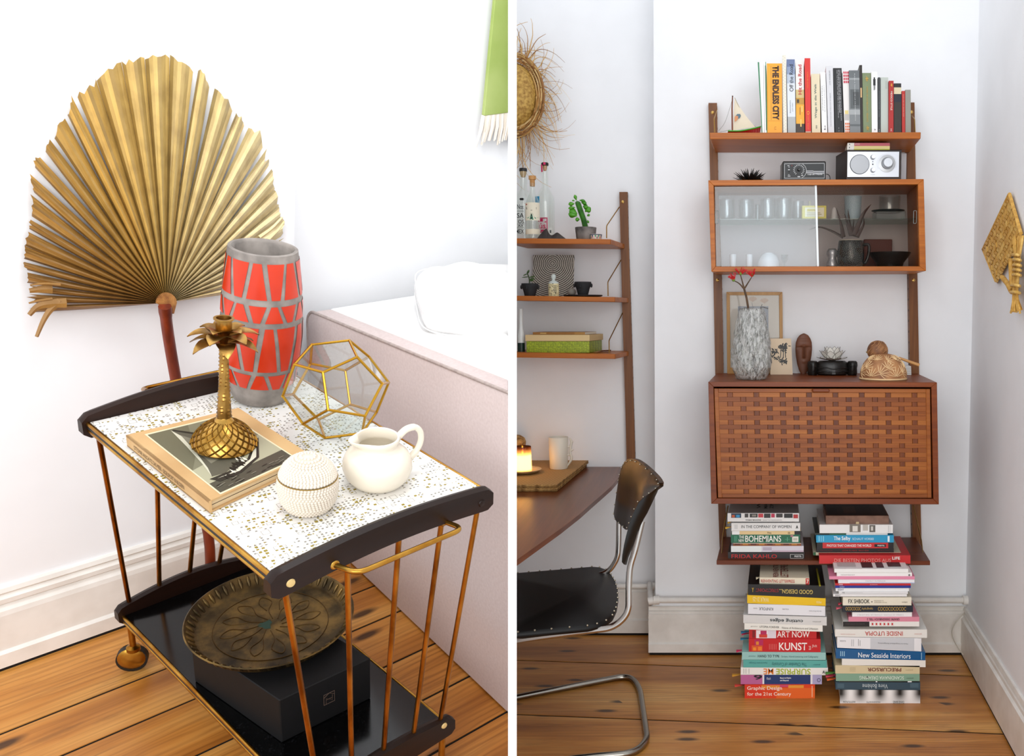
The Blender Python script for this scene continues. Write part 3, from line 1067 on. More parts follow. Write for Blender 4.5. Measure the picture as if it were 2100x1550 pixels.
top = MB().poly([g.P(0.01, 1, 0.02) + V((0, 0, 0.0008)), g.P(0.99, 1, 0.02) + V((0, 0, 0.0008)), g.P(0.99, 1, 0.99) + V((0, 0, 0.0008)), g.P(0.01, 1, 0.99) + V((0, 0, 0.0008))], '#b9b7b5')
g.part('cover_print', top, PRINT, parent=g.cov)
for i, (s, a) in enumerate((('WE', 0.40), ('MAGA', 0.50), ('ZINES', 0.585))):
    o = g.P(a + 0.055, 1, 0.30) + V((0, 0, 0.0014))
    letter(s, o, g.P(a + 0.055, 1, 0.95) - g.P(a + 0.055, 1, 0.30), g.P(a, 1, 0.30) - g.P(a + 0.055, 1, 0.30), mat('#3b3a3a', 0.5), g, g.cov, 0.01)

G2 = 'books lying in the second stack on the lowest shelf'
g = s4('big red book jutting over the edge of the lowest shelf', G2, 922, 1613, 1397, 1460, '#cf2f32', depth=0.27, Y=3.115, text=[('DIE BESTEN PHOTOS AUS', 0.165, 0.785, 0.22, 0.62, '#e9a9a0', 0, 0.0), ('LIFE', 0.80, 0.885, 0.5, 0.85, '#f3ece6', 0, 0.02)])
YB = 3.15
s4('large cream and green book lying on the big red book', G2, 877, 1540, 1374, 1397, '#cfc8b2', depth=0.27, Y=YB, hard=False, prints=[(0, 0.03, 0, 1, '#2f6b46')])
s4('slim black book with small red type under the red labelled one', G2, 903, 1487, 1345, 1375, '#211c1e', Y=YB, text=[('BORN TO SHOOT', 0.33, 0.52, 0.35, 0.68, '#b23036', 1, 0), ('RED STAR', 0.54, 0.67, 0.35, 0.68, '#b23036', 1, 0), ('EDITION', 0.05, 0.2, 0.4, 0.62, '#7c2a2e', 1, 0), ('ARCHIVE', 0.79, 0.95, 0.4, 0.62, '#7c2a2e', 1, 0)])
s4('black book with a red label reading PHOTOS THAT CHANGED THE WORLD', G2, 905, 1485, 1300, 1345, '#1d1a1c', Y=YB, prints=[(0.075, 0.93, 0.04, 0.98, '#cf3b3d'), (0.75, 0.90, 0.26, 0.72, '#141213')],
   text=[('PHOTOS THAT CHANGED THE WORLD', 0.13, 0.71, 0.30, 0.70, '#f6e9e4', 0, 0.012), ('PRESTEL', 0.79, 0.885, 0.38, 0.62, '#f0ecea', 0, 0.01)])
s4('sky blue book with white blackletter title', G2, 900, 1487, 1245, 1300, '#2fa9cf', Y=YB, text=[('The Selby', 0.225, 0.44, 0.18, 0.86, '#f2f8fa', 0, 0.02), ('SCHAUT VORBEI', 0.465, 0.74, 0.36, 0.66, '#e2f2f7', 0, 0.0)],
   prints=[(0.03, 0.045, 0.15, 0.9, '#8fd0e4'), (0.06, 0.07, 0.15, 0.9, '#8fd0e4'), (0.085, 0.1, 0.15, 0.9, '#8fd0e4'), (0.92, 0.945, 0.1, 0.9, '#eef6f8')])
g = s4('thin dark green book under the white one with photographs', G2, 890, 1440, 1229, 1245, '#2c3a30', depth=0.25, Y=YB + 0.006, hard=False, prints=[(0.43, 1, 0, 1, '#e9e7e2'), (0.2, 0.42, 0.1, 0.8, '#3c7a58')])
s4('white book with three small photographs on its spine', G2, 925, 1480, 1165, 1229, '#efeeec', depth=0.26, Y=YB, prints=[(0.41, 0.56, 0.12, 1, '#8d867c'), (0.45, 0.52, 0.2, 0.85, '#e6e2da'), (0.59, 0.66, 0.3, 1, '#c9c4bc'), (0.68, 0.76, 0.12, 0.95, '#77736d'), (0.70, 0.73, 0.3, 0.8, '#d9d5ce'), (0.935, 0.945, 0.1, 0.9, '#cfcfcf'), (0.96, 0.965, 0.1, 0.9, '#cfcfcf')])
# brown keepsake box
f = [atY(*c4(u, v), YB + 0.012) for u, v in ((972, 1163), (1450, 1163), (1450, 1097), (972, 1097))]
t = Thing('keepsake_box', 'flat brown box with a dark picture on its lid, topmost of the second stack', 'box', V((f[0].x / 2 + f[1].x / 2, YB + 0.1, f[0].z)))
z0 = f[0].z
bk = [back(p, YB + 0.012 + 0.21) for p in f]
bk[1].z = bk[0].z = z0
t.part('tray', MB().hexa(f + bk), noisy('kraft_brown', '#86695a', '#a08070', 30, 0.7), bevel=0.001)
l = [p + V((0, 0, 0.0006)) for p in (f[3], f[2], bk[2], bk[3])]
def lp(a, b):
    return lerp(lerp(l[0], l[1], a), lerp(l[3], l[2], a), b)
pm = MB()
for a0, a1, b0, b1, c in ((0.02, 0.98, 0.03, 0.97, '#46342a'), (0.3, 0.5, 0.2, 0.7, '#6b503c'), (0.05, 0.2, 0.1, 0.9, '#33261f'), (0.75, 0.9, 0.1, 0.9, '#594537')):
    dz = V((0, 0, 0.0003 * (1 + (c != '#46342a'))))
    pm.poly([lp(a0, b0) + dz, lp(a1, b0) + dz, lp(a1, b1) + dz, lp(a0, b1) + dz], c)
t.part('lid_picture', pm, PRINT)
cl = (f[0] + f[1]) / 2 + V((0.0, -0.001, 0.004))
t.part('clasp', MB().prism([cl + V((-0.005, 0, 0.006)), cl + V((0.005, 0, 0.006)), cl + V((0.006, 0, -0.002)), cl + V((0.0, 0, -0.007)), cl + V((-0.006, 0, -0.002))], (0, -0.002, 0)), mat('#cbb896', 0.4, 0.6))

# ---- stacks on the floor


def c6(u, v):
    return 1500 + u / 5, 1200 + v / 5


def c5(u, v):
    return 1480 + u / 4.77, 1020 + v / 4.77


def fs(cc, label, group, u0, u1, v0, v1, color, depth=0.24, dy=0.0, Y=3.07, st=0, sb=0, **kw):
    k = 5 if cc is c6 else 4.77
    return flat(None, label, group, cc(u0, 0)[0], cc(u1, 0)[0], cc(0, v0)[1], cc(0, v1)[1], Y + dy, depth, color, st / k, sb / k, Yz=Y, **kw)


G3 = 'books piled on the floor, first pile'
zf = atZ(1600, 1432, 0)
YA = 3.076
fs(c6, 'orange book titled Graphic Design for the 21st Century at the foot of its floor pile', G3, 136, 856, 1017, 1160, '#e2572e', Y=YA, depth=0.2, rough=0.3, sb=-1, st=-1,
   prints=[(0.0, 0.25, 0, 1, '#e0492f'), (0.45, 1, 0.0, 0.75, '#e87832'), (0.30, 0.65, 0.82, 0.98, '#d25a7c'), (0.24, 0.5, 0.72, 0.95, '#e89a3c'), (0.62, 0.84, 0.75, 0.95, '#eaa64a'), (0.955, 0.965, 0.1, 0.9, '#f5d3b4')],
   text=[('Graphic Design', 0.035, 0.53, 0.55, 0.88, '#fbeee2', 0, 0.008), ('for the 21st Century', 0.035, 0.66, 0.14, 0.46, '#fbeee2', 0, 0.008)], tabs=[('#e0574a', 0.02, 0.9, 0.035)])
fs(c6, 'pink and navy book with a big black numeral, second from the foot of its pile', G3, 95, 927, 917, 1014, '#c678a8', Y=YA,
   prints=[(0.268, 0.29, 0.02, 1, '#e8e6ea'), (0.29, 0.86, 0.02, 1, '#26477e'), (0.86, 0.885, 0.02, 1, '#e8e6ea'), (0.885, 1, 0, 1, '#b9b4d4')],
   text=[('9', 0.16, 0.265, 0.5, 1.0, '#2a2430', 0, 0.02), ('Bauen im Design', 0.485, 0.62, 0.56, 0.76, '#f3f3f6', 0, 0.02), ('and Beyond', 0.485, 0.59, 0.30, 0.5, '#f3f3f6', 0, 0.02), ('Klassik', 0.32, 0.37, 0.5, 0.75, '#e3e3ea', 0, 0), ('O', 0.94, 0.985, 0.25, 0.65, '#4a4668', 0, 0)],
   tabs=[('#d7a53c', 0.02, 0.9, 0.03)])
fs(c6, 'white book with SURPRISE ME upside down in orange and lime', G3, 95, 990, 842, 918, '#f1f0ec', Y=YA, depth=0.26, sb=4, st=4,
   text=[('SURPRISE', 0.405, 0.80, 0.1, 0.88, '#b4c332', 1, 0.012), ('ME', 0.26, 0.375, 0.1, 0.88, '#e8913a', 1, 0.012), ('A', 0.935, 0.965, 0.25, 0.65, '#2c2c2c', 0, 0.02)], prints=[(0.03, 0.04, 0.15, 0.85, '#cfcfcb'), (0.055, 0.065, 0.15, 0.85, '#cfcfcb'), (0.09, 0.1, 0.15, 0.85, '#cfcfcb')])
fs(c6, 'turquoise book with an upside-down title, above the white SURPRISE ME', G3, 122, 977, 762, 843, '#6fb9b2', Y=YA, sb=3, st=4, text=[('The Chamber of Curiosity', 0.34, 0.76, 0.22, 0.78, '#3f7f80', 1, 0.0), ('Apartment Design', 0.07, 0.29, 0.5, 0.75, '#47888a', 1, 0), ('gestalten', 0.84, 0.92, 0.3, 0.5, '#47888a', 1, 0)])
fs(c6, 'pale mint book titled HAND TO TYPE', G3, 108, 967, 684, 764, '#a9d0cc', Y=YA, depth=0.28, sb=6, st=6, text=[('HAND TO TYPE', 0.19, 0.445, 0.36, 0.68, '#2c4a4c', 0, 0.006), ('Scripts, Hand-Lettering and Calligraphy', 0.47, 0.91, 0.3, 0.6, '#6a9496', 0, 0), ('gestalten', 0.08, 0.16, 0.4, 0.6, '#6a9496', 0, 0)],
   tabs=[('#d4376c', 0.05, 0.95, 0.02)])
fs(c6, 'thick red book with KUNST in bold white', G3, 178, 914, 548, 684, '#cf2830', Y=YA + 0.004, sb=4, st=4,
   prints=[(0.04, 0.19, 0.08, 0.5, '#e06a34'), (0.08, 0.2, 0.5, 0.95, '#c2306c'), (0.06, 0.10, 0.12, 0.35, '#f2a03a'), (0.13, 0.18, 0.12, 0.4, '#f0903a'), (0.10, 0.14, 0.55, 0.8, '#e89a40')] + [(0.285 + 0.023 * i, 0.29 + 0.023 * i, 0.2, 0.62, '#e89a94') for i in range(5)],
   text=[('KUNST', 0.42, 0.81, 0.16, 0.74, '#fbf3ef', 0, 0.012), ('des 20', 0.835, 0.86, 0.2, 0.7, '#f3d5d0', 0, 0) if False else ('20', 0.835, 0.865, 0.2, 0.5, '#f3d5d0', 0, 0), ('Jhdt', 0.88, 0.95, 0.35, 0.6, '#f3d5d0', 0, 0)],
   tabs=[('#2f8fb8', 0.3, 0.95, 0.03), ('#d4376c', 0.34, 0.75, 0.028), ('#3a9cc0', 0.32, 0.4, 0.032)])
fs(c6, 'red book titled ART NOW with a white picture panel', G3, 180, 873, 455, 545, '#c9252c', Y=YA + 0.006, sb=3, st=3, prints=[(0.105, 0.40, 0.04, 0.96, '#f0e9ea'), (0.15, 0.27, 0.1, 0.5, '#d8503c'), (0.17, 0.26, 0.45, 0.9, '#c23a6e'), (0.28, 0.39, 0.06, 0.94, '#e4dde4'), (0.05, 0.09, 0.1, 0.9, '#8f1f26')],
   text=[('ART NOW', 0.415, 0.895, 0.16, 0.86, '#fbf3ef', 0, 0.004)])
fs(c6, 'off-white book titled UTOPIA FOREVER', G3, 133, 935, 386, 452, '#efede6', Y=YA, sb=24, st=26, text=[('UTOPIA FOREVER', 0.195, 0.445, 0.36, 0.66, '#5b5b55', 0, 0), ('Visions of Architecture and Urbanism', 0.475, 0.94, 0.3, 0.62, '#77776f', 0, 0), ('gestalten', 0.08, 0.17, 0.42, 0.62, '#a0a098', 0, 0)])
fs(c6, 'silver-white book with a dark lower-case title upside down', G3, 122, 977, 303, 387, '#dedddb', Y=YA, sb=26, st=22, rough=0.3, text=[('cutting edges', 0.32, 0.715, 0.22, 0.72, '#24393f', 1, 0.012), ('gestalten', 0.83, 0.93, 0.35, 0.52, '#9a9a9a', 1, 0)])
fs(c6, 'thick plain white book with tiny grey type, under the yellow one', G3, 170, 962, 190, 294, '#e9e9ec', Y=YA, st=20, sb=22, rough=0.5, text=[('KINFOLK', 0.14, 0.325, 0.42, 0.70, '#7a7a82', 1, 0), ('VOLUME', 0.445, 0.53, 0.52, 0.64, '#8a8a90', 1, 0), ('home', 0.07, 0.12, 0.52, 0.64, '#8a8a90', 1, 0), ('the slow life at home', 0.79, 0.95, 0.4, 0.52, '#9c9ca2', 1, 0)])
fs(c6, 'bright yellow book lying aslant below the black one', G3, 162, 966, 100, 183, '#ecc81f', Y=YA, st=32, sb=32, rough=0.35, text=[('WALK 21-25', 0.07, 0.275, 0.25, 0.8, '#f3e9b4', 1, 0.01), ('PRESS', 0.88, 0.945, 0.35, 0.6, '#f3e9b4', 1, 0.01)])
# crop 5 units for the two topmost
g = fs(c5, 'large black book with GOOD DESIGN upside down in gold', G3, 257, 1012, 848, 952, '#1f1d1e', Y=YA, depth=0.30, st=14, sb=34, rough=0.3,
       text=[('GOOD DESIGN...', 0.405, 0.84, 0.30, 0.64, '#d8c277', 1, 0.01), ('STRICTPOINT', 0.1, 0.395, 0.36, 0.66, '#a8323a', 1, 0.006), ('Y', 0.05, 0.075, 0.3, 0.7, '#d9b84a', 0, 0.02)])
p = g.P(0.93, 1, 0.0)
g2 = g.P(0.93, 1, 0.5)
single('green_pencil', 'yellow-green pencil lying across the large black book with gold letters', 'pencil', MB().tube([g.P(0.925, 1, -0.06) + V((0, 0, 0.0025)), g.P(0.93, 1, -0.045) + V((0, 0, 0.0035)), g.P(0.92, 1, 0.62) + V((0, 0, 0.0045))], [0.0006, 0.0035, 0.0035], 6), mat('#a9a02c', 0.5), g.P(0.93, 1, 0.2))
g = fs(c5, 'cream book titled REINVENTING LETTERPRESS, topmost of its floor pile', G3, 370, 858, 782, 846, '#e6ddc8', Y=YA + 0.012, depth=0.20, st=6, sb=6,
       prints=[(0.925, 0.995, 0.05, 0.95, '#c93a36')], text=[('REINVENTING LETTERPRESS', 0.03, 0.705, 0.25, 0.72, '#c0392f', 0, 0.004), ('7', 0.94, 0.985, 0.2, 0.8, '#f3e6d8', 0, 0.02)], tabs=[('#ddd2b8', 0.05, 0.8, 0.012)])
for s, a0, a1 in (('REINVENTING', 0.27, 0.38), ('LETTERPRESS', 0.42, 0.58)):
    up = V((0, 0, 0.0008))
    letter(s, g.P(a1, 1, 0.03) + up, g.P(a1, 1, 0.98) - g.P(a1, 1, 0.03), g.P(a0, 1, 0.03) - g.P(a1, 1, 0.03), mat('#8f3b34', 0.6), g, g.cov, 0.006)

G4 = 'books piled on the floor, second pile'
YC = 3.035
blur = NT('blurred_cover')
wv2 = blur.n('TexWave', _bands_direction='X', Scale=4.6, Distortion=0.5, Detail=0.0)
blur.l(blur.coords((1, 0.3, 0.4)), wv2.inputs['Vector'])
bz = blur.n('SeparateXYZ')
blur.l(blur.coords(), bz.inputs[0])
bm2 = blur.ramp(blur.math('MULTIPLY', bz.outputs[2], 20.0), [(0.1, '#ffffff'), (0.75, '#000000')])
BLUR = blur.color(blur.mix(bm2, blur.ramp(wv2.outputs['Fac'], [(0.0, '#141414'), (1.0, '#f4f4f4')]), '#eeeeee'), 0.4)
fs(c6, 'book with a blurred black and white cover at the foot of its floor pile', G4, 1112, 1936, 1072, 1222, '#cccccc', Y=YC, depth=0.22, cover_mat=BLUR, st=4, sb=4,
   text=[('INSTITUTION', 0.04, 0.19, 0.14, 0.26, '#555555', 1, 0), ('MASKENHAFTE', 0.33, 0.5, 0.14, 0.24, '#777777', 1, 0), ('OHNE RAND', 0.66, 0.8, 0.12, 0.28, '#3c3c3c', 1, 0)])
fs(c6, 'slate blue book with a pale upside-down title, second from the foot', G4, 1068, 1936, 992, 1068, '#46606f', Y=YC, st=4, sb=5, text=[('Vivre Bohème', 0.315, 0.615, 0.2, 0.78, '#c9d4d8', 1, 0.004)], prints=[(0.02, 0.1, 0.2, 0.8, '#5a7583'), (0.88, 0.98, 0.3, 0.9, '#5a7583')])
fs(c6, 'thin black and white book between the slate and the sage ones', G4, 1110, 1930, 982, 993, '#2a2a2a', Y=YC, hard=False, depth=0.22, prints=[(0.45, 0.47, 0, 1, '#eeeeee'), (0.85, 0.9, 0, 1, '#eeeeee')])
fs(c6, 'sage book titled SCANDINAVIA DREAMING upside down', G4, 1072, 1930, 905, 982, '#93b5a1', Y=YC, st=4, sb=4, text=[('SCANDINAVIA DREAMING', 0.28, 0.81, 0.26, 0.72, '#e6efe6', 1, 0.004), ('gestalten', 0.84, 0.925, 0.35, 0.52, '#2f4a44', 1, 0)], tabs=[('#5f9a4a', 0.03, 0.95, 0.035), ('#d2466a', 0.05, 0.5, 0.034), ('#e07a3c', 0.04, 0.1, 0.03)])
fs(c6, 'beige book titled PRECURSOR upside down in dark red', G4, 1066, 1930, 820, 904, '#dccfae', Y=YC, st=5, sb=4, text=[('PRECURSOR', 0.38, 0.78, 0.3, 0.74, '#7e2f28', 1, 0.012), ('gestalten', 0.83, 0.92, 0.42, 0.56, '#a79a7c', 1, 0)], prints=[(0.17, 0.24, 0.3, 0.34, '#b3a585'), (0.17, 0.24, 0.5, 0.54, '#b3a585'), (0.17, 0.24, 0.68, 0.72, '#b3a585')])
fs(c6, 'plain white book right under the blue one titled New Seaside Interiors', G4, 1133, 1991, 752, 818, '#eceae4', Y=YC, st=17, sb=22)
fs(c6, 'glossy blue book titled New Seaside Interiors', G4, 1070, 1987, 648, 750, '#1d6d9f', Y=YC, st=34, sb=20, rough=0.2, text=[('New Seaside Interiors', 0.25, 0.835, 0.18, 0.70, '#eef5f8', 0, 0.004)], prints=[(0.05, 0.06, 0.25, 0.75, '#9fc6dc'), (0.07, 0.08, 0.25, 0.75, '#9fc6dc'), (0.09, 0.1, 0.25, 0.75, '#9fc6dc'), (0.955, 0.962, 0.1, 0.9, '#9fc6dc')])
fs(c6, 'thick white and grey book with small print, under the white INSIDE UTOPIA', G4, 1084, 1947, 531, 640, '#ececee', Y=YC, st=12, sb=38, prints=[(0.395, 0.915, 0.03, 0.97, '#d2d4d8'), (0.17, 0.175, 0.2, 0.8, '#a0a0a4'), (0.19, 0.195, 0.2, 0.8, '#a0a0a4'), (0.25, 0.255, 0.25, 0.85, '#8a8a8e'), (0.27, 0.275, 0.25, 0.75, '#8a8a8e')],
   text=[('Neues im Fotografiebuch Buchgestaltung', 0.485, 0.84, 0.5, 0.62, '#85878c', 1, 0), ('KLASSIK', 0.03, 0.1, 0.6, 0.72, '#909094', 1, 0)])
fs(c6, 'big white book titled INSIDE UTOPIA upside down in red', G4, 1062, 2006, 452, 526, '#e9e7e2', Y=YC, depth=0.32, st=2, sb=13, text=[('INSIDE UTOPIA', 0.325, 0.735, 0.24, 0.78, '#c8564c', 1, 0.006), ('gestalten', 0.86, 0.94, 0.4, 0.55, '#d89a92', 1, 0), ('ARCHITECTURE FOR DREAMERS', 0.06, 0.22, 0.3, 0.42, '#d8a8a0', 1, 0)])
fs(c6, 'narrow black and white book patterned like a street photo', G4, 1230, 1900, 424, 450, '#8e8f8f', Y=YC + 0.03, hard=False, prints=[(0.05 * i, 0.05 * i + 0.03, 0.1, 0.9, ('#3b3b3b', '#5d7077')[i % 2]) for i in range(20)])
fs(c6, 'half black, half white book with a row of red diamonds', G4, 1145, 1926, 372, 422, '#eceae6', Y=YC, prints=[(0, 0.345, 0, 1, '#211c1e')] , text=[('x', 0.37 + 0.052 * i, 0.40 + 0.052 * i, 0.3, 0.75, '#cf3038', 0, 0.12) for i in range(6)] + [('SUSPECTA SOMETHING', 0.03, 0.28, 0.45, 0.65, '#6a6466', 1, 0)])
fs(c6, 'pink book with dark upside-down type', G4, 1200, 1926, 325, 372, '#df9aab', Y=YC, st=0, sb=0, text=[('GRAFIK DESIGNBUCH TEIL 2', 0.26, 0.72, 0.3, 0.75, '#5a3a48', 1, 0.02)])
fs(c6, 'small white book with faint type, under the navy patterned one', G4, 1238, 1851, 276, 326, '#f0efee', Y=YC + 0.004, text=[('COPIER OF STOWE / STOWE OR THE LOVELY', 0.08, 0.86, 0.35, 0.6, '#c3c1c3', 1, 0)])
fs(c6, 'navy book with a golden ornamental band', G4, 1140, 1862, 206, 274, '#1f2c3c', Y=YC, depth=0.25, text=[('OCOCOCOC', 0.04, 0.26, 0.25, 0.8, '#b79a55', 0, 0.02), ('typography', 0.27, 0.43, 0.3, 0.75, '#c7ad6b', 1, 0), ('COCOCOCOCOC', 0.50, 0.90, 0.2, 0.8, '#b79a55', 0, 0.02)], tabs=[('#d8566c', 0.1, 0.9, 0.012), ('#e07a8c', 0.06, 0.4, 0.02)])
fs(c6, 'cream book with spiky black display letters', G4, 1142, 1846, 122, 206, '#e8e2d2', Y=YC, st=2, sb=6, text=[('FX SHBOOK', 0.08, 0.39, 0.28, 0.78, '#26241f', 0, 0.01), ('.', 0.415, 0.43, 0.4, 0.55, '#26241f', 0, 0.1), ('DESIGN BOOK TO', 0.455, 0.59, 0.55, 0.66, '#8a8474', 0, 0), ('SOMEWHERE YOU GO', 0.455, 0.64, 0.36, 0.46, '#8a8474', 0, 0), ('unique', 0.86, 0.94, 0.38, 0.52, '#4a463c', 0, 0.01)])
for lab, a0, a1, v0, v1, c, tx, pr in (
        ('white magazine lying on the cream book with spiky letters', 1090, 1812, 945, 968, '#e9e8e8', [('IDEAT', 0.03, 0.10, 0.3, 0.85, '#55555a', 0, 0)], []),
        ('white magazine, third of the white ones above the spiky-lettered book', 1145, 1822, 918, 943, '#e3e3e4', [('MIX', 0.05, 0.09, 0.3, 0.8, '#3c3c40', 0, 0)], [(0.1, 0.35, 0.45, 0.55, '#b8b8ba')]),
        ('white magazine right under the thin blue one', 1115, 1832, 886, 916, '#efefef', [('IDEAT', 0.03, 0.11, 0.25, 0.8, '#3d3d70', 0, 0)], []),
        ('thin royal blue magazine', 1110, 1850, 862, 885, '#2b3f9c', [('ELLE DECO', 0.06, 0.12, 0.3, 0.8, '#dfe2f2', 0, 0)], []),
        ('thin red magazine lying on the blue one', 1110, 1850, 840, 862, '#cc2f36', [('PARIS', 0.05, 0.10, 0.25, 0.8, '#f6e9e9', 0, 0), ('INTERIORS', 0.46, 0.56, 0.35, 0.65, '#f1c8c8', 0, 0)], []),
        ('white magazine with a blue underline beneath the pink one', 1140, 1886, 802, 839, '#ecebee', [('FAMILY INTERIOR', 0.36, 0.62, 0.5, 0.75, '#b5b5ba', 0, 0)], [(0.15, 1, 0.04, 0.2, '#aab6dc')]),
        ('pink magazine with a black cover corner', 1052, 1888, 771, 801, '#e49ab4', [], []),
        ('white magazine lying on the pink one', 1126, 1862, 735, 771, '#f1f0ee', [('THE ROOM ISSUE EIGHT', 0.05, 0.24, 0.3, 0.55, '#8a8a8a', 0, 0), ('o', 0.95, 0.975, 0.15, 0.6, '#222222', 0, 0.05)], []),
        ('white magazine with dark pictures on its cover, topmost of its floor pile', 1102, 1825, 698, 734, '#eeedeb', [], [])):
    g = fs(c5, lab, G4, a0, a1, v0, v1, c, Y=YC + rnd.uniform(0.0, 0.004), depth=0.26, hard=False, text=tx, prints=pr)
pm = MB()
for a0, a1, b0, b1, c in ((0.38, 0.53, 0.05, 0.95, '#26262b'), (0.58, 0.68, 0.05, 0.95, '#4c4a50'), (0.74, 0.92, 0.1, 0.95, '#3f3d42'), (0.05, 0.3, 0.1, 0.9, '#c9c7c6')):
    up = V((0, 0, 0.0008))
    pm.poly([g.P(a0, 1, b0) + up, g.P(a1, 1, b0) + up, g.P(a1, 1, b1) + up, g.P(a0, 1, b1) + up], c)
g.part('cover_print', pm, PRINT, parent=g.cov)
# ================================================================== things on the tall unit
def rev(c, prof, n=24, **kw):
    return MB().lathe(prof, c, n, **kw)


def yon(py, z):
    return atZ(1600, py, z).y


ZTOP = atY(1670, 271.6, 3.2).z          # top shelf
ZCAB = atY(1676, 368.3, 3.2).z          # top of the glass cabinet
ZDESK = atY(1690, 783.5, 3.05).z        # top of the writing cabinet
FRONT = (V((1, 0, 0)), V((0, 0, 1)), V((0, -1, 0)))     # frame of a disc facing the room


def rect(mb, x0, y0, x1, y1, Y, D, col=None):
    a, b = atY(x0, y1, Y), atY(x1, y0, Y)
    return mb.box((a.x, Y, a.z), (b.x, Y + D, b.z), col)


# ---- toy sailing boat
def b8(u, v):
    return 1440 + u / 8.158, 100 + v / 8.158


YBOAT = 3.27
bb = atY(*b8(640, 1400), YBOAT)
bb.z = ZTOP
t = Thing('toy_sailboat', 'small wooden toy sailboat with a cream sail and a green and red hull', 'toy boat', bb)
n = 14
hull, gun, deck = MB(), MB(), MB()
rows_t, rows_m, rows_b = [], [], []
for side in (-1, 1):
    pass
def hullpt(s, side):
    x = lerp(atY(*b8(430, 0), YBOAT).x, atY(*b8(990, 0), YBOAT).x, s)
    hw = 0.030 * math.sin(math.pi * min(1, 0.18 + 0.82 * (1 - s)) * 0.5) ** 0.8 if s > 0.35 else 0.030
    hw *= max(0.03, (1 - s ** 3))
    zt = lerp(atY(*b8(520, 1402), YBOAT).z, atY(*b8(985, 1300), YBOAT).z, max(0, (s - 0.3) / 0.7) ** 1.3)
    return x, YBOAT + side * hw, max(zt, ZTOP + 0.004)
vs, fsx = [], []
for i in range(n + 1):
    s = i / n
    for side in (-1, 1):
        x, y, z = hullpt(s, side)
        vs += [V((x, y, z)), V((x - 0.006 * s, lerp(YBOAT, y, 0.45), ZTOP + 0.0008))]
for i in range(n):
    k = i * 4
    fsx += [(k, k + 4, k + 5, k + 1), (k + 2, k + 3, k + 7, k + 6), (k + 1, k + 5, k + 7, k + 3)]
fsx += [(0, 1, 3, 2), (n * 4, n * 4 + 2, n * 4 + 3, n * 4 + 1)]
t.part('hull', MB().add(vs, fsx), mat('#a8231f', 0.4))
for side in (-1, 1):
    gun.tube([V(hullpt(i / n, side)) for i in range(n + 1)], 0.0022, 6)
t.part('gunwale', gun, mat('#4fb83a', 0.4), stuff=True)
vs = []
for i in range(n + 1):
    for side in (-1, 1):
        vs.append(V(hullpt(i / n, side)) - V((0, 0, 0.001)))
t.part('deck', MB().add(vs, [(2 * i, 2 * i + 1, 2 * i + 3, 2 * i + 2) for i in range(n)]), mat('#dedad0', 0.6))
t.part('mast', MB().tube([atY(*b8(505, 1398), YBOAT), atY(*b8(500, 1000), YBOAT), atY(*b8(508, 785), YBOAT)], [0.0027, 0.0026, 0.002], 8), mat('#8d5230', 0.5), smooth=60)
t.part('mast_tip', rev(atY(*b8(508, 795), YBOAT), [(0.0022, -0.002), (0.0024, 0.001), (0.0001, 0.002)], 8), mat('#3a2a22'))
sail = []
top, lo, hi = atY(*b8(543, 812), YBOAT), atY(*b8(515, 1372), YBOAT), atY(*b8(888, 1310), YBOAT - 0.008)
g = []
for i in range(9):
    a = i / 8
    l, r = lerp(top, lo, a), lerp(top, hi, a)
    for j in range(7):
        bq = j / 6
        p = lerp(l, r, bq)
        p = p + V((-0.006 * math.sin(math.pi * a) * bq, -0.008 * math.sin(math.pi * bq) * a, 0))
        g.append(p)
fsx = [(i * 7 + j, i * 7 + j + 1, i * 7 + j + 8, i * 7 + j + 7) for i in range(8) for j in range(6)]
sl = t.part('sail', MB().add(g, fsx), mat('#e6dcc8', 0.8), smooth=180)
em = MB()
for pts, c in (([(560, 1120), (590, 1090), (635, 1090), (648, 1120), (630, 1160), (600, 1170), (605, 1130)], '#5f7d8c'), ([(545, 1140), (560, 1120), (600, 1125), (604, 1165), (560, 1215), (545, 1215)], '#d99a6a')):
    em.poly([atY(*b8(*p), YBOAT - 0.0095) for p in pts], c)
t.part('sail_emblem', em, PRINT, parent=sl)
for pts in ([(507, 830), (470, 970), (380, 1230), (275, 1375)], [(545, 815), (640, 1010), (830, 1250), (900, 1305)], [(300, 1395), (480, 1352)]):
    t.part('rigging', MB().tube(bez([atY(*b8(*p), YBOAT - 0.003) for p in pts], 5), 0.0005, 5), mat('#6a6258', 0.7))

# ---- black spiky ornament
c = atY(1537, 366, 3.3)
c.z = ZCAB
t = Thing('spiky_ornament', 'black spiky sea-urchin shaped ornament on the glass cabinet', 'ornament', c)
t.part('core', MB().ball(c + V((0, 0, 0.012)), 0.014, 12, 8), mat('#161616', 0.5), smooth=60)
blk = mat('#1c1c1c', 0.45)
for i in range(75):
    th = rnd.uniform(0, 2 * math.pi)
    el = math.asin(rnd.uniform(0.0, 0.98))
    d = V((math.cos(th) * math.cos(el), math.sin(th) * math.cos(el) * 0.8, 0.55 * math.sin(el) + 0.04))
    L = lerp(0.068, 0.064, math.sin(el)) * rnd.uniform(0.75, 1.08)
    o = c + V((0, 0, 0.008))
    t.part('spike', MB().tube([o + d * 0.010, o + d * (L * 0.6) + V((0, 0, 0.002)), o + d * L + V((0, 0, 0.008))], [0.0030, 0.0024, 0.0005], 5), blk)


def z7(u, v):
    return 1590 + u / 7.241, 270 + v / 7.241


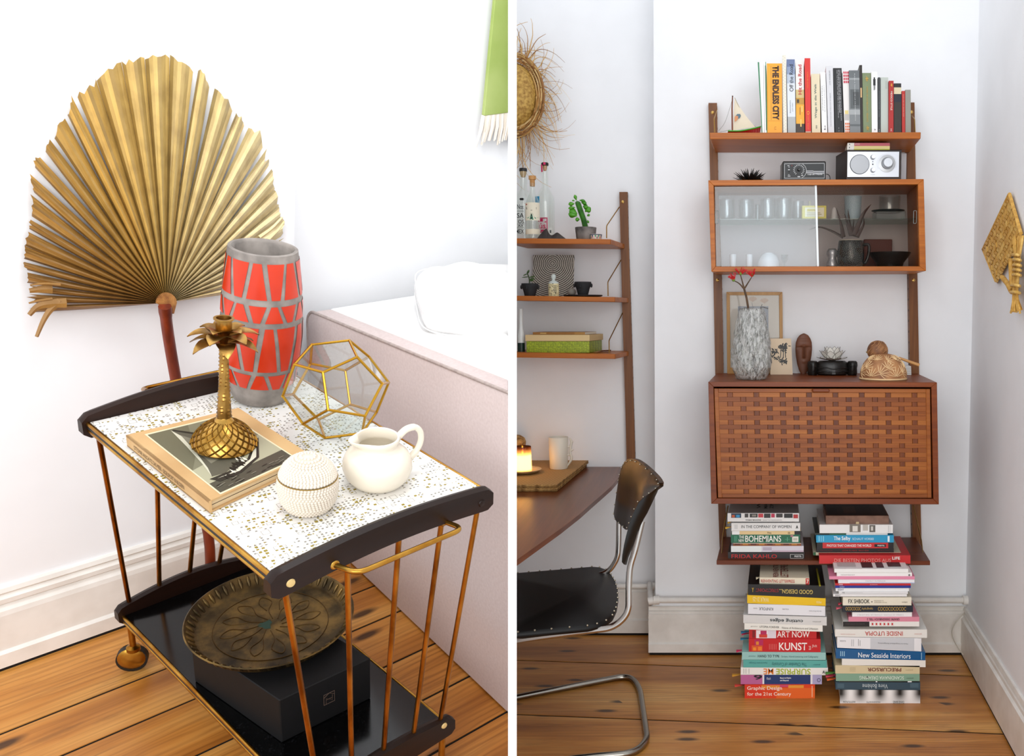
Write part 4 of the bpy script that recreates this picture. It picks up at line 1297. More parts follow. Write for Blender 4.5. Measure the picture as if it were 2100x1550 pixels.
# ---- small black clock radio
YK = 3.25
f0 = atY(*z7(108, 0), YK)
c = atY(*z7(430, 700), YK)
c.z = ZCAB
t = Thing('clock_radio', 'small black box radio with a white ringed dial', 'radio', c)
a, b = atY(*z7(108, 710), YK), atY(*z7(752, 437), YK)
body = t.part('case', MB().box((a.x, YK, ZCAB), (b.x, YK + 0.09, b.z)), mat('#17191b', 0.35), bevel=0.003)
W = '#d9dcde'
pm = MB()
def ln(u0, v0, u1, v1, th=5, col=W, k=0):
    d = V((u1 - u0, v1 - v0, 0)).normalized() * th * 0.5
    nx, ny = -d.y, d.x
    pm.poly([atY(*z7(u, v), YK - 0.0006 - k * 0.0002) for u, v in ((u0 + nx, v0 + ny), (u1 + nx, v1 + ny), (u1 - nx, v1 - ny), (u0 - nx, v0 - ny))], col)
pm.poly([atY(*z7(u, v), YK - 0.0003) for u, v in ((137, 477), (728, 470), (728, 688), (137, 690))], '#2c3135')
for s in ((137, 477, 728, 470), (728, 470, 728, 688), (728, 688, 137, 690), (137, 690, 137, 477)):
    ln(*s)
for i in range(16):
    an = math.radians(128 + i * 284 / 15)
    ln(350 + 62 * math.cos(an), 567 + 62 * math.sin(an), 350 + 84 * math.cos(an), 567 + 84 * math.sin(an), 7)
for i in range(14):
    a0, a1 = math.radians(-62 + i * 9.2), math.radians(-62 + (i + 1) * 9.2)
    ln(350 + 112 * math.cos(a0), 580 + 112 * math.sin(a0), 350 + 112 * math.cos(a1), 580 + 112 * math.sin(a1), 5)
for v in (582, 598, 614):
    ln(462, v, 565, v, 7)
    ln(565, v + 6, 726, v + 6, 7)
ln(236, 503, 256, 503, 16, '#7a1f2a')
ln(190, 565, 215, 565, 12)
ln(180, 505, 210, 503, 8); ln(196, 525, 212, 525, 8); ln(190, 640, 212, 640, 6); ln(185, 660, 225, 660, 9); ln(330, 668, 368, 668, 14); ln(385, 650, 412, 650, 10)
t.part('dial_print', pm, PRINT, parent=body)
kc = atY(*z7(350, 567), YK)
t.part('tuning_knob', rev(kc, [(0.0055, 0), (0.0055, 0.010), (0.004, 0.012), (0.0001, 0.012)], 14, ax=FRONT), mat('#0d0d0e', 0.3), smooth=40)
kc = atY(*z7(205, 588), YK)
t.part('switch', MB().box((kc.x - 0.002, kc.y - 0.003, kc.z - 0.003), (kc.x + 0.002, kc.y + 0.001, kc.z + 0.003)), mat('#060606'))
o = atY(*z7(478, 650), YK) + V((0, -0.001, 0))
letter('CAJR DE YTIQUES', o, atY(*z7(698, 646), YK) - atY(*z7(478, 650), YK), V((0, 0, 0.0055)), mat('#dfe2e4'), t, body, 0.02)
t.part('power_cord', MB().tube(bez([atY(*z7(752, 628), YK + 0.03), atY(*z7(790, 640), YK + 0.03), atY(*z7(812, 680), YK + 0.03), V((atY(*z7(808, 705), YK + 0.03).x, YK + 0.03, ZCAB + 0.002))], 6), 0.0014, 6), mat('#151515'))

# ---- silver table radio
YK = 3.215
a, b = atY(*z7(1052, 700), YK), atY(*z7(1876, 268), YK)
c = V(((a.x + b.x) / 2, YK + 0.06, ZCAB))
t = Thing('table_radio', 'silver-faced table radio in a dark wooden case on the glass cabinet', 'radio', c)
ftop = b.z
case = t.part('case', MB().hexa([V((a.x, YK, ZCAB)), V((b.x, YK, ZCAB)), V((b.x, YK, ftop)), V((a.x, YK, ftop)), V((a.x - 0.017, YK + 0.13, ZCAB)), V((b.x - 0.004, YK + 0.13, ZCAB)), V((b.x - 0.004, YK + 0.13, ftop)), V((a.x - 0.017, YK + 0.13, ftop))]),
              wood('dark_case', '#2a211f', '#3a2e2b', '#4a3d39', 0, 50), bevel=0.0015)
fa, fb_ = atY(*z7(1068, 672), YK), atY(*z7(1838, 298), YK)
face = t.part('face_plate', MB().box((fa.x, YK - 0.0015, fa.z), (fb_.x, YK + 0.002, fb_.z)), mat('#d4d7dd', 0.32, 0.55), parent=case)
def disc(u, v, r, d, material, name, rt=None, par=None):
    k = mpp(atY(*z7(u, v), YK)) / 7.241
    cc = atY(*z7(u, v), YK) + V((0, -0.0015, 0))
    return t.part(name, rev(cc, [(r * k, 0), (r * k, d * 0.8), ((rt or r * 0.95) * k, d), (0.00001, d)], 32, ax=FRONT), material, parent=par, smooth=40)
disc(1250, 487, 146, 0.0006, mat('#3a3d44', 0.5), 'speaker_ring', par=case)
mesh_m = NT('speaker_mesh')
vo = mesh_m.n('TexVoronoi', Scale=900.0, Randomness=0.0)
mesh_m.l(mesh_m.coords(), vo.inputs['Vector'])
disc(1252, 486, 138, 0.0012, mesh_m.color(mesh_m.ramp(vo.outputs['Distance'], [(0.25, '#8e9196'), (0.5, '#c3c6ca')]), 0.5), 'speaker_grille', par=case)
sil = mat('#cfd2d6', 0.22, 0.8)
disc(1655, 475, 128, 0.002, mat('#c2c4c6', 0.35, 0.4), 'dial_ring', par=case)
disc(1658, 472, 86, 0.006, mat('#8b8d90', 0.3, 0.8), 'dial_collar', par=case)
disc(1660, 468, 70, 0.018, sil, 'tuning_knob', 64, par=case)
for v in (382, 574):
    disc(1446, v, 36, 0.003, mat('#8b8d90', 0.3, 0.8), 'knob_collar', par=case)
    disc(1449, v - 3, 29, 0.012, sil, 'knob', par=case)
disc(1446, 447, 7, 0.001, mat('#222222'), 'indicator', par=case)
disc(1446, 485, 10, 0.001, mat('#1c1c1c'), 'indicator', par=case)
pm = MB()
for i in range(30):
    an = math.radians(150 + i * 8)
    pm.poly([atY(*z7(1655 + r * math.cos(an + q), 475 + r * math.sin(an + q) * 0.99), YK - 0.0019) for r, q in ((140, -0.008), (150, -0.008), (150, 0.012), (140, 0.012))], '#8c8e92')
t.part('scale_marks', pm, PRINT, parent=face)
for s, u0, u1, v0, v1 in (('Tivoli Audio', 1085, 1172, 328, 336), ('STANDARD', 1410, 1480, 636, 644)):
    letter(s, atY(*z7(u0, v1), YK - 0.002), atY(*z7(u1, v1), YK) - atY(*z7(u0, v1), YK), atY(*z7(u0, v0), YK) - atY(*z7(u0, v1), YK), mat('#8c8e92'), t, face)

# white storage box behind the radio
a, b = atY(*z7(1860, 700), 3.4), atY(*z7(1950, 318), 3.4)
single('white_box', 'pale grey box standing behind the silver radio', 'box', MB().box((a.x, 3.4, ZCAB), (b.x, 3.46, b.z)), mat('#d4d4d8', 0.6), V((b.x, 3.43, ZCAB)), bevel=0.0015)

# three slim booklets on the radio
zr = ftop
kk = (ftop - atY(*z7(1400, 262), YK + 0.02).z)
for i, (c_, lab, v0, v1) in enumerate((('#c9cf2e', 'slim lime green booklet, lowest of three on the silver radio', 240, 262), ('#e5d59a', 'slim cream booklet between the pink and the lime ones', 186, 232), ('#c46a76', 'slim dusty pink booklet, topmost of three on the silver radio', 140, 184))):
    Yb = YK + 0.018
    x0, x1 = atY(*z7(1068 + 3 * i, 0), Yb).x, atY(*z7(1703, 0), Yb).x
    h = (atY(1700, z7(0, v0)[1], Yb).z - atY(1700, z7(0, v1)[1], Yb).z)
    q = [V((x0, Yb, zr)), V((x1, Yb, zr)), V((x0, Yb, zr + h)), V((x1, Yb, zr + h))]
    g = book('booklet', lab, 'slim booklets on the silver radio', q, 0.12, c_, hard=False, prints=[(0, 0.16, 0, 1, '#e9e6e0'), (0.04, 0.06, 0.3, 0.7, '#3d3a38')], text=[('press', 0.18, 0.29, 0.3, 0.75, '#f1e4df', 0, 0)] if i == 2 else [])
    zr += h + 0.0003

# ---- inside the glass cabinet
def c2(u, v):
    return 1420 + u / 4.2, 350 + v / 4.2


ZGS = atY(1675, 447.8, 3.262).z
ZBOT = atY(1676, 546.0, 3.2).z + 0.0008
tumbler_glass = thin_glass('tumbler_glass', '#f6f8f8', 0.06, '#aab4b6')
GT = 'drinking glasses on the glass shelf'


def vessel(name, label, cat, u, prof, Y, z0, material, group=None, n=24, **kw):
    """prof: (radius, height above base) in units of the 4.2x enlargement"""
    c = atY(*c2(u, 0), Y)
    c.z = z0
    k = mpp(c) / 4.2
    return single(name, label, cat, MB().lathe([(max(r * k, 1e-5), z * k) for r, z in prof], c, n, **kw), material, c, group, smooth=50)


for u, r, h, Y, lab in ((298, 68, 172, 3.31, 'drinking glass at the far left end of the glass shelf'), (466, 66, 172, 3.31, 'drinking glass, second from the left end of the glass shelf'), (563, 22, 150, 3.40, 'narrow shot glass behind the row of drinking glasses'),
                        (652, 68, 178, 3.31, 'drinking glass in the middle of the row, left of the widest one'), (790, 70, 180, 3.31, 'widest drinking glass of the row on the glass shelf'), (912, 52, 165, 3.33, 'drinking glass right behind the yellow card box')):
    pr = [(r * 0.80, 0.5), (r * 0.93, 4), (r, 20), (r, h - 12), (r * 0.96, h), (r * 0.90, h - 2), (r * 0.92, 22), (r * 0.70, 12), (0.01, 10)]
    vessel('drinking_glass', lab, 'glass', u, pr, Y, ZGS + 0.0005, tumbler_glass, GT)
a, b = atY(*c2(948, 0), 3.275), atY(*c2(1155, 290), 3.275)
t = Thing('card_box', 'small yellow box with white print on the glass shelf', 'box', V(((a.x + b.x) / 2, 3.29, ZGS)))
kk = b.z - ZGS
t.part('carton', MB().box((a.x, 3.275, ZGS + 0.0005), (b.x, 3.305, ZGS + 0.047)), mat('#e4dc7a', 0.5), bevel=0.001)
pm = MB()
for x0, x1, z0, z1, c_ in ((0.12, 0.9, 0.15, 0.85, '#f3f0d8'), (0.2, 0.6, 0.55, 0.75, '#d9cf6a'), (0.2, 0.8, 0.3, 0.36, '#b9b088'), (0.2, 0.75, 0.42, 0.47, '#b9b088'), (0.2, 0.7, 0.2, 0.24, '#b9b088')):
    yy = 3.2745 - 0.0003 * (c_ != '#f3f0d8')
    pm.poly([V((lerp(a.x, b.x, x), yy, lerp(ZGS, ZGS + 0.047, z))) for x, z in ((x0, z0), (x1, z0), (x1, z1), (x0, z1))], c_)
t.part('box_print', pm, PRINT)
vessel('small_bottle', 'tiny clear bottle behind the yellow box', 'bottle', 1012, [(14, 0), (18, 10), (18, 120), (8, 140), (8, 165), (10, 170), (0.1, 171)], 3.36, ZGS + 0.0005, mat('#e6e6c8', 0.3), n=12)
vessel('white_cone', 'small white rounded object left of the pale blue cup', 'ornament', 1224, [(27, 0), (29, 30), (22, 90), (8, 112), (0.1, 114)], 3.34, ZGS + 0.0005, mat('#e6e6e8', 0.5), n=16)
vessel('blue_cup', 'pale blue cup on a wooden base on the glass shelf', 'cup', 1386, [(55, 0), (62, 4), (68, 40), (74, 190), (78, 200), (72, 198), (62, 40), (0.1, 34)], 3.33, ZGS + 0.0005, mat('#a9bcc6', 0.4))
# clear caddy with a jar and a dark lid at the right
a, b = atY(*c2(1588, 0), 3.3), atY(*c2(1842, 0), 3.3)
t = Thing('glass_caddy', 'square clear glass dish at the right end of the glass shelf', 'dish', V(((a.x + b.x) / 2, 3.33, ZGS)))
t.part('dish_body', MB().box((a.x, 3.3, ZGS + 0.0005), (b.x, 3.37, ZGS + 0.03)), thin_glass('caddy_glass', '#dfe6e6', 0.10, '#93a1a3'), bevel=0.002)
vessel('dark_plate', 'flat dark plate lying on the clear dish', 'plate', 1690, [(0.1, 0), (110, 0), (140, 14), (142, 18), (108, 10), (0.1, 10)], 3.36, ZGS + 0.031, mat('#394144', 0.3))
vessel('tall_jar', 'tall clear jar on the dark plate', 'jar', 1702, [(80, 0), (90, 6), (92, 120), (88, 128), (84, 122), (82, 8), (0.1, 6)], 3.36, ZGS + 0.037, tumbler_glass)

white_ceramic = mat('#ecedee', 0.25)
vessel('white_bowl', 'upturned white bowl at the bottom of the cabinet', 'bowl', 662, [(98, 0), (98, 10), (92, 60), (70, 105), (40, 122), (38, 128), (0.1, 128)], 3.33, ZBOT, white_ceramic)
for u, lab in ((352, 'small white cup near the left end of the cabinet floor'), (494, 'small white cup left of the upturned bowl')):
    vessel('white_cup', lab, 'cup', u, [(22, 0), (26, 6), (29, 112), (27, 116), (24, 108), (0.1, 10)], 3.34, ZBOT, white_ceramic, 'small white cups in the cabinet')
vessel('stemmed_glass', 'little clear stemmed glass right of the upturned bowl', 'glass', 800, [(30, 0), (28, 3), (4, 8), (4, 40), (28, 70), (32, 115), (30, 115), (0.1, 60)], 3.36, ZBOT, tumbler_glass)
dark_glaze = noisy('dark_glaze', '#0c0d0e', '#3a3f42', 28, 0.2, 0.1)
PJ = atY(*c2(1372, 0), 3.28)
PJ.z = ZBOT
k = mpp(PJ) / 4.2
t = Thing('dark_pitcher', 'dark marbled pitcher planted with a spiky aloe in the cabinet', 'pitcher', PJ)
t.part('body', MB().lathe([(r * k, z * k) for r, z in ((0.1, 0), (96, 0), (104, 8), (114, 60), (116, 120), (108, 200), (104, 222), (98, 232), (92, 224), (100, 190), (0.1, 185))], PJ, 28), dark_glaze, smooth=60)
h = [PJ + V((x * k, -0.01, z * k)) for x, z in ((108, 190), (150, 185), (150, 110), (126, 40), (110, 40))]
t.part('handle', MB().tube(bez(h, 6), 0.0058, 8), dark_glaze, smooth=60)
rim = MB().lathe([(r * k, z * k) for r, z in ((90, 224), (98, 233), (106, 224))], PJ, 28)
t.part('pale_rim', rim, mat('#b9b2a6', 0.4), smooth=60)
leafm = noisy('aloe_leaf', '#3e2b27', '#5b4038', 18, 0.5)
AL = Thing('aloe_plant', 'spiky reddish-brown aloe growing out of the dark pitcher', 'plant', PJ + V((0, 0, 190 * k)))
for pts, w_ in ((((1300, 570), (1280, 460), (1240, 320)), 26), (((1375, 560), (1350, 440), (1340, 330)), 26), (((1380, 560), (1385, 480), (1392, 415)), 16), (((1390, 560), (1440, 440), (1480, 360), (1540, 288)), 34), (((1365, 560), (1330, 440), (1310, 370)), 22),
                (((1300, 575), (1200, 520), (1090, 485), (1005, 508)), 16), (((1420, 570), (1470, 470), (1475, 400)), 22)):
    P = bez([atY(*c2(*q), 3.285 + 0.005 * (i % 2)) for i, q in enumerate(pts)], 6)
    m = len(P)
    AL.part('leaf', MB().tube(P, [max(0.0006, w_ * k * 0.95 * (1 - i / (m - 1)) ** 0.7) for i in range(m)], 6, flat=0.75), leafm, smooth=60)
vessel('silver_vessel', 'silvery waisted vessel left of the dark pitcher', 'vessel', 1212, [(46, 0), (52, 20), (40, 60), (34, 80), (48, 110), (46, 140), (30, 160), (0.1, 162)], 3.3, ZBOT, mat('#b9bcc2', 0.25, 0.7))
vessel('black_bowl', 'wide black bowl at the right end of the cabinet floor', 'bowl', 1712, [(60, 0), (110, 4), (118, 40), (165, 100), (178, 128), (172, 128), (110, 50), (0.1, 40)], 3.31, ZBOT, mat('#1b1d1e', 0.3), n=32)
a, b = atY(*c2(1490, 0), 3.42), atY(*c2(1722, 590), 3.42)
single('brown_box', 'upright reddish brown box at the back of the cabinet', 'box', MB().box((a.x, 3.42, ZBOT), (b.x, 3.45, b.z)), mat('#7c4a40', 0.6), V((a.x, 3.43, ZBOT)), bevel=0.002)
vessel('gold_stopper_bottle', 'small bottle with a gold stopper behind the dark pitcher', 'bottle', 1465, [(22, 0), (24, 8), (24, 120), (10, 170), (10, 185), (20, 190), (22, 205), (16, 220), (0.1, 222)], 3.36, ZBOT, mat('#8a6a3a', 0.3, 0.5), n=14)

# ---- on the writing cabinet
def c3(u, v):
    return 1430 + u / 4.2, 530 + v / 4.2


oak = wood('oak_frame', '#a98250', '#c19a62', '#d1ad76', 2, 60)
YF = 3.448
t = Thing('framed_print', 'oak framed botanical print leaning behind the glass vase', 'picture', V((atY(*c3(495, 970), YF).x, YF, ZDESK)))
P = lambda u, v, Y=YF: atY(*c3(u, v), Y)
zb = ZDESK + 0.0005
O = [P(252, 288), P(733, 288), P(740, 960), P(258, 960)]
O[2].z = O[3].z = zb
I = [P(280, 316), P(705, 316), P(712, 940), P(286, 940)]
for a, b in ((0, 1), (1, 2), (2, 3), (3, 0)):
    f = [O[a], O[b], I[b], I[a]]
    t.part('frame_bar', MB().hexa(f + [p + V((0, 0.014, 0)) for p in f]), oak, bevel=0.0008)
t.part('mat_board', MB().hexa([p + V((0, 0.006, 0)) for p in I] + [p + V((0, 0.009, 0)) for p in I]), mat('#ebe6dc', 0.8))
pm = MB()
pm.poly([P(u, v, YF + 0.0055) for u, v in ((350, 411), (612, 411), (614, 700), (352, 700))], '#a9afb8')
def petal(u, v, w_, h_, an, c_, Y=YF + 0.005):
    pts = []
    for q in range(10):
        a_ = 2 * math.pi * q / 10
        x, y = w_ * math.cos(a_), h_ * math.sin(a_)
        pts.append(P(u + x * math.cos(an) - y * math.sin(an), v + x * math.sin(an) + y * math.cos(an), Y))
    pm.poly(pts, c_)
for cu_, cv_ in ((478, 362), (578, 375)):
    for j in range(6):
        an = -1.1 + j * 0.42
        petal(cu_ + 18 * math.sin(an), cv_ - 12 * math.cos(an), 8, 26, an, ('#e3cdb6', '#d9c6b8')[j % 2], YF + 0.0052 - 0.0001 * j)
for s in (((400, 425), (478, 430)), ((478, 430), (500, 470)), ((520, 440), (560, 418)), ((560, 418), (612, 430)), ((470, 380), (485, 440)), ((560, 395), (540, 430))):
    (u0, v0), (u1, v1) = s
    pm.poly([P(u0, v0 - 5, YF + 0.0045), P(u1, v1 - 5, YF + 0.0045), P(u1, v1 + 5, YF + 0.0045), P(u0, v0 + 5, YF + 0.0045)], '#4a4340')
t.part('picture_print', pm, PRINT)
t.part('picture_glass', MB().hexa([p + V((0, 0.002, 0)) for p in I] + [p + V((0, 0.003, 0)) for p in I]), thin_glass('picture_glass', '#f6f6f6', 0.01, '#cfd6d6'))

YP = 3.405
t = Thing('palm_print', 'small cream card with a black palm tree print right of the glass vase', 'picture', V((atY(*c3(728, 970), YP).x, YP, ZDESK)))
Q = [P(630, 690, YP), P(808, 688, YP), P(822, 960, YP), P(630, 960, YP)]
Q[2].z = Q[3].z = zb
t.part('card', MB().hexa(Q + [p + V((0, 0.006, 0)) for p in Q]), mat('#e6d5bd', 0.8))
pm = MB()
for k_ in range(150):
    r_ = rnd.random()
    if r_ < 0.45:
        u, v = rnd.gauss(742, 20), rnd.gauss(765, 18)
    elif r_ < 0.6:
        u, v = rnd.gauss(662, 14), rnd.gauss(805, 12)
    elif r_ < 0.85:
        u = rnd.uniform(640, 770); v = lerp(845, 885, (u - 640) / 130) + rnd.gauss(0, 8)
    else:
        u, v = rnd.uniform(700, 770), rnd.gauss(890, 12)
    an = rnd.uniform(0, 3.1)
    petal(u, v, rnd.uniform(3, 6), rnd.uniform(6, 13), an, '#1f1d1b', YP - 0.0006 - 0.000002 * k_)
for u0, u1 in ((722, 716), (742, 740), (756, 760)):
    pm.poly([P(u0 - 3, 780, YP - 0.001), P(u0 + 3, 780, YP - 0.001), P(u1 + 4, 855, YP - 0.001), P(u1 - 3, 855, YP - 0.001)], '#1f1d1b')
t.part('palm_drawing', pm, PRINT)

# bark-textured glass vase and its red coral-like flowers
YV = yon(530 + 1042 / 4.2, ZDESK)
gl = NT('bark_glass')
gl.t.nodes.remove(gl.b)
n1 = gl.n('TexNoise', Scale=1.0, Detail=6.0, Roughness=0.7)
gl.l(gl.coords((120, 120, 34)), n1.inputs['Vector'])
bm_ = gl.n('Bump', Strength=1.0, Distance=0.006)
gl.l(n1.outputs[0], bm_.inputs['Height'])
tr = gl.n('BsdfTransparent')
n3 = gl.n('TexNoise', Scale=1.0, Detail=3.0, Roughness=0.6, Distortion=0.6)
gl.l(gl.coords((90, 90, 9), (0, 0, 0), 'Object', (3, 1, 2)), n3.inputs['Vector'])
crack = gl.ramp(gl.math('ABSOLUTE', gl.math('SUBTRACT', n3.outputs[0], 0.5)), [(0.008, '#ffffff'), (0.03, '#000000')])
gt = gl.mix(crack, gl.ramp(n1.outputs[0], [(0.33, '#5c6059'), (0.40, '#eef1ea'), (0.5, '#ffffff')]), '#5a5d57')
gl.l(gt, tr.inputs[0])
gg = gl.n('BsdfGlossy', Roughness=0.08)
gl.l(bm_.outputs[0], gg.inputs['Normal'])
df = gl.n('BsdfDiffuse')
df.inputs[0].default_value = (0.95, 0.96, 0.92, 1)
m1 = gl.n('MixShader')
m1.inputs[0].default_value = 0.2
gl.l(tr.outputs[0], m1.inputs[1])
gl.l(gg.outputs[0], m1.inputs[2])
m2 = gl.n('MixShader')
gl.l(gl.ramp(n1.outputs[0], [(0.42, '#202020'), (0.60, '#a8a8a8')]), m2.inputs[0])
gl.l(m1.outputs[0], m2.inputs[1])
gl.l(df.outputs[0], m2.inputs[2])
gl.l(m2.outputs[0], gl.out.inputs[0])
c = atY(*c3(470, 0), YV)
c.z = ZDESK
k = mpp(c) / 4.2
t = Thing('glass_vase', 'clear glass vase with a rough bark texture holding a red flower stem', 'vase', c)
prof = [(0.1, 4), (118, 4), (128, 10), (150, 60), (168, 120), (172, 180), (168, 250), (155, 340), (140, 430), (125, 520), (112, 580), (100, 612), (92, 606), (104, 560), (130, 430), (150, 250), (150, 120), (120, 40), (0.1, 34)]
prof2 = []
for (r0, z0), (r1, z1) in zip(prof, prof[1:]):
    m_ = max(1, int(abs(z1 - z0) / 22))
    prof2 += [(lerp(r0, r1, i / m_), lerp(z0, z1, i / m_)) for i in range(m_)]
prof2.append(prof[-1])
wob = lambda a, z: 1 + 0.035 * math.sin(7 * a + 60 * z) + 0.03 * math.sin(11 * a - 130 * z) + 0.015 * math.sin(23 * a + 310 * z)
t.part('vase_body', MB().lathe([(max(1e-5, r * k), z * k) for r, z in prof2], c, 72, wob=wob), gl.m, smooth=180)
stemm = noisy('stem_skin', '#4f3b27', '#6e5233', 30, 0.6)
FL = Thing('red_flower_stem', 'forked brown stem with red coral-like flowers in the glass vase', 'flower', c + V((0, 0, 0.02)))
S = lambda u, v, d=0: atY(*c3(u, v), YV + d)
FL.part('main_stem', MB().tube(bez([S(500, 985, 0.0), S(478, 750), S(450, 520), S(428, 360), S(404, 262)], 5), [lerp(0.0042, 0.0036, i / 20) for i in range(21)], 8), stemm, smooth=60)
redm = mat('#cf2b33', 0.5)
for pts, tip, n_ in (([(404, 262), (360, 215), (318, 192)], (300, 172), 20), ([(404, 262), (385, 190), (372, 140)], (372, 112), 24), ([(404, 262), (440, 205), (470, 158)], (482, 112), 26)):
    FL.part('branch', MB().tube(bez([S(*p) for p in pts], 5), [0.003, 0.003, 0.0028, 0.0026, 0.0024, 0.0022, 0.002, 0.002, 0.0018, 0.0016, 0.0015], 7), stemm, smooth=60)
    o = S(*pts[-1])
    q = S(*tip)
    ax_ = (q - o)
    cl = FL.part('flower_cluster', MB().ball(o + ax_ * 0.35, 0.006, 8, 6), mat('#7a9a3c', 0.5))
    fm = MB()
    for i in range(n_):
        an = rnd.uniform(0, 2 * math.pi)
        sp = rnd.uniform(0.25, 1.1)
        d = V((math.cos(an) * sp, math.sin(an) * sp, 0.75)).normalized()
        if tip[0] == 300:
            d = (d + V((-0.5, 0, 0.1))).normalized()
        L = rnd.uniform(0.013, 0.026)
        p1_ = o + d * L * 0.6
        p2_ = o + d * L
        fm.tube([o, p1_, p2_], [0.0015, 0.0013, 0.0012], 5)
        for kq in range(3):
            e_ = (d + V((rnd.uniform(-1, 1), rnd.uniform(-1, 1), rnd.uniform(-0.4, 1))) * 0.7).normalized()
            fm.tube([p2_, p2_ + e_ * rnd.uniform(0.004, 0.008)], [0.0013, 0.0008], 4)
    FL.part('florets', fm, redm, parent=cl, stuff=True)

# carved wooden mask
YM = 3.43
c = atY(*c3(927, 0), YM)
c.z = ZDESK
k = mpp(c) / 4.2
t = Thing('wooden_mask', 'tall narrow brown wooden mask leaning at the wall', 'mask', c)
rowsN, colsN = 40, 25
H_ = 350
def mw(h):      # half width at height h (0..1)
    K = ((0, 22), (0.1, 40), (0.25, 56), (0.45, 68), (0.62, 73), (0.78, 69), (0.88, 56), (0.95, 38), (0.985, 20), (1, 5))
    for (h0, a), (h1, b) in zip(K, K[1:]):
        if h0 <= h <= h1:
            return a + (b - a) * (h - h0) / (h1 - h0)
    return 5
vs = []
for i in range(rowsN + 1):
    h = i / rowsN
    w_ = max(5, min(72, mw(h)))
    for j in range(colsN):
        a = -math.pi / 2 + math.pi * j / (colsN - 1)
        x = w_ * math.sin(a)
        d = 26 * math.cos(a) * (0.5 + 0.5 * math.sin(math.pi * h))
        g_ = lambda x0, h0, sx, sh: math.exp(-((x - x0) / sx) ** 2 - ((h - h0) / sh) ** 2)
        d += 24 * math.exp(-(x / (7 + 8 * max(0, 0.62 - h))) ** 2) * (1 if 0.42 < h < 0.68 else math.exp(-((h - (0.42 if h < 0.5 else 0.68)) / 0.02) ** 2))
        d += 9 * g_(0, 0.70, 55, 0.02)
        d -= 13 * (g_(-34, 0.645, 20, 0.035) + g_(34, 0.645, 20, 0.035))
        d += 8 * (g_(-34, 0.635, 12, 0.016) + g_(34, 0.635, 12, 0.016))
        d += 9 * (g_(0, 0.335, 17, 0.014) + g_(0, 0.295, 14, 0.014)) - 6 * g_(0, 0.315, 18, 0.007)
        d += 6 * (g_(0, 0.845, 70, 0.012) + g_(0, 0.815, 70, 0.010))
        if h > 0.86:
            d += 2.2 * math.sin(x * 0.5 + h * 160)
        vs.append(c + V((x * k, -d * k + 0.012, h * H_ * k + 0.0005)))
fsx = [(i * colsN + j, i * colsN + j + 1, (i + 1) * colsN + j + 1, (i + 1) * colsN + j) for i in range(rowsN) for j in range(colsN - 1)]
bkv = len(vs)
vs += [p + V((0, 0.006, 0)) for p in []]
mbm = MB().add(vs, fsx)
mbm.add([vs[i * colsN] for i in range(rowsN + 1)] + [vs[i * colsN + colsN - 1] for i in range(rowsN + 1)], [(i, i + 1, i + rowsN + 2, i + rowsN + 1) for i in range(rowsN)])
t.part('face', mbm, noisy('mask_wood', '#6e4630', '#8d5c40', 14, 0.55, 0.1, stretch=(1, 1, 0.3)), smooth=70)

# lotus tea-light holder on a dark carved stand
YB_ = yon(530 + 1008 / 4.2, ZDESK)
c = atY(*c3(1172, 0), YB_ + 0.03)
c.z = ZDESK
k = mpp(c) / 4.2
ebony = noisy('ebony', '#171514', '#2e2a27', 40, 0.4, 0.15)
t = Thing('carved_stand', 'dark carved wooden stand with two small heads at its ends', 'stand', c)
body = MB()
body.lathe([(r * k, z * k) for r, z in ((0.1, 0), (115, 0), (140, 12), (148, 40), (140, 85), (132, 108), (110, 122), (0.1, 122))], c, 28, sy=0.62)
t.part('body', body, ebony, smooth=40)
band = MB()
for s_, h_ in ((1.0, 62), (1.0, 34)):
    band.tube([c + V((146 * k * math.cos(a), 0.62 * 146 * k * math.sin(a), h_ * k + (6 * k * math.cos(6 * a)))) for a in [2 * math.pi * i / 32 for i in range(32)]], 6 * k, 6, closed=True)
t.part('carved_bands', band, ebony, smooth=60, stuff=True)
t.part('front_ridge', MB().hexa([c + V((x * k, y, z * k)) for x, y, z in ((-16, -0.042, 12), (16, -0.042, 12), (14, -0.03, 12), (-14, -0.03, 12), (-6, -0.038, 96), (6, -0.038, 96), (14, -0.03, 96), (-14, -0.03, 96))]), ebony)
for sg in (-1, 1):
    hc = c + V((sg * 170 * k, -0.008, 0))
    hd = MB()
    prof = [(0.1, 0), (34, 0), (40, 12), (38, 60), (42, 84), (40, 110), (30, 122), (0.1, 124)]
    hd.lathe([(r * k, z * k) for r, z in prof], hc, 16, sy=1.25, wob=lambda a, z: 1 + 0.09 * abs(math.cos(2 * a)))
    h_ = t.part('head', hd, ebony, smooth=50)
    fm = MB()
    for x, z, rx, rz in ((-12, 78, 8, 4), (12, 78, 8, 4), (0, 62, 5, 14), (0, 38, 12, 4)):
        fm.ball(hc + V((x * k - sg * 4 * k, -46 * k, z * k)), rx * k, 8, 6, sz=rz / rx)
    for x in range(-3, 4):
        fm.tube([hc + V((x * 10 * k, -44 * k, 96 * k)), hc + V((x * 9 * k, -34 * k, 120 * k))], 3 * k, 5)
    t.part('face_carving', fm, ebony, parent=h_, stuff=True)
lc = c + V((0, 0, 122 * k))
t = Thing('lotus_candle_holder', 'white lotus-shaped shell candle holder on the dark carved stand', 'candle holder', lc)
pet = NT('capiz_shell')
pet.b.inputs['Base Color'].default_value = lin('#f4f2ec')
pet.b.inputs['Roughness'].default_value = 0.25
pet.b.inputs['Alpha'].default_value = 0.94
rim_m = mat('#6a6458', 0.4, 0.6)
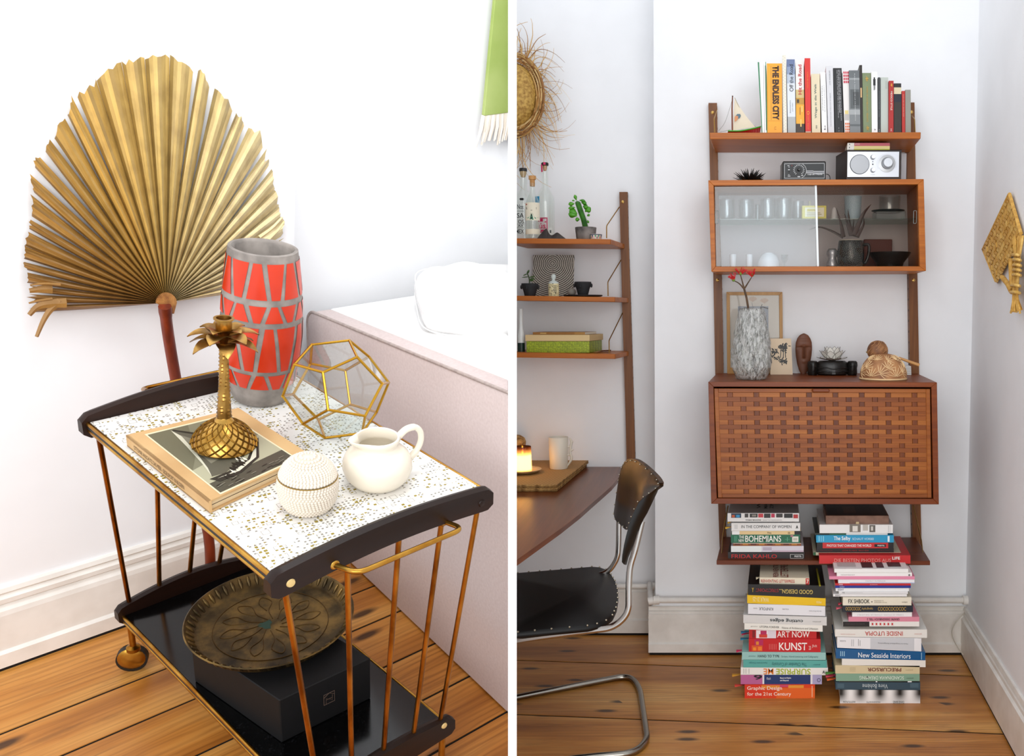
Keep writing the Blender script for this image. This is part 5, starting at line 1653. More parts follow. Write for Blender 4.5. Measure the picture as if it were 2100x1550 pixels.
def lotus(nq, r0, out, up, L, wd, ph, z0):
    for q in range(nq):
        an = ph + 2 * math.pi * q / nq
        rad, tan = V((math.cos(an), math.sin(an) * 0.92, 0)), V((-math.sin(an), math.cos(an), 0))
        L_, R_ = [], []
        N = 7
        vs = []
        for i in range(N + 1):
            s = i / N
            w_ = wd * math.sin(math.pi * min(1, 0.12 + 0.88 * s)) ** 0.8 if i < N else 0.0004
            cen = lc + rad * (r0 + out * L * s + 0.004 * math.sin(s * 2)) + V((0, 0, z0 + up * L * s - 0.004 * s * (1 - s)))
            vs += [cen - tan * w_, cen + rad * 0.003 * (1 - s), cen + tan * w_]
        p = t.part('petal', MB().add(vs, [(3 * i + j, 3 * i + j + 1, 3 * i + j + 4, 3 * i + j + 3) for i in range(N) for j in range(2)]), pet.m, smooth=180)
        t.part('petal_rim', MB().tube([vs[3 * i] for i in range(N + 1)] + [vs[3 * i + 2] for i in range(N, -1, -1)], 0.0006, 4), rim_m, parent=p)
lotus(9, 0.012, 0.97, 0.24, 0.045, 0.015, 0.2, 0.003)
lotus(8, 0.010, 0.70, 0.72, 0.050, 0.017, 0.5, 0.003)
lotus(6, 0.007, 0.36, 0.93, 0.054, 0.016, 0.1, 0.003)
t.part('holder_cup', rev(lc, [(0.001, 0.0005), (0.013, 0.001), (0.016, 0.008), (0.014, 0.008), (0.0005, 0.003)], 16), rim_m, smooth=50)

# carved coconut bird rattle: dome, ball, stick
coco = noisy('coconut_shell', '#7a5236', '#a67a52', 26, 0.6, 0.2)
carve = mat('#ecd0a6', 0.7)
YD_ = yon(530 + 1046 / 4.2, ZDESK)
c = atY(*c3(1616, 0), YD_ + 0.045)
c.z = ZDESK
k = mpp(c) / 4.2
t = Thing('carved_gourd_dome', 'half gourd carved with pale leaf patterns, resting on its rim', 'carving', c)
R0, HH = 200 * k, 215 * k
t.part('shell', MB().lathe([(R0 * math.cos(a) ** 0.75 if a < 1.55 else 1e-5, HH * math.sin(a) + 0.002) for a in [i * math.pi / 2 / 12 for i in range(13)]], c, 36), noisy('gourd_skin', '#9c7150', '#c79a6e', 20, 0.6), smooth=60)
t.part('rim_band', MB().lathe([(R0 * 0.96, 0.0), (R0 * 1.02, 0.001), (R0 * 1.02, 0.006), (R0 * 0.98, 0.007)], c, 36), carve, smooth=50)
def dome(az, el, lift=0.0008):
    cc = max(0.0, math.cos(el)) ** 0.75
    return c + V((math.cos(az) * (R0 * cc + lift), math.sin(az) * (R0 * cc + lift), HH * math.sin(el) + 0.002 + lift))
for q in range(14):
    az0 = -math.pi * (0.04 + 0.115 * q) if q < 9 else -math.pi * (0.1 + 0.2 * (q - 9))
    el0 = (0.12, 0.45, 0.25)[q % 3] if q < 9 else 0.85
    for j in range(7):
        an = math.radians(-75 + 25 * j + 30 * (q % 3))
        L = 0.42 * (1 - 0.04 * abs(j - 3))
        pth = [dome(az0 + math.sin(an) * s * L * 1.1, max(0.03, min(1.35, el0 + math.cos(an) * s * L))) for s in (0.08, 0.4, 0.7, 1.0)]
        t.part('carved_rib', MB().tube(pth, [0.0008, 0.0014, 0.0013, 0.0006], 4), carve)
cb = atY(*c3(1552, 795), YD_ + 0.07)
t = Thing('coconut_ball', 'small round carved coconut with a little beak behind the carved dome', 'carving', cb)
rb = 90 * k
t.part('ball', MB().ball(cb, rb, 24, 16), coco, smooth=180)
t.part('beak', MB().tube([cb + V((-rb * 0.93, -0.004, -0.005)), cb + V((-rb * 1.12, -0.005, -0.004))], [0.005, 0.002], 8), mat('#8a6a2c', 0.5), smooth=50)
fm = MB()
for q in range(26):
    a0, e0 = rnd.uniform(-math.pi, 0), rnd.uniform(-0.3, 1.2)
    pth = [cb + V((math.cos(a0 + s * 0.4) * math.cos(e0 + s * 0.3), math.sin(a0 + s * 0.4) * math.cos(e0 + s * 0.3), math.sin(e0 + s * 0.3))) * (rb + 0.0004) for s in (-0.5, 0, 0.5)]
    fm.tube(pth, 0.0009, 4)
t.part('scratched_lines', fm, mat('#c49a70', 0.7), stuff=True)
single('wooden_stick', 'pale wooden stick resting on the carved dome', 'stick', MB().tube([atY(*c3(1735, 855), YD_ + 0.05), atY(*c3(1912, 920), YD_ + 0.03)], [0.0042, 0.0062], 10), mat('#c79a62', 0.5), atY(*c3(1820, 890), YD_ + 0.04), smooth=50)
for i in range(5):
    z0 = ZDESK + i * 0.0067
    q = [V((atY(*c3(1795, 0), 3.39).x, 3.39, z0)), V((atY(*c3(1862 - i, 0), 3.39).x, 3.39, z0)), V((atY(*c3(1795, 0), 3.39).x, 3.39, z0 + 0.0062)), V((atY(*c3(1862 - i, 0), 3.39).x, 3.39, z0 + 0.0062))]
    book('notebook', 'thin white notebook, number %s from the bottom of the little pile behind the carved dome' % ('one', 'two', 'three', 'four', 'five')[i], 'thin white notebooks behind the carved dome', q, 0.07, '#e4e6e4', hard=False)

# woven straw fan hanging on the side wall
wn = V((-nrm.x, -nrm.y, 0))


def atW(px, py, off=0.0):
    d = ray(px, py)
    p0 = w0 + wn * off
    return CAM + d * ((p0 - CAM).dot(wn) / d.dot(wn))


def c8(u, v):
    return 1880 + u / 4.56, 360 + v / 4.56


c = atW(*c8(820, 640), 0.01)
t = Thing('straw_fan', 'woven straw fan with a bound handle hanging on the side wall', 'fan', c)
straw = [noisy('straw_%d' % i, a, b, 60, 0.6, 0.1) for i, (a, b) in enumerate((('#c79a4a', '#e0b866'), ('#b98a3e', '#d2a754'), ('#d3ab5a', '#e8c67c')))]
A_, L_, B_, R_ = (868, 172), (622, 690), (752, 1010), (985, 575)
def wq(s, q, off):
    x = lerp(lerp(A_[0], R_[0], s), lerp(L_[0], B_[0], s), q)
    y = lerp(lerp(A_[1], R_[1], s), lerp(L_[1], B_[1], s), q)
    return atW(*c8(x, y), off)
t.part('woven_base', MB().hexa([wq(0, 0, 0.004), wq(1, 0, 0.004), wq(1, 1, 0.004), wq(0, 1, 0.004), wq(0, 0, 0.012), wq(1, 0, 0.012), wq(1, 1, 0.012), wq(0, 1, 0.012)]), straw[1])
NS, NQ = 9, 17
for i in range(NS):
    for j in range(NQ):
        s0, s1, q0, q1 = i / NS, (i + 1) / NS, j / NQ, (j + 1) / NQ
        sl = 0.55 / NQ * (1 if i % 2 else -1)
        f = [wq(s0 + 0.006, max(0, min(1, q0 - sl * 0.5 + 0.006)), 0.0125), wq(s1 - 0.006, max(0, min(1, q0 + sl * 0.5 + 0.006)), 0.0125), wq(s1 - 0.006, max(0, min(1, q1 + sl * 0.5 - 0.008)), 0.0125), wq(s0 + 0.006, max(0, min(1, q1 - sl * 0.5 - 0.008)), 0.0125)]
        up = wn * rnd.uniform(0.003, 0.006)
        t.part('woven_strip', MB().hexa(f + [p + up for p in f]), straw[rnd.choice((0, 0, 2))])
edge = MB()
for path in ([A_, L_, B_], [A_, R_]):
    pts = []
    for (x0, y0), (x1, y1) in zip(path, path[1:]):
        for s in range(12):
            pts.append(atW(*c8(lerp(x0, x1, s / 12), lerp(y0, y1, s / 12)), 0.012 + 0.002 * (s % 2)))
    edge.tube(pts, 0.006, 6)
t.part('plaited_edge', edge, straw[0], smooth=60, stuff=True)
for q in range(16):
    u0 = rnd.uniform(880, 985)
    u1 = rnd.uniform(872, 990)
    t.part('handle_straw', MB().tube([atW(*c8(u0 + 20, 560 + rnd.uniform(0, 60)), 0.016), atW(*c8(lerp(u0, 930, 0.5) + 10, 760), 0.026), atW(*c8(lerp(u0, 920, 0.6), 1060), 0.03), atW(*c8(u1, 1250 + rnd.uniform(-8, 35)), 0.02 + rnd.uniform(0, 0.02))], 0.0035, 6), straw[q % 3], smooth=60)
for pts in ([(800, 950), (850, 1010), (885, 1080)], [(880, 780), (885, 920), (895, 1060)]):
    t.part('bound_stem', MB().tube([atW(*c8(*p), 0.022) for p in pts], 0.0085, 8), straw[0], smooth=60)
for u, v, r_, a_ in ((930, 745, 33, 1), (938, 790, 35, 1), (938, 840, 35, 1), (938, 885, 35, 1), (935, 930, 36, 1), (925, 1030, 40, 1), (920, 1095, 44, 1)):
    m_ = [atW(*c8(u + r_ * math.cos(a), v + 8 * math.cos(a + 1)), 0.026 + 0.018 * math.sin(a)) for a in [2 * math.pi * i / 14 for i in range(14)]]
    t.part('binding', MB().tube(m_, 0.0045, 6, closed=True), straw[2], smooth=60)
# ================================================================== things on the small shelves
ZS1, ZS2, ZS3 = atY(1150, 489.2, YS).z, atY(1150, 607.3, YS).z, atY(1150, 724.2, YS).z


def n7(u, v):
    return 1050 + u / 7.38, 310 + v / 7.38


def n5(u, v):
    return 1050 + u / 5.74, 490 + v / 5.74


def n8(u, v):
    return 1050 + u / 8.61, 320 + v / 8.61


bottle_glass = thin_glass('bottle_glass', '#fdfefd', 0.045, '#c3ceca')


def bottle(label, cx, Y, prof, kpx=8.61, clip=None):
    c = atY(1050 + cx / kpx, 0, Y)
    c.z = ZS1
    k = mpp(c) / kpx
    t = Thing('bottle', label, 'bottle', c, clip=clip)
    body = t.part('bottle_body', MB().lathe([(max(1e-5, r * k), z * k) for r, z in prof], c, 32), bottle_glass, smooth=60)
    return t, c, k, body


def band(t, c, k, r, z0, z1, a0, a1, material, name='label', col=None, par=None):
    m = MB().lathe([(r * k, z0 * k), (r * k, z1 * k)], c, 20, a0=a0, a1=a1)
    return t.part(name, m, material, parent=par, smooth=180)


def curved_text(s, t, c, k, r, x0, x1, z0, z1, col, par, bold=0.01):
    """lettering on the front of a bottle; x0..x1 measured from its axis"""
    y = -math.sqrt(max(0.0, (r * k) ** 2 - (min(abs(x0), abs(x1)) * k) ** 2)) - 0.0006
    letter(s, c + V((x0 * k, y, z0 * k)), V(((x1 - x0) * k, 0, 0)), V((0, 0, (z1 - z0) * k)), mat(col, 0.5), t, par, bold)


H2 = 3 * math.pi / 2
# bottle with the black cap
t, c, k, body = bottle('clear bottle with a black cap and black lettering, half hidden by the white panel', 155, 3.56,
                       [(0.1, 6), (168, 6), (176, 20), (176, 640), (165, 770), (120, 850), (78, 880), (70, 900), (66, 1150), (74, 1200), (66, 1210), (58, 900), (165, 700), (166, 30), (0.1, 24)], clip='R')
t.part('cap', MB().lathe([(0.1, 1205), (70, 1205), (72, 1210), (72, 1258), (66, 1266), (0.1, 1267)] and [(max(1e-5, r * k), z * k) for r, z in ((0.1, 1212), (70, 1212), (70, 1258), (64, 1266), (0.1, 1267))], c, 20), mat('#1e1e20', 0.4), smooth=40)
t.part('stopper', MB().lathe([(max(1e-5, r * k), z * k) for r, z in ((0.1, 1110), (34, 1112), (56, 1165), (58, 1210))], c, 16), mat('#c3a676', 0.7), smooth=60)
for s, x0, x1, z0, z1 in (('SA', -86, 34, 388, 470), ('OS', -66, 34, 292, 355), ('AX', -70, 26, 232, 272), ('MEX', -110, 30, 118, 190), ('Nos', -80, 30, 540, 620)):
    letter(s, c + V((x0 * k, -178 * k, z0 * k)), V(((x1 - x0) * k, 0, 0)), V((0, 0, (z1 - z0) * k)), mat('#26282a', 0.5), t, body, 0.01)
pm = MB()
for x0, x1, z0, z1 in ((-110, 34, 500, 506), (-110, 34, 214, 219), (-110, 34, 278, 282), (-30, 30, 690, 730), (-45, 45, 705, 715)):
    pm.poly([c + V((x * k, -178 * k, z * k)) for x, z in ((x0, z0), (x1, z0), (x1, z1), (x0, z1))], '#26282a')
pm.poly([c + V((x * k, -177.6 * k, z * k)) for x, z in ((-110, 20), (34, 20), (34, 100), (-110, 100))], '#d8dad8')
t.part('label_print', pm, PRINT, parent=body, stuff=True)

# tall bottle with the pink label
t, c, k, body = bottle('tall clear bottle with a pink label and pink seal strip, behind the wooden-stoppered one', 545, 3.62,
                       [(0.1, 6), (150, 6), (160, 20), (162, 700), (155, 790), (110, 880), (72, 930), (60, 960), (54, 1200), (58, 1320), (50, 1325), (46, 960), (150, 760), (152, 30), (0.1, 24)])
t.part('cap', MB().lathe([(max(1e-5, r * k), z * k) for r, z in ((0.1, 1330), (62, 1330), (66, 1345), (64, 1372), (50, 1385), (0.1, 1386))], c, 20), mat('#1b1b1d', 0.4), smooth=40)
t.part('stopper', MB().lathe([(max(1e-5, r * k), z * k) for r, z in ((0.1, 1240), (24, 1242), (36, 1290), (38, 1332))], c, 14), mat('#c98f52', 0.7), smooth=60)
strip_m = MB()
strip_m.poly([c + V((x * k, y * k, z * k)) for x, y, z in ((-58, -45, 1215), (-28, -62, 1215), (-36, -62, 1345), (-62, -45, 1345))], '#d3266f')
strip_m.poly([c + V((x * k, y * k, z * k)) for x, y, z in ((-18, -66, 1338), (22, -66, 1338), (22, -66, 1380), (-18, -66, 1380))], '#d3266f')
t.part('seal_strip', strip_m, PRINT)
pm = MB()
Yp = -164
def lr(x0, x1, z0, z1, col, d=0.0):
    pm.poly([c + V((x * k, (-math.sqrt(max(1, 164 ** 2 - (x * 0.8) ** 2)) - d) * k, z * k)) for x, z in ((x0, z0), (x1, z0), (x1, z1), (x0, z1))], col)
lr(-110, 62, 150, 420, '#eadfe0')
for x0, x1, z0, z1 in ((44, 60, 155, 415), (-110, 60, 155, 172), (-110, 44, 398, 415), (-110, -20, 345, 395), (10, 40, 330, 350), (-60, 20, 176, 205), (20, 40, 176, 225)):
    lr(x0, x1, z0, z1, '#c92a68', 1.5)
lr(-165, -75, 600, 790, '#dff0f4')
lr(-158, -80, 610, 782, '#2f9fc6', 1.5)
lr(-140, -95, 625, 660, '#e4f3f6', 3)
lr(80, 135, 110, 240, '#e0e3df')
lr(95, 120, 150, 200, '#5f6564', 1.5)
t.part('label_print', pm, PRINT, parent=body, stuff=True)
letter('ús', c + V((-85 * k, -168 * k, 225 * k)), V((112 * k, 0, 0)), V((0, 0, 95 * k)), mat('#c92a68', 0.5), t, body, 0.01)

# bottle with the wooden stopper
t, c, k, body = bottle('clear bottle with a wooden stopper and a cream label reading MEZCAL UNION', 318, 3.50,
                       [(0.1, 6), (118, 6), (126, 18), (128, 560), (122, 640), (84, 740), (58, 790), (50, 830), (50, 960), (58, 985), (48, 990), (44, 820), (118, 620), (118, 30), (0.1, 24)])
wd = wood('stopper_wood', '#b98a55', '#cfa26c', '#dcb582', 0, 80)
t.part('stopper', MB().lathe([(max(1e-5, r * k), z * k) for r, z in ((0.1, 930), (44, 932), (46, 1045), (66, 1050), (66, 1108), (60, 1114), (0.1, 1115))], c, 20), wd, smooth=40)
lab = band(t, c, k, 130, 330, 640, H2 - 1.35, H2 + 1.35, mat('#ece6d4', 0.6))
band(t, c, k, 130, 90, 180, H2 - 1.3, H2 + 1.3, mat('#e8e0cc', 0.6), 'lower_label')
curved_text('UNIÓN', t, c, k, 131, -96, 84, 520, 572, '#26282a', lab, 0.02)
curved_text('MEZCAL', t, c, k, 131, -98, 84, 590, 622, '#b93a34', lab, 0.012)
pm = MB()
for i in range(8):
    a = math.pi * (0.06 + 0.88 * i / 7)
    ray_ = [(0, 430), (118 * math.cos(a - 0.07), 330 + 90 * math.sin(a - 0.07) - 20 * 0), (118 * math.cos(a + 0.07), 330 + 90 * math.sin(a + 0.07))]
    pts = []
    for x, z in ((22 * math.cos(a), 470 - 10 * math.sin(a)), (122 * math.cos(a - 0.1), 330 + 120 * (1 - abs(math.cos(a))) * 0.0 + 60 * abs(math.cos(a))), (122 * math.cos(a + 0.1), 330 + 60 * abs(math.cos(a + 0.1)))):
        pts.append(c + V((x * k, -(math.sqrt(max(4, 131 ** 2 - x * x)) + 1.5) * k, z * k)))
    pm.poly(pts, '#3f9f7c')
for x0, x1, z0, z1 in ((-8, 8, 395, 440), (-12, 12, 350, 392), (-14, 14, 500, 507)):
    pm.poly([c + V((x * k, -133 * k, z * k)) for x, z in ((x0, z0), (x1, z0), (x1, z1), (x0, z1))], '#3b3d3e')
t.part('label_print', pm, PRINT, parent=lab)

# dark mountain sculpture
Ym = 3.455
pk = [(438, 1446), (470, 1400), (520, 1340), (560, 1300), (595, 1272), (615, 1290), (640, 1350), (668, 1385), (695, 1392), (730, 1378), (762, 1352), (792, 1343), (820, 1358), (870, 1398), (920, 1436), (945, 1452)]
P = [atY(*n8(u, v), Ym) for u, v in pk]
P[0].z = P[-1].z = ZS1
m = MB()
vs = []
for p in P:
    h = max(0.0005, p.z - ZS1)
    vs += [V((p.x, Ym - h * 0.22, ZS1 + 0.0004)), V((p.x, Ym + 0.012, ZS1 + h)), V((p.x, Ym + 0.03 + h * 0.2, ZS1 + 0.0004))]
m.add(vs, [(3 * i + j, 3 * i + j + 1, 3 * i + j + 4, 3 * i + j + 3) for i in range(len(P) - 1) for j in range(2)] + [(3 * i, 3 * i + 3, 3 * i + 5, 3 * i + 2) for i in range(len(P) - 1)])
single('mountain_sculpture', 'dark two-peaked mountain shaped sculpture in front of the bottles', 'sculpture', m, noisy('slate', '#3a3230', '#544944', 30, 0.7, 0.1), V((P[7].x, Ym, ZS1)))

# green succulent in a grey pot
Yp = 3.50
c = atY(*n7(1106, 0), Yp)
c.z = ZS1
k = mpp(c) / 7.38
t = Thing('concrete_pot', 'grey mottled concrete pot with the green succulent', 'pot', c)
t.part('pot_body', MB().lathe([(max(1e-5, r * k), z * k) for r, z in ((0.1, 0), (138, 0), (142, 6), (162, 178), (158, 186), (148, 184), (142, 150), (0.1, 145))], c, 28), noisy('concrete', '#55504e', '#9c9590', 16, 0.9, 0.15), smooth=50)
t.part('soil', MB().lathe([(max(1e-5, r * k), z * k) for r, z in ((147, 165), (80, 170), (0.1, 172))], c, 20), mat('#30251d', 0.9))
t = Thing('succulent_plant', 'upright green succulent with paddle leaves in the grey pot', 'plant', c + V((0, 0, 0.022)))
green = noisy('succulent_green', '#2f6a1f', '#4d8f2c', 30, 0.4, 0.1)
leafg = noisy('paddle_leaf', '#4f9a22', '#74b83c', 12, 0.35)
P = lambda u, v, d=0: atY(*n7(u, v), Yp + d)
path = bez([P(1110, 1160), P(1085, 1050), P(1040, 920), P(1000, 800), P(985, 752)], 5)
nn = len(path)
vs, fsx = [], []
for i, p in enumerate(path):
    r = (44 if i < nn - 4 else (42, 36, 26, 10)[i - nn + 4]) * k
    for j in range(12):
        a = 2 * math.pi * j / 12
        q = r * (1.12 if j % 4 == 0 else 0.9)
        vs.append(p + V((q * math.cos(a + 0.5), q * math.sin(a + 0.5), 0.15 * q * math.cos(a))))
for i in range(nn - 1):
    for j in range(12):
        l = (j + 1) % 12
        fsx.append((i * 12 + j, i * 12 + l, i * 12 + 12 + l, i * 12 + 12 + j))
fsx.append(tuple(range(12 * nn - 12, 12 * nn)))
t.part('stem', MB().add(vs, fsx), green, smooth=70)
for (u0, v0), (u1, v1), w_ in (((975, 745), (945, 655), 20), ((950, 748), (905, 745), 12), ((945, 795), (850, 800), 26), ((955, 850), (848, 865), 22), ((985, 950), (862, 895), 46), ((985, 975), (850, 945), 40), ((1020, 740), (1110, 755), 18), ((1050, 775), (1128, 790), 26),
                             ((1075, 830), (1145, 850), 34), ((1105, 915), (1190, 850), 36), ((1115, 900), (1195, 895), 28), ((1135, 980), (1178, 955), 18), ((1025, 1030), (955, 1035), 26), ((1140, 1040), (1160, 1090), 14)):
    a, b = P(u0, v0, -0.012), P(u1, v1, -0.018)
    d = (b - a)
    nn_ = d.normalized().cross(V((0, -1, 0)))
    vs = []
    N = 7
    for i in range(N + 1):
        s = i / N
        w2 = 1.3 * w_ * k * (0.18 + 0.82 * math.sin(math.pi * min(1.0, s ** 1.3)) if i < N else 0.02)
        cpt = a + d * s + V((0, 0.004 * s * s, 0))
        for sg, yy in ((-1, 0), (0, -0.0025), (1, 0), (0, 0.0022)):
            vs.append(cpt + nn_ * (sg * w2) + V((0, yy * (0.4 + math.sin(math.pi * s)), 0)))
    fsx = [(i * 4 + j, i * 4 + (j + 1) % 4, i * 4 + 4 + (j + 1) % 4, i * 4 + 4 + j) for i in range(N) for j in range(4)]
    t.part('leaf', MB().add(vs, fsx), leafg, smooth=180)
# small patterned cup
c = atY(*n7(1262, 0), 3.47)
c.z = ZS1
k = mpp(c) / 7.38
t = Thing('patterned_cup', 'tiny cup painted with colourful triangles beside the grey pot', 'cup', c)
t.part('cup_body', MB().lathe([(max(1e-5, r * k), z * k) for r, z in ((0.1, 0), (82, 0), (90, 72), (84, 74), (78, 10), (0.1, 8))], c, 28), mat('#e2d8cc', 0.4), smooth=50)
pm = MB()
cols = ('#2f8a6a', '#c9694e', '#1f3f6b', '#e0b2b4', '#3f9a72', '#7a3f55')
for i in range(22):
    a0, a1 = 2 * math.pi * i / 22, 2 * math.pi * (i + 1) / 22
    am = (a0 + a1) / 2
    f_ = lambda a, z: c + V(((82 + 8 * z / 72 + 1) * k * math.cos(a), (82 + 8 * z / 72 + 1) * k * math.sin(a), z * k))
    if i % 2:
        pm.poly([f_(a0, 8), f_(a1, 8), f_(am, 56)], cols[i % 6])
    else:
        pm.poly([f_(a0, 56), f_(am, 8), f_(a1, 56)], cols[i % 6])
    pm.poly([f_(a0, 58), f_(a1, 58), f_(a1, 70), f_(a0, 70)], '#2b3f66')
t.part('painted_pattern', pm, PRINT)

# middle shelf
Yp = 3.50
clay = noisy('black_clay', '#26272a', '#3d3e42', 24, 0.75, 0.1)
def head_pot(label, u, zr, Y, z0, flip):
    c = atY(*n5(u, 0), Y)
    c.z = z0
    k = mpp(c) / 5.74
    t = Thing('head_pot', label, 'pot', c)
    H = zr
    prof = [(0.1, 0), (58, 0), (62, 6), (78, H * 0.45), (96, H * 0.75), (100, H - 4), (96, H), (88, H - 3), (80, H * 0.7), (0.1, H * 0.55)]
    b_ = t.part('pot_body', MB().lathe([(max(1e-5, r * k), z * k) for r, z in prof], c, 28), clay, smooth=60)
    at_ = lambda x, z, d=0: c + V((x * k, -(math.sqrt(max(1, (62 + 38 * z / H) ** 2 - x * x)) + d) * k, z * k))
    t.part('nose', MB().tube([at_(-18 * flip, H * 0.9, -3), at_(-20 * flip, H * 0.68, 8), at_(-20 * flip, H * 0.56, 12)], [4 * k, 8 * k, 13 * k], 8), clay, parent=b_, smooth=60)
    for sg in (-1, 1):
        t.part('ear', MB().ball(c + V((sg * 100 * k, 0, H * 0.72 * k)), 14 * k, 10, 8, sz=1.8), clay, parent=b_, smooth=60)
        t.part('brow', MB().tube([at_(-20 * flip + sg * 10, H * 0.9, 0), at_(-20 * flip + sg * 34, H * 0.93, 2), at_(-20 * flip + sg * 58, H * 0.86, 0)], 6 * k, 6), clay, parent=b_, smooth=60)
        t.part('eye', MB().ball(at_(-20 * flip + sg * 36, H * 0.76, -2), 8 * k, 8, 6, sz=0.6), clay, parent=b_, smooth=60)
    t.part('mouth', MB().tube([at_(-44 * flip, H * 0.40, 0), at_(-20 * flip, H * 0.41, 4), at_(6 * flip, H * 0.40, 0)], 5 * k, 6), clay, parent=b_, smooth=60)
    return c, k
c, k = head_pot('black head-shaped pot with a small succulent, near the white panel', 203, 152, 3.5, ZS2, 1)
t = Thing('small_succulent', 'small dark green succulent in the black head pot', 'plant', c + V((0, 0, 0.014)))
P = lambda u, v, d=0: atY(*n5(u, v), 3.5 + d)
t.part('stem', MB().tube(bez([P(205, 545), P(205, 480), P(195, 440), P(178, 405)], 4), 0.0025, 7), mat('#4a5a33', 0.5), smooth=60)
for (u0, v0), (u1, v1), w_ in (((178, 412), (202, 362), 14), ((180, 408), (130, 432), 9), ((198, 445), (115, 452), 8), ((205, 452), (272, 438), 12), ((205, 475), (272, 470), 15), ((205, 492), (255, 490), 10)):
    a, b = P(u0, v0, -0.004), P(u1, v1, -0.008)
    t.part('leaf', MB().tube([a, lerp(a, b, 0.3), lerp(a, b, 0.7), b], [w_ * k * 0.4, w_ * k, w_ * k, w_ * k * 0.2], 8, flat=0.5), noisy('dark_leaf', '#3d5a30', '#5f7d45', 20, 0.4), smooth=60)
c = atY(*n5(830, 0), 3.54)
c.z = ZS2
k = mpp(c) / 5.74
single('black_disc', 'round black plate under the second head-shaped pot', 'plate', MB().lathe([(max(1e-5, r * k), z * k) for r, z in ((0.1, 0), (210, 0), (228, 8), (230, 18), (220, 20), (0.1, 18))], c, 40), mat('#1f2023', 0.5), c, smooth=40)
head_pot('black head-shaped pot standing empty on the round black plate', 830, 152, 3.54, ZS2 + 20 * k + 0.0004, 1)
c = atY(*n5(700, 0), 3.61)
c.z = ZS2 + 0.008
t = single('grey_stone', 'pale grey rounded stone behind the round black plate', 'stone', MB().ball(c + V((0, 0, 0.012)), 50 * k, 18, 12, sz=0.95), noisy('pale_stone', '#a9a59d', '#c9c5bd', 14, 0.8), c - V((0, 0, 0.008)), smooth=180)

Yb = 3.66
P = lambda u, v, Y=Yb: atY(*n5(u, v), Y)
zz = ZS2 + 0.0005
Q = [P(247, 186), P(727, 185), P(718, 640), P(232, 640)]
Q[2].z = Q[3].z = zz
Q[0].y = Q[1].y = Yb + 0.015
rg = NT('concentric_print')
co = rg.n('TexCoord')
mp = rg.n('Mapping')
mp.inputs['Location'].default_value = (0.0, 0, -0.135)
rg.l(co.outputs['Object'], mp.inputs[0])
wr = rg.n('TexWave', _wave_type='RINGS', _rings_direction='Y', Scale=42.0, Distortion=0.8, Detail=1.0)
wr.inputs['Detail Scale'].default_value = 9.0
rg.l(mp.outputs[0], wr.inputs['Vector'])
t = Thing('line_print', 'board printed with fine concentric arcs leaning at the back of the middle shelf', 'picture', (Q[2] + Q[3]) / 2)
t.part('printed_board', MB().hexa(Q + [p + V((0, 0.006, 0)) for p in Q]), rg.color(rg.ramp(wr.outputs['Fac'], [(0.35, '#5a554f'), (0.6, '#d5d0c6')]), 0.7))

# clear figure-shaped bottle with printed body
c = atY(*n5(484, 0), 3.49)
c.z = ZS2
k = mpp(c) / 5.74
t = Thing('figurine_bottle', 'little clear bottle shaped like a head and shoulders with a printed cream body', 'figurine', c)
t.part('head_stopper', MB().lathe([(max(1e-5, r * k), z * k) for r, z in ((62, 150), (58, 166), (30, 180), (17, 192), (17, 204), (27, 216), (30, 236), (22, 256), (0.1, 262))], c, 20, sy=0.7), mat('#dfe8e4', 0.1, 0.0, 0.5, Alpha=0.75), smooth=60)
bd = t.part('printed_body', MB().lathe([(max(1e-5, r * k), z * k) for r, z in ((0.1, 0), (62, 0), (64, 60), (62, 150), (0.1, 152))], c, 20, sy=0.7), mat('#d9cfa8', 0.5), smooth=50)
pm = MB()
for i in range(60):
    u, z = rnd.uniform(-56, 50), rnd.uniform(8, 145)
    w_, h_ = rnd.uniform(3, 12), rnd.uniform(3, 14)
    if 0 < u < 44 and z > 40:
        continue
    yy = -(0.7 * math.sqrt(max(1, 64 ** 2 - u * u)) + 1.6 + 0.02 * i) * k
    pm.poly([c + V((x * k, yy, q * k)) for x, q in ((u, z), (u + w_, z), (u + w_, z + h_), (u, z + h_))], ('#3c372c', '#f0e9cf', '#6b634c')[i % 3])
for i in range(5):
    pm.poly([c + V((x * k, -46.5 * k, q * k)) for x, q in ((2, 120 - i * 18), (42, 120 - i * 18), (42, 126 - i * 18), (2, 126 - i * 18))], '#4a4436')
t.part('body_print', pm, PRINT, parent=bd)

# lowest shelf: snakeskin box, booklet, bottle, paper
Yf = yon(490 + 1338 / 5.74, ZS3)
Yf = max(Yf, YS + 0.01)
P = lambda u, v, Y=Yf: atY(*n5(u, v), Y)
a, b = P(172, 1338), P(908, 1205)
z1 = b.z
dpt_ = 0.16
sh = 0.033
t = Thing('snakeskin_box', 'lime green snakeskin patterned box with a cream lid on the lowest small shelf', 'box', V(((a.x + b.x) / 2, Yf + 0.08, ZS3)))
sn = NT('snakeskin')
v1 = sn.n('TexVoronoi', Scale=1.0, _distance='MANHATTAN')
v1.inputs['Randomness'].default_value = 0.25
sn.l(sn.coords((150, 150, 150)), v1.inputs['Vector'])
v2 = sn.n('TexWave', _wave_type='BANDS', _bands_direction='DIAGONAL', Scale=12.0, Distortion=6.0, Detail=1.0)
sn.l(sn.coords((1.6, 1, 2.2)), v2.inputs['Vector'])
c1 = sn.ramp(v1.outputs['Distance'], [(0.45, '#b7c52c'), (0.7, '#8f9e1f')])
c2_ = sn.mix(sn.ramp(v2.outputs['Fac'], [(0.80, '#000000'), (0.90, '#909090')]), c1, '#4f5a1c')
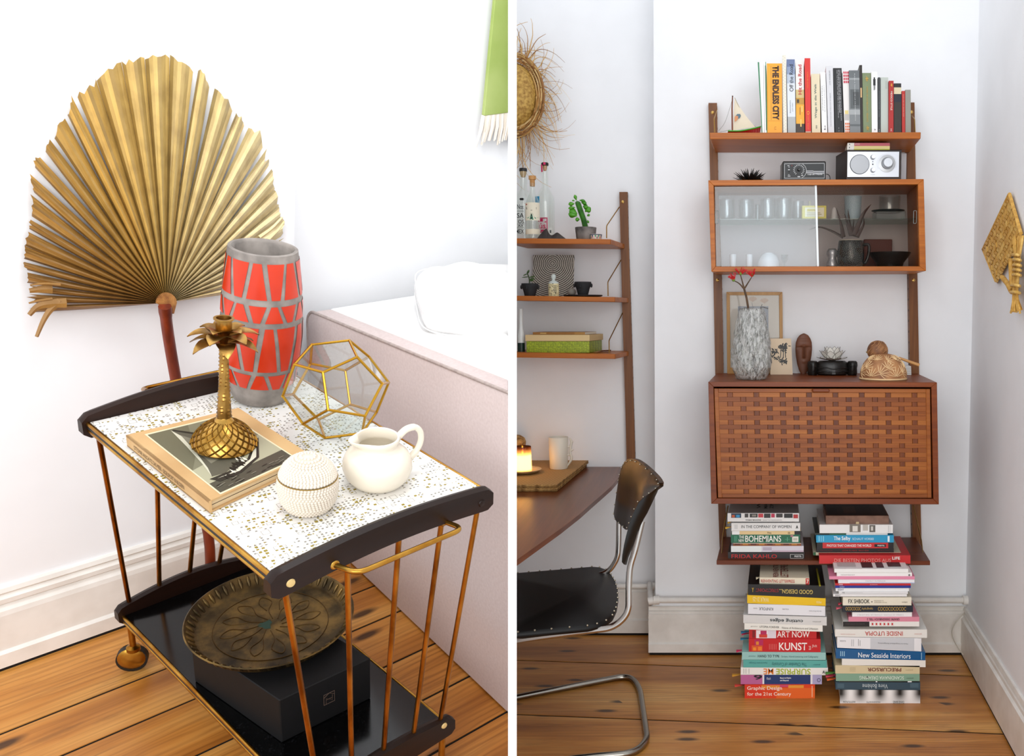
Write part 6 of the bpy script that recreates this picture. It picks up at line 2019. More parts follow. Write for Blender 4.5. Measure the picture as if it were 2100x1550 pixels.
t.part('box_body', MB().hexa([V((a.x, Yf, ZS3 + 0.0005)), V((b.x, Yf, ZS3 + 0.0005)), V((b.x, Yf, z1)), V((a.x, Yf, z1)), V((a.x + sh, Yf + dpt_, ZS3 + 0.0005)), V((b.x + sh, Yf + dpt_, ZS3 + 0.0005)), V((b.x + sh, Yf + dpt_, z1)), V((a.x + sh, Yf + dpt_, z1))]), sn.color(c2_, 0.35))
a, b = P(155, 1202, Yf - 0.003), P(912, 1128, Yf - 0.003)
zl = b.z
t.part('lid', MB().hexa([V((a.x, Yf - 0.003, a.z)), V((b.x, Yf - 0.003, a.z)), V((b.x, Yf - 0.003, zl)), V((a.x, Yf - 0.003, zl)), V((a.x + sh, Yf + dpt_ + 0.004, a.z)), V((b.x + sh + 0.003, Yf + dpt_ + 0.004, a.z)), V((b.x + sh + 0.003, Yf + dpt_ + 0.004, zl)), V((a.x + sh, Yf + dpt_ + 0.004, zl))]), mat('#dcc497', 0.6), bevel=0.001)
zb_ = zl + 0.0005
q = [P(245, 1120, Yf + 0.02), P(858, 1120, Yf + 0.02), P(245, 1092, Yf + 0.02), P(858, 1092, Yf + 0.02)]
h_ = q[2].z - q[0].z
for i in (0, 1):
    q[i].z = zb_
for i in (2, 3):
    q[i].z = zb_ + h_
g = book('booklet', 'worn ochre booklet lying on the snakeskin box', None, q, 0.11, '#a8792f', hard=False, rot=0.2, prints=[(0.8, 1, 0, 1, '#b98f4a'), (0.14, 0.26, 0.3, 0.75, '#d9b878')])
t = Thing('white_bottle', 'slim white bottle with a dark green base beside the white panel', 'bottle', V((atY(1059, 0, 3.52).x, 3.52, ZS3)), clip='R')
cc = t.base
k = mpp(cc) / 5.74
t.part('bottle_body', MB().lathe([(max(1e-5, r * k), z * k) for r, z in ((40, 112), (40, 200), (30, 260), (24, 300), (24, 505), (28, 512), (0.1, 514))], cc, 20), mat('#e9ebe9', 0.2), smooth=60)
t.part('bottle_base', MB().lathe([(max(1e-5, r * k), z * k) for r, z in ((0.1, 0), (42, 0), (42, 112), (0.1, 113))], cc, 20), mat('#1f4038', 0.4), smooth=50)
pts = [P(955, 1345, Yf + 0.02), P(1010, 1340, Yf + 0.02), P(1060, 1312, Yf + 0.05), P(1165, 1296, Yf + 0.09), P(1165, 1290, Yf + 0.12), P(1060, 1296, Yf + 0.1)]
dz = V((0, 0, 0))
vs = [V((p.x, p.y, ZS3 + 0.001 + (0.006 if i in (2, 3) else 0.0))) for i, p in enumerate(pts)]
single('torn_paper', 'curling scrap of brown paper beside the snakeskin box', 'paper', MB().prism(vs, (0, 0, 0.0006)), mat('#a88462', 0.8), vs[1])

# ================================================================== raffia hat on the recessed wall
Yh = 3.66
hc = atY(1056, 198, Yh)
k = mpp(hc)
t = Thing('raffia_hat', 'straw hat with a long frayed raffia brim hanging high on the wall', 'hat', hc, clip='R')
strawh = noisy('hat_crown_straw', '#a8823c', '#d6b468', 90, 0.6, 0.3)
raffia = [mat(c_, 0.7) for c_ in ('#d8b67c', '#c49a5e', '#b58a55', '#e2c692', '#a3784a')]
ax = (V((1, 0, 0)), V((0, 0, 1)), V((0, -1, 0)))
t.part('crown', MB().lathe([(46 * k, 0.0), (44 * k, 0.03), (38 * k, 0.055), (24 * k, 0.07), (0.0001, 0.075)], hc, 40, ax=ax, sy=1.42), strawh, smooth=60)
for i in range(42):
    r_ = rnd.uniform(46, 62)
    ph = rnd.uniform(0, 6.28)
    pts = []
    for j in range(22):
        a = ph + j * rnd.uniform(0.12, 0.135)
        pts.append(hc + V((r_ * k * math.cos(a), -0.012 - 0.02 * rnd.random() * (1 if j % 7 == 0 else 0.5) + 0.01 * math.sin(a * 3 + i), 1.38 * r_ * k * math.sin(a))))
    t.part('brim_band', MB().tube(bez(pts, 2), rnd.uniform(0.0018, 0.0035), 5), raffia[i % 5], smooth=60)
for i in range(150):
    a = rnd.uniform(-math.pi * 0.62, math.pi * 0.62)
    r0, L = rnd.uniform(48, 60), rnd.uniform(28, 92) * (1.2 if a < -0.6 else 1.0)
    bendv = rnd.uniform(-0.9, 0.9)
    pts = []
    for j in range(8):
        s = j / 7
        aa = a + bendv * s * s * 0.6
        rr = r0 + L * s
        pts.append(hc + V((rr * k * math.cos(aa) * (0.80 if abs(a) < 1 else 0.95), -0.012 - 0.05 * math.sin(s * 2.2) * rnd.uniform(0.3, 0.6) + 0.03 * s, (1.30 - 0.15 * s) * rr * k * math.sin(aa) - 10 * k * s * s)))
    w_ = rnd.uniform(0.0013, 0.0032)
    t.part('raffia_strand', MB().tube(bez(pts, 2), [w_ * (1 - 0.75 * j / 14) for j in range(15)], 4, flat=0.5), raffia[rnd.choice((0, 0, 1, 2, 3, 4))])

# ================================================================== dining table with its things
ZT_ = 0.71
tw = wood('table_teak', '#64371d', '#7c4726', '#935a34', 1, 45, 0.28)
E_ = [(1281, 957), (1277, 966), (1267, 982), (1254, 997), (1237, 1012), (1215, 1031), (1190, 1053), (1150, 1084), (1105, 1116), (1060, 1148), (1010, 1183)]
poly = [V((-1.4, YR - 0.003, ZT_))] + [V((atZ(1283, 956, ZT_).x, YR - 0.003, ZT_))] + [atZ(x, y, ZT_) for x, y in E_] + [V((-1.4, 2.2, ZT_))]
t = Thing('dining_table', 'teak table with a curved edge standing against the wall under the small shelves', 'table', V((-0.5, 3.0, 0.0)), clip='R')
t.part('tabletop', MB().prism(poly, (0, 0, -0.016)), tw, bevel=0.003)


def n4(u, v):
    return 1050 + u / 4.697, 860 + v / 4.697


wv_ = NT('seagrass_weave')
a1 = wv_.n('TexWave', _bands_direction='Y', Scale=60.0, Distortion=2.0, Detail=1.0)
wv_.l(wv_.coords((1, 1, 1), (0, 0, 0.5)), a1.inputs['Vector'])
a2 = wv_.n('TexWave', _bands_direction='X', Scale=28.0, Distortion=2.0, Detail=1.0)
wv_.l(wv_.coords((1, 1, 1), (0, 0, 0.5)), a2.inputs['Vector'])
ff = wv_.math('MULTIPLY', a1.outputs['Fac'], a2.outputs['Fac'])
wv_.bump(ff, 0.6, 0.003)
SEA = wv_.color(wv_.ramp(ff, [(0.05, '#ab8048'), (0.5, '#d3ab6c'), (0.9, '#e3c489')]), 0.7)
edge_m = noisy('plaited_edge', '#94703f', '#d6b075', 70, 0.75, 0.3)
zt = ZT_ + 0.0004
for i in range(4):
    h = 0.0062
    zq = zt + h
    dx = (-4 + 5 * i) * 0.35
    C = [atZ(x + dx, y, ZT_ + 0.026) for x, y in ((1020, 941), (1206.5 - 2 * (i % 2), 942), (1143 - 2 * i, 993 + (i % 2)), (1000, 994))]
    C = [V((p.x, p.y, zq)) for p in C]
    p3 = Thing('placemat', ('lowest woven placemat of the stack on the table', 'woven placemat second from the bottom of the stack', 'woven placemat third from the bottom of the stack', 'topmost woven placemat, under the white mug and candle dish')[i], 'placemat', V(((C[1].x + C[2].x) / 2, (C[1].y + C[2].y) / 2, zt)), 'woven placemats stacked on the table', clip='R')
    p3.part('woven_mat', MB().prism(C, (0, 0, -(h - 0.0007))), SEA)
    p3.part('plaited_rim', MB().tube([C[1] + V((0, 0, -h / 2)), C[2] + V((0, 0, -h / 2)), C[3] + V((0, 0, -h / 2))], h * 0.42, 6), edge_m, smooth=60)
    zt = zq + 0.0004
ZM = zt
c = atZ(1146, 960, ZM)
k = mpp(c) / 4.697
t = Thing('white_mug', 'tall white mug with a coral-branch handle on the placemats', 'mug', c)
chalk = mat('#e8e1d3', 0.45)
t.part('mug_body', MB().lathe([(max(1e-5, r * k), z * k) for r, z in ((0.1, 0), (82, 0), (86, 8), (94, 300), (90, 304), (84, 298), (76, 20), (0.1, 14))], c, 32), chalk, smooth=50)
hm = MB()
P = lambda u, v, d=-0.004: V((atY(*n4(u, v), c.y + d).x, c.y + d, atY(*n4(u, v), c.y + d).z))
t.part('coral_handle', MB().tube(bez([P(555, 175), P(572, 215), P(565, 265), P(560, 320), P(575, 370), P(555, 415), P(530, 450)], 4), [0.0025, 0.003, 0.004, 0.0045, 0.0048] + [0.005] * 15 + [0.0045, 0.004, 0.0035, 0.003, 0.003], 8), chalk, smooth=60)
for a, b in (((560, 262), (500, 270)), ((563, 340), (490, 350)), ((568, 230), (590, 212)), ((572, 300), (592, 290)), ((565, 385), (585, 370))):
    t.part('coral_branch', MB().tube([P(*a), P(*b)], [0.004, 0.0022], 7), chalk, smooth=60)

c = atZ(1072, 969, ZM)
k = mpp(c) / 4.697
t = Thing('candle_dish', 'shallow stoneware dish under the burning candle', 'dish', c, clip='R')
t.part('dish_body', MB().lathe([(max(1e-5, r * k), z * k) for r, z in ((0.1, 0), (110, 0), (150, 12), (180, 34), (174, 38), (110, 14), (0.1, 12))], c, 40), noisy('stoneware', '#b59a72', '#d2bd98', 20, 0.5), smooth=60)
cz = c + V((0, 0, 14 * k + 0.0004))
t = Thing('candle_glass', 'lit candle glowing in a frosted amber glass on the dish', 'candle', cz, clip='R')
am = NT('amber_glass')
am.t.nodes.remove(am.b)
trl = am.n('BsdfTranslucent')
tra = am.n('BsdfTransparent')
glo = am.n('BsdfGlossy', Roughness=0.1)
sp = am.n('SeparateXYZ')
am.l(am.coords(), sp.inputs[0])
colr = am.ramp(am.math('MULTIPLY', sp.outputs[2], 1 / (250 * k)), [(0.62, '#fff0d2'), (0.97, '#8a5526')])
am.l(colr, trl.inputs[0])
am.l(colr, tra.inputs[0])
x1 = am.n('MixShader'); x1.inputs[0].default_value = 0.35
am.l(trl.outputs[0], x1.inputs[1]); am.l(tra.outputs[0], x1.inputs[2])
x2 = am.n('MixShader'); x2.inputs[0].default_value = 0.06
am.l(x1.outputs[0], x2.inputs[1]); am.l(glo.outputs[0], x2.inputs[2])
am.l(x2.outputs[0], am.out.inputs[0])
t.part('glass_cup', MB().lathe([(max(1e-5, r * k), z * k) for r, z in ((0.1, 0), (84, 0), (88, 6), (82, 240), (78, 240), (82, 12), (0.1, 8))], cz, 32), am.m, smooth=60)
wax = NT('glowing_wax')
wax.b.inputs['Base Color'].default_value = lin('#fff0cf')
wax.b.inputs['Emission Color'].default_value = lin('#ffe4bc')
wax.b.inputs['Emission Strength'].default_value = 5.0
t.part('wax', MB().lathe([(max(1e-5, r * k), z * k) for r, z in ((0.1, 14), (76, 14), (76, 165), (0.1, 160))], cz, 24), wax.m, smooth=40)
fm_ = NT('flame')
fm_.b.inputs['Emission Color'].default_value = lin('#ffb347')
fm_.b.inputs['Emission Strength'].default_value = 40.0
t.part('flame', MB().lathe([(max(1e-5, r * k), z * k) for r, z in ((0.1, 170), (9, 182), (7, 200), (0.1, 225))], cz, 10), fm_.m, smooth=60)
c = atZ(1056, 951, ZM)
k = mpp(c) / 4.697
t = Thing('orange_jar', 'rounded terracotta coloured jar with a woven lid behind the candle', 'jar', c, clip='R')
t.part('jar_body', MB().lathe([(max(1e-5, r * k), z * k) for r, z in ((0.1, 0), (80, 0), (100, 40), (108, 110), (104, 190))], c, 32), mat('#c77a4a', 0.5), smooth=60)
t.part('woven_lid', MB().lathe([(max(1e-5, r * k), z * k) for r, z in ((106, 190), (108, 215), (96, 250), (60, 275), (0.1, 282))], c, 32), edge_m, smooth=60)

# ================================================================== cantilever chair
chrome = mat('#cfccc8', 0.14, 1.0)
leather = noisy('black_leather', '#0b0806', '#130e0b', 40, 0.45, 0.06)
leather.node_tree.nodes['Principled BSDF'].inputs['Specular IOR Level'].default_value = 0.35
base = V((-0.35, 2.85, 0))
t = Thing('cantilever_chair', 'black leather cantilever chair with a chromed tube frame at the table', 'chair', base, clip='R')


def n3(u, v):
    return 1050 + u / 3.604, 1120 + v / 3.604


ZSe = 0.452
so = [(1000, 1178), (1060, 1174.5), (1150, 1167), (1214, 1161.5), (1230, 1162.5), (1243, 1167), (1254, 1177), (1262, 1190), (1267, 1207), (1268, 1226), (1264.5, 1246), (1257, 1262), (1244, 1273), (1225, 1280), (1205, 1284), (1130, 1291), (1060, 1297.5), (1000, 1303)]
top = [atZ(x, y, ZSe) for x, y in so]
cen = sum(top, V()) / len(top)
m = MB()
n = len(top)
rings = [(0.97, 0.002), (1.0, -0.004), (1.0, -0.014), (0.97, -0.020)]
vs = [cen + V((0, 0, 0.006))]
for s, dz_ in rings:
    vs += [cen + (p - cen) * s + V((0, 0, dz_)) for p in top]
fsx = [(0, 1 + i, 1 + (i + 1) % n) for i in range(n)]
for r in range(3):
    fsx += [(1 + r * n + i, 1 + (r + 1) * n + i, 1 + (r + 1) * n + (i + 1) % n, 1 + r * n + (i + 1) % n) for i in range(n)]
fsx.append(tuple(1 + 3 * n + i for i in range(n)))
seat = t.part('seat', m.add(vs, fsx), leather, smooth=60)
stud_m = mat('#c9c2b0', 0.25, 1.0)
sm_ = MB()
for (a, b) in zip(top, top[1:]):
    nst = max(1, int((b - a).length / 0.035))
    for i in range(nst):
        p = lerp(a, b, i / nst)
        sm_.ball(cen + (p - cen) * 0.985 + V((0, 0, 0.001)), 0.0034, 6, 4)
t.part('studs', sm_, stud_m, parent=seat, stuff=True)
# frame: near side rail, up into the back, and the floor loop
YN, YFr = 2.56, 3.06
N_ = lambda x, y, Y: atY(x, y, Y)
near = [N_(1010, 1317.5, YN), N_(1060, 1311.5, YN), N_(1258, 1287, YN), N_(1289.5, 1258, YN), N_(1289.5, 1195, YN), N_(1292, 1160, YN), N_(1302, 1130, YN), N_(1316.5, 1068, YN)]
t.part('near_frame_tube', MB().tube(bend(near, 0.07, 8), 0.0095, 12), chrome, smooth=60)
far = [N_(1190, 1192, YFr), N_(1250, 1172, YFr), N_(1267, 1143, YFr), N_(1268.5, 1120, YFr), N_(1269.5, 1058, YFr)]
t.part('far_frame_tube', MB().tube(bend(far, 0.05, 8), 0.0095, 12), chrome, smooth=60)
zf_ = 0.0105
loop = [atZ(1000, 1443, zf_), atZ(1060, 1429.5, zf_), atZ(1292, 1384, zf_), atZ(1312, 1410, zf_), atZ(1328, 1518, zf_), atZ(1300, 1545, zf_), atZ(1215, 1551, zf_), atZ(1120, 1563, zf_)]
loop = [V((p.x, p.y, zf_)) for p in loop]
t.part('floor_loop', MB().tube(bend(loop, 0.075, 8), 0.0105, 12), mat('#a9a49c', 0.22, 1.0), smooth=60)
# moulded backrest
def n9(u, v):
    return 1240 + u / 5.35, 930 + v / 5.35
ks = [0, .15, .3, .45, .6, .75, .9, 1]
Tk = [(150, 290), (188, 140), (245, 66), (320, 60), (395, 100), (485, 175), (570, 262), (603, 320)]
Bk = [(98, 650), (115, 725), (178, 785), (243, 835), (295, 715), (375, 530), (505, 428), (597, 362)]
def curve(K, s):
    for i in range(len(ks) - 1):
        if s <= ks[i + 1] + 1e-9:
            w_ = (s - ks[i]) / (ks[i + 1] - ks[i])
            a, b = K[max(0, i - 1)], K[i]
            c_, d_ = K[i + 1], K[min(len(K) - 1, i + 2)]
            f_ = lambda p0, p1, p2, p3: 0.5 * (2 * p1 + (p2 - p0) * w_ + (2 * p0 - 5 * p1 + 4 * p2 - p3) * w_ ** 2 + (3 * p1 - p0 - 3 * p2 + p3) * w_ ** 3)
            return tuple(f_(a[j], b[j], c_[j], d_[j]) for j in (0, 1))
NS_, NT_ = 28, 8
fr, bkk = [], []
for i in range(NS_ + 1):
    s = i / NS_
    (u0, v0), (u1, v1) = curve(Tk, s), curve(Bk, s)
    Yq = lerp(3.03, 2.53, s)
    for j in range(NT_ + 1):
        q = j / NT_
        p = atY(*n9(lerp(u0, u1, q), lerp(v0, v1, q)), Yq + 0.02 * math.sin(math.pi * q))
        fr.append(p)
        bkk.append(p + V((0.012 + 0.01 * math.sin(math.pi * q) * math.sin(math.pi * s), 0.004, 0.0)))
W_ = NT_ + 1
idx = lambda i, j: i * W_ + j
fsx = [(idx(i, j), idx(i + 1, j), idx(i + 1, j + 1), idx(i, j + 1)) for i in range(NS_) for j in range(NT_)]
backrest = t.part('backrest', MB().add(fr, fsx), noisy('black_leather_back', '#211c18', '#2d2621', 40, 0.33, 0.08), smooth=180)
ring = [idx(i, 0) for i in range(NS_ + 1)] + [idx(NS_, j) for j in range(1, NT_ + 1)] + [idx(i, NT_) for i in range(NS_ - 1, -1, -1)] + [idx(0, j) for j in range(NT_ - 1, 0, -1)]
nr = len(ring)
m = MB().add([fr[i] for i in ring] + [bkk[i] for i in ring], [(a, (a + 1) % nr, (a + 1) % nr + nr, a + nr) for a in range(nr)])
t.part('plywood_edge', m, noisy('worn_edge', '#2a1f17', '#6a4c2e', 60, 0.6), parent=backrest, smooth=60)
t.part('back_shell', MB().add(bkk, fsx), leather, parent=backrest, smooth=180)
sm_ = MB()
acc = 0.0
for a, b in zip(ring, ring[1:] + ring[:1]):
    acc += (fr[a] - fr[b]).length
    if acc > 0.04:
        acc = 0
        cen_ = fr[idx(NS_ // 2, NT_ // 2)]
        sm_.ball(fr[b] + (cen_ - fr[b]).normalized() * 0.006 + V((-0.002, -0.002, 0)), 0.0025, 6, 4)
t.part('studs', sm_, stud_m, parent=backrest, stuff=True)
# rear flank of the shell and the padded block that takes the near tube
inn = [(600, 356), (505, 428), (430, 480), (375, 535), (330, 620), (300, 700), (262, 800), (235, 900), (212, 1000), (192, 1120), (188, 1190)]
out = [(604, 350), (575, 430), (545, 490), (510, 565), (470, 650), (430, 718), (400, 780), (365, 860), (320, 1000), (262, 1140), (240, 1222)]
vs = []
for (a, b), (c_, d_) in zip(inn, out):
    p, q = atY(*n9(a, b), 2.515), atY(*n9(c_, d_), 2.545)
    vs += [p, lerp(p, q, 0.5) + V((0, -0.010, 0)), q]
N = len(inn)
t.part('back_flank', MB().add(vs, [(3 * i + j, 3 * i + j + 1, 3 * i + j + 4, 3 * i + j + 3) for i in range(N - 1) for j in range(2)]), mat('#15120f', 0.3), smooth=180)
# ================================================================== cart room: shell (coordinates of its own: x along the wall, y into the room's depth, z up)
YA_ = 1.905
XE0, XE1 = ly(612, 520, YA_), ly(620, 0, YA_)
def edge_x(z):
    return XE0.x + (XE1.x - XE0.x) * (z - XE0.z) / (XE1.z - XE0.z)
ZU = 2.1
def wallpoly(x0, z0, z1, cut=0.0):
    return [V((x0, YA_, z0)), V((edge_x(z0) - cut, YA_, z0)), V((edge_x(z1) - cut, YA_, z1)), V((x0, YA_, z1))]
P = wallpoly(-0.9, -0.02, ZU, 0.02)
bk_ = [p + V((0, 0.16, 0)) for p in P]
mb = MB()
fr_e = [V((edge_x(z), YA_ + 0.02, z)) for z in (-0.02, ZU)]
bk_e = [V((edge_x(z), YA_ + 0.16, z)) for z in (-0.02, ZU)]
mb.add([P[0], P[1], P[2], P[3], fr_e[0], fr_e[1], bk_e[0], bk_e[1], bk_[0], bk_[3]], [(0, 1, 2, 3), (1, 4, 5, 2), (4, 6, 7, 5), (6, 8, 9, 7), (8, 0, 3, 9), (0, 8, 6, 4, 1), (3, 2, 5, 7, 9)])
struct('wall_fan_side', mb, wall_paint, left=True)
YB2 = YA_ + 0.165
struct('wall_bed_side', MB().box((0.6, YB2, -0.02), (2.6, YB2 + 0.1, ZU)), wall_paint, left=True, clip='L')
prL = [(0.0, 0.186), (0.008, 0.184), (0.011, 0.175), (0.006, 0.169), (0.013, 0.162), (0.013, 0.152), (0.006, 0.146), (0.015, 0.136), (0.017, 0.126), (0.017, 0.046), (0.023, 0.040), (0.023, 0.008), (0, 0.008)]
struct('trim_4', MB().box((-0.9, YA_ - 0.0205, 0), (edge_x(0.0), YA_, 0.0078)), shade_grime, left=True)  # contact shadow and grime, built as a dark strip below the skirting
struct('baseboard_fan_side', skirting(MB(), (-0.9, YA_, 0), (edge_x(0.1), YA_, 0), (0, -1, 0), prL), trim_paint, left=True)
flL = struct('floor', MB().box((-0.9, 0.2, -0.06), (2.6, 2.2, -0.0022)), mat('#17100a', 0.95), left=True, clip='L')
yl = [2.1, lz(165, 1440, 0).y, lz(260, 1492, 0).y, lz(430, 1536, 0).y]
st_ = yl[2] - yl[3]
while yl[-1] > 0.3:
    yl.append(yl[-1] - 0.137)
for a, b in zip(yl[1:], yl):
    mk('plank', MB().box((-0.9, a + 0.003, -0.002), (2.6, b - 0.003, 0.0)), PINE, parent=flL, clip='L')

# ---- day bed with its pillow
XB = 0.945
def bedz(y):
    a, b = lx(640, 640, XB), lx(1042, 806, XB)
    return a.z + (b.z - a.z) * (y - a.y) / (b.y - a.y)
yb0, yb1 = lx(629, 660, XB).y, 0.5
cloth_side = noisy('side_cloth', '#d5c8c6', '#dbcfcd', 160, 0.85, 0.05)
linen = noisy('white_linen', '#f2f1f0', '#f8f8f8', 8, 0.85, 0.06, bdist=0.01)
t = Thing('day_bed', 'upholstered day bed with a pale pinkish side panel and white bedding, beside the bar cart', 'bed', (XB + 0.5, 1.2, 0), left=True, clip='L')
zr_ = bedz(yb0)
prof = [(yb1, 0.004), (yb0, 0.004), (yb0, zr_ - 0.05)]
for i in range(7):
    a = math.pi / 2 * i / 6
    prof.append((yb0 - 0.04 + 0.04 * math.cos(a), bedz(yb0 - 0.04) - 0.04 + 0.04 * math.sin(a)))
prof.append((yb1, bedz(yb1)))
t.part('side_panel', MB().prism([V((XB, y, z)) for y, z in prof], (0.05, 0, 0)), cloth_side, bevel=0.006, seg=2, smooth=40)
pipe = [V((XB + 0.002, y, z)) for y, z in prof[1:]]
t.part('piping', MB().tube(pipe, 0.0036, 8), noisy('piping_cloth', '#b3a6a2', '#c4b8b3', 80, 0.8), smooth=60)
zb0, zb1 = bedz(yb0) - 0.004, bedz(yb1) - 0.004
mt = MB().hexa([V((XB + 0.051, yb1, 0.2)), V((2.4, yb1, 0.2)), V((2.4, yb0, 0.2)), V((XB + 0.051, yb0, 0.2)), V((XB + 0.051, yb1, zb1)), V((2.4, yb1, zb1)), V((2.4, yb0 + 0.005, zb0)), V((XB + 0.051, yb0, zb0))])
t.part('mattress', mt, linen, bevel=0.012, seg=3, smooth=40)
pc = lz(1062, 618, zb0 + 0.07)
t = Thing('pillow', 'soft white pillow with a seamed gusset lying on the bed', 'pillow', pc - V((0, 0, 0.07)), left=True, clip='L')
ux_, uy_, uz_ = V((0.88, -0.47, 0)), V((0.47, 0.88, 0)), V((0, 0, 1))
vs = []
nu, nv = 36, 18
def sgp(x, p):
    return math.copysign(abs(x) ** p, x)
for i in range(nv + 1):
    ph = -math.pi / 2 + math.pi * i / nv
    for j in range(nu):
        th = 2 * math.pi * j / nu
        x = sgp(math.cos(ph), 0.5) * sgp(math.cos(th), 0.38)
        y = sgp(math.cos(ph), 0.5) * sgp(math.sin(th), 0.38)
        z = sgp(math.sin(ph), 0.9)
        z *= 1 - 0.35 * (abs(x) ** 3 + abs(y) ** 3) / 2
        wr = 1 + 0.012 * math.sin(9 * th + 3 * z)
        vs.append(pc + ux_ * (0.24 * x * wr) + uy_ * (0.19 * y * wr) + uz_ * (0.066 * z + 0.004 * math.sin(17 * x + 5 * y)))
fsx = [(i * nu + j, i * nu + (j + 1) % nu, (i + 1) * nu + (j + 1) % nu, (i + 1) * nu + j) for i in range(nv) for j in range(nu)]
t.part('pillow_body', MB().add(vs, fsx), linen, smooth=180)
for zz_ in (-0.018, 0.022):
    pts = []
    for j in range(48):
        th = 2 * math.pi * j / 48
        pts.append(pc + ux_ * (0.2405 * sgp(math.cos(th), 0.38)) + uy_ * (0.1905 * sgp(math.sin(th), 0.38)) + uz_ * zz_)
    t.part('seam_piping', MB().tube(pts, 0.0016, 6, closed=True), linen, smooth=60)

# ---- green wall hanging on the bed wall
YT = YB2 - 0.012
t = Thing('wall_hanging', 'green textile hanging with a white fringed edge high on the bed wall', 'wall hanging', ly(1010, 150, YT), left=True, clip='L')
green_cloth = noisy('green_cloth', '#9fb263', '#b9c687', 5, 0.9, 0.15)
A0, A1, A2, A3 = ly(1012, -30, YT), ly(987, 236, YT), ly(1065, 226, YT), ly(1085, -30, YT)
t.part('cloth', MB().hexa([A0, A1, A2, A3] + [p + V((0, -0.012, 0)) for p in (A0, A1, A2, A3)]), green_cloth, bevel=0.002)
wf = [mat(c_, 0.9) for c_ in ('#efe9e2', '#f4f1ec', '#e6ddd2')]
for i in range(26):
    s = i / 25
    p = lerp(A1, A2, s) + V((0, -0.006, 0.001))
    dn = V((-0.030 * (1 - s) * 0.8 + rnd.uniform(-0.006, 0.006), -0.01, -0.075 + rnd.uniform(-0.008, 0.008)))
    t.part('fringe_tassel', MB().tube([p, p + dn * 0.5 + V((0.003, 0, 0)), p + dn], [0.0035, 0.0042, 0.0025], 6), wf[i % 3], smooth=60)

# ================================================================== dried fan palm
H0 = V((825, 1310, 0))
def k1(u, v):
    return u * 0.4129, 80 + v * 0.4129
OUT = [(150, 1368), (147, 1325), (150, 1262), (125, 1150), (122, 1075), (130, 990), (150, 930), (160, 800), (160, 620), (235, 535), (275, 465), (320, 390), (355, 320), (385, 265), (430, 255), (490, 200), (530, 150), (640, 105), (740, 88), (870, 90), (950, 145), (985, 150),
       (1060, 220), (1165, 355), (1185, 375), (1255, 465), (1300, 455), (1310, 600), (1345, 610), (1355, 690), (1385, 850), (1405, 900), (1410, 960), (1385, 1010), (1300, 1110), (1200, 1205), (1110, 1270)]
pol = []
for u, v in OUT:
    a = math.degrees(math.atan2(u - H0.x, H0.y - v))
    pol.append(((a + 180) % 360 - 180 if a > -170 else a, math.hypot(u - H0.x, v - H0.y)))
pol[0] = (math.degrees(math.atan2(150 - 825, 1310 - 1368)), pol[0][1])
pol.sort()
def rad(a):
    for (a0, r0), (a1, r1) in zip(pol, pol[1:]):
        if a0 <= a <= a1:
            return lerp(r0, r1, (a - a0) / max(1e-6, a1 - a0))
    return pol[0][1] if a < pol[0][0] else pol[-1][1]
YP0, YP1 = YA_ - 0.055, YA_ - 0.022
def fanpt(a, r, d=0.0):
    """a: degrees from upright, r: distance from the hub in outline units, d: metres towards the room"""
    ra = math.radians(a)
    u, v = H0.x + r * math.sin(ra), H0.y - r * math.cos(ra)
    return ly(*k1(u, v), lerp(YP0, YP1, min(1, r / 700)) - d)
hub = fanpt(0, 0)
palm_m = NT('palm_leaf')
at_ = palm_m.n('Attribute', _attribute_name='Col')
nz = palm_m.n('TexNoise', Scale=1.0, Detail=5.0)
palm_m.l(palm_m.coords((40, 40, 26)), nz.inputs['Vector'])
n2_ = palm_m.n('TexNoise', Scale=7.0, Detail=3.0)
palm_m.l(palm_m.coords(), n2_.inputs['Vector'])
pc_ = palm_m.mix(palm_m.ramp(nz.outputs[0], [(0.42, '#000000'), (0.75, '#b0b0b0')]), at_.outputs['Color'], '#6a4a1e')
pc_ = palm_m.mix(palm_m.ramp(n2_.outputs[0], [(0.52, '#000000'), (0.75, '#505050')]), pc_, '#8f8640')
PALM = palm_m.color(pc_, 0.5)
t = Thing('dried_fan_palm', 'large dried golden fan palm leaf leaning on the wall behind the bar cart', 'palm leaf', hub, left=True)
a_lo, a_hi = pol[0][0], pol[-1][0]
angs = [a_lo]
while angs[-1] < a_hi - 2:
    x = angs[-1]
    angs.append(x + (4.6 if x < -70 else 5.4 if x < -20 else 6.0 if x < 50 else 5.6) * rnd.uniform(0.85, 1.15))
angs[-1] = a_hi
cuts = {-58: 0.55, -49: 0.5, -42: 0.55, -35: 0.8, -28: 0.85, 8: 0.72, 22: 0.9, 38: 0.82, 62: 0.8, 74: 0.88, 88: 0.85, -75: 0.8, -84: 0.8, -92: 0.75}
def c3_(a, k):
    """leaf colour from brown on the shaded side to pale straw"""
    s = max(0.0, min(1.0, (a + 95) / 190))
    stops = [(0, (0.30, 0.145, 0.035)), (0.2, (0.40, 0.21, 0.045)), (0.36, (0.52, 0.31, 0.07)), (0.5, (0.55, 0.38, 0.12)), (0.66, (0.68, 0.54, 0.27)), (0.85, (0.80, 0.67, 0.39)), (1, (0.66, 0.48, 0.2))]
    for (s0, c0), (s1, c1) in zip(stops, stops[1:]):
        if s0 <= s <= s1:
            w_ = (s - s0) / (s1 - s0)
            return tuple((x + (y - x) * w_) * k * 0.88 for x, y in zip(c0, c1))
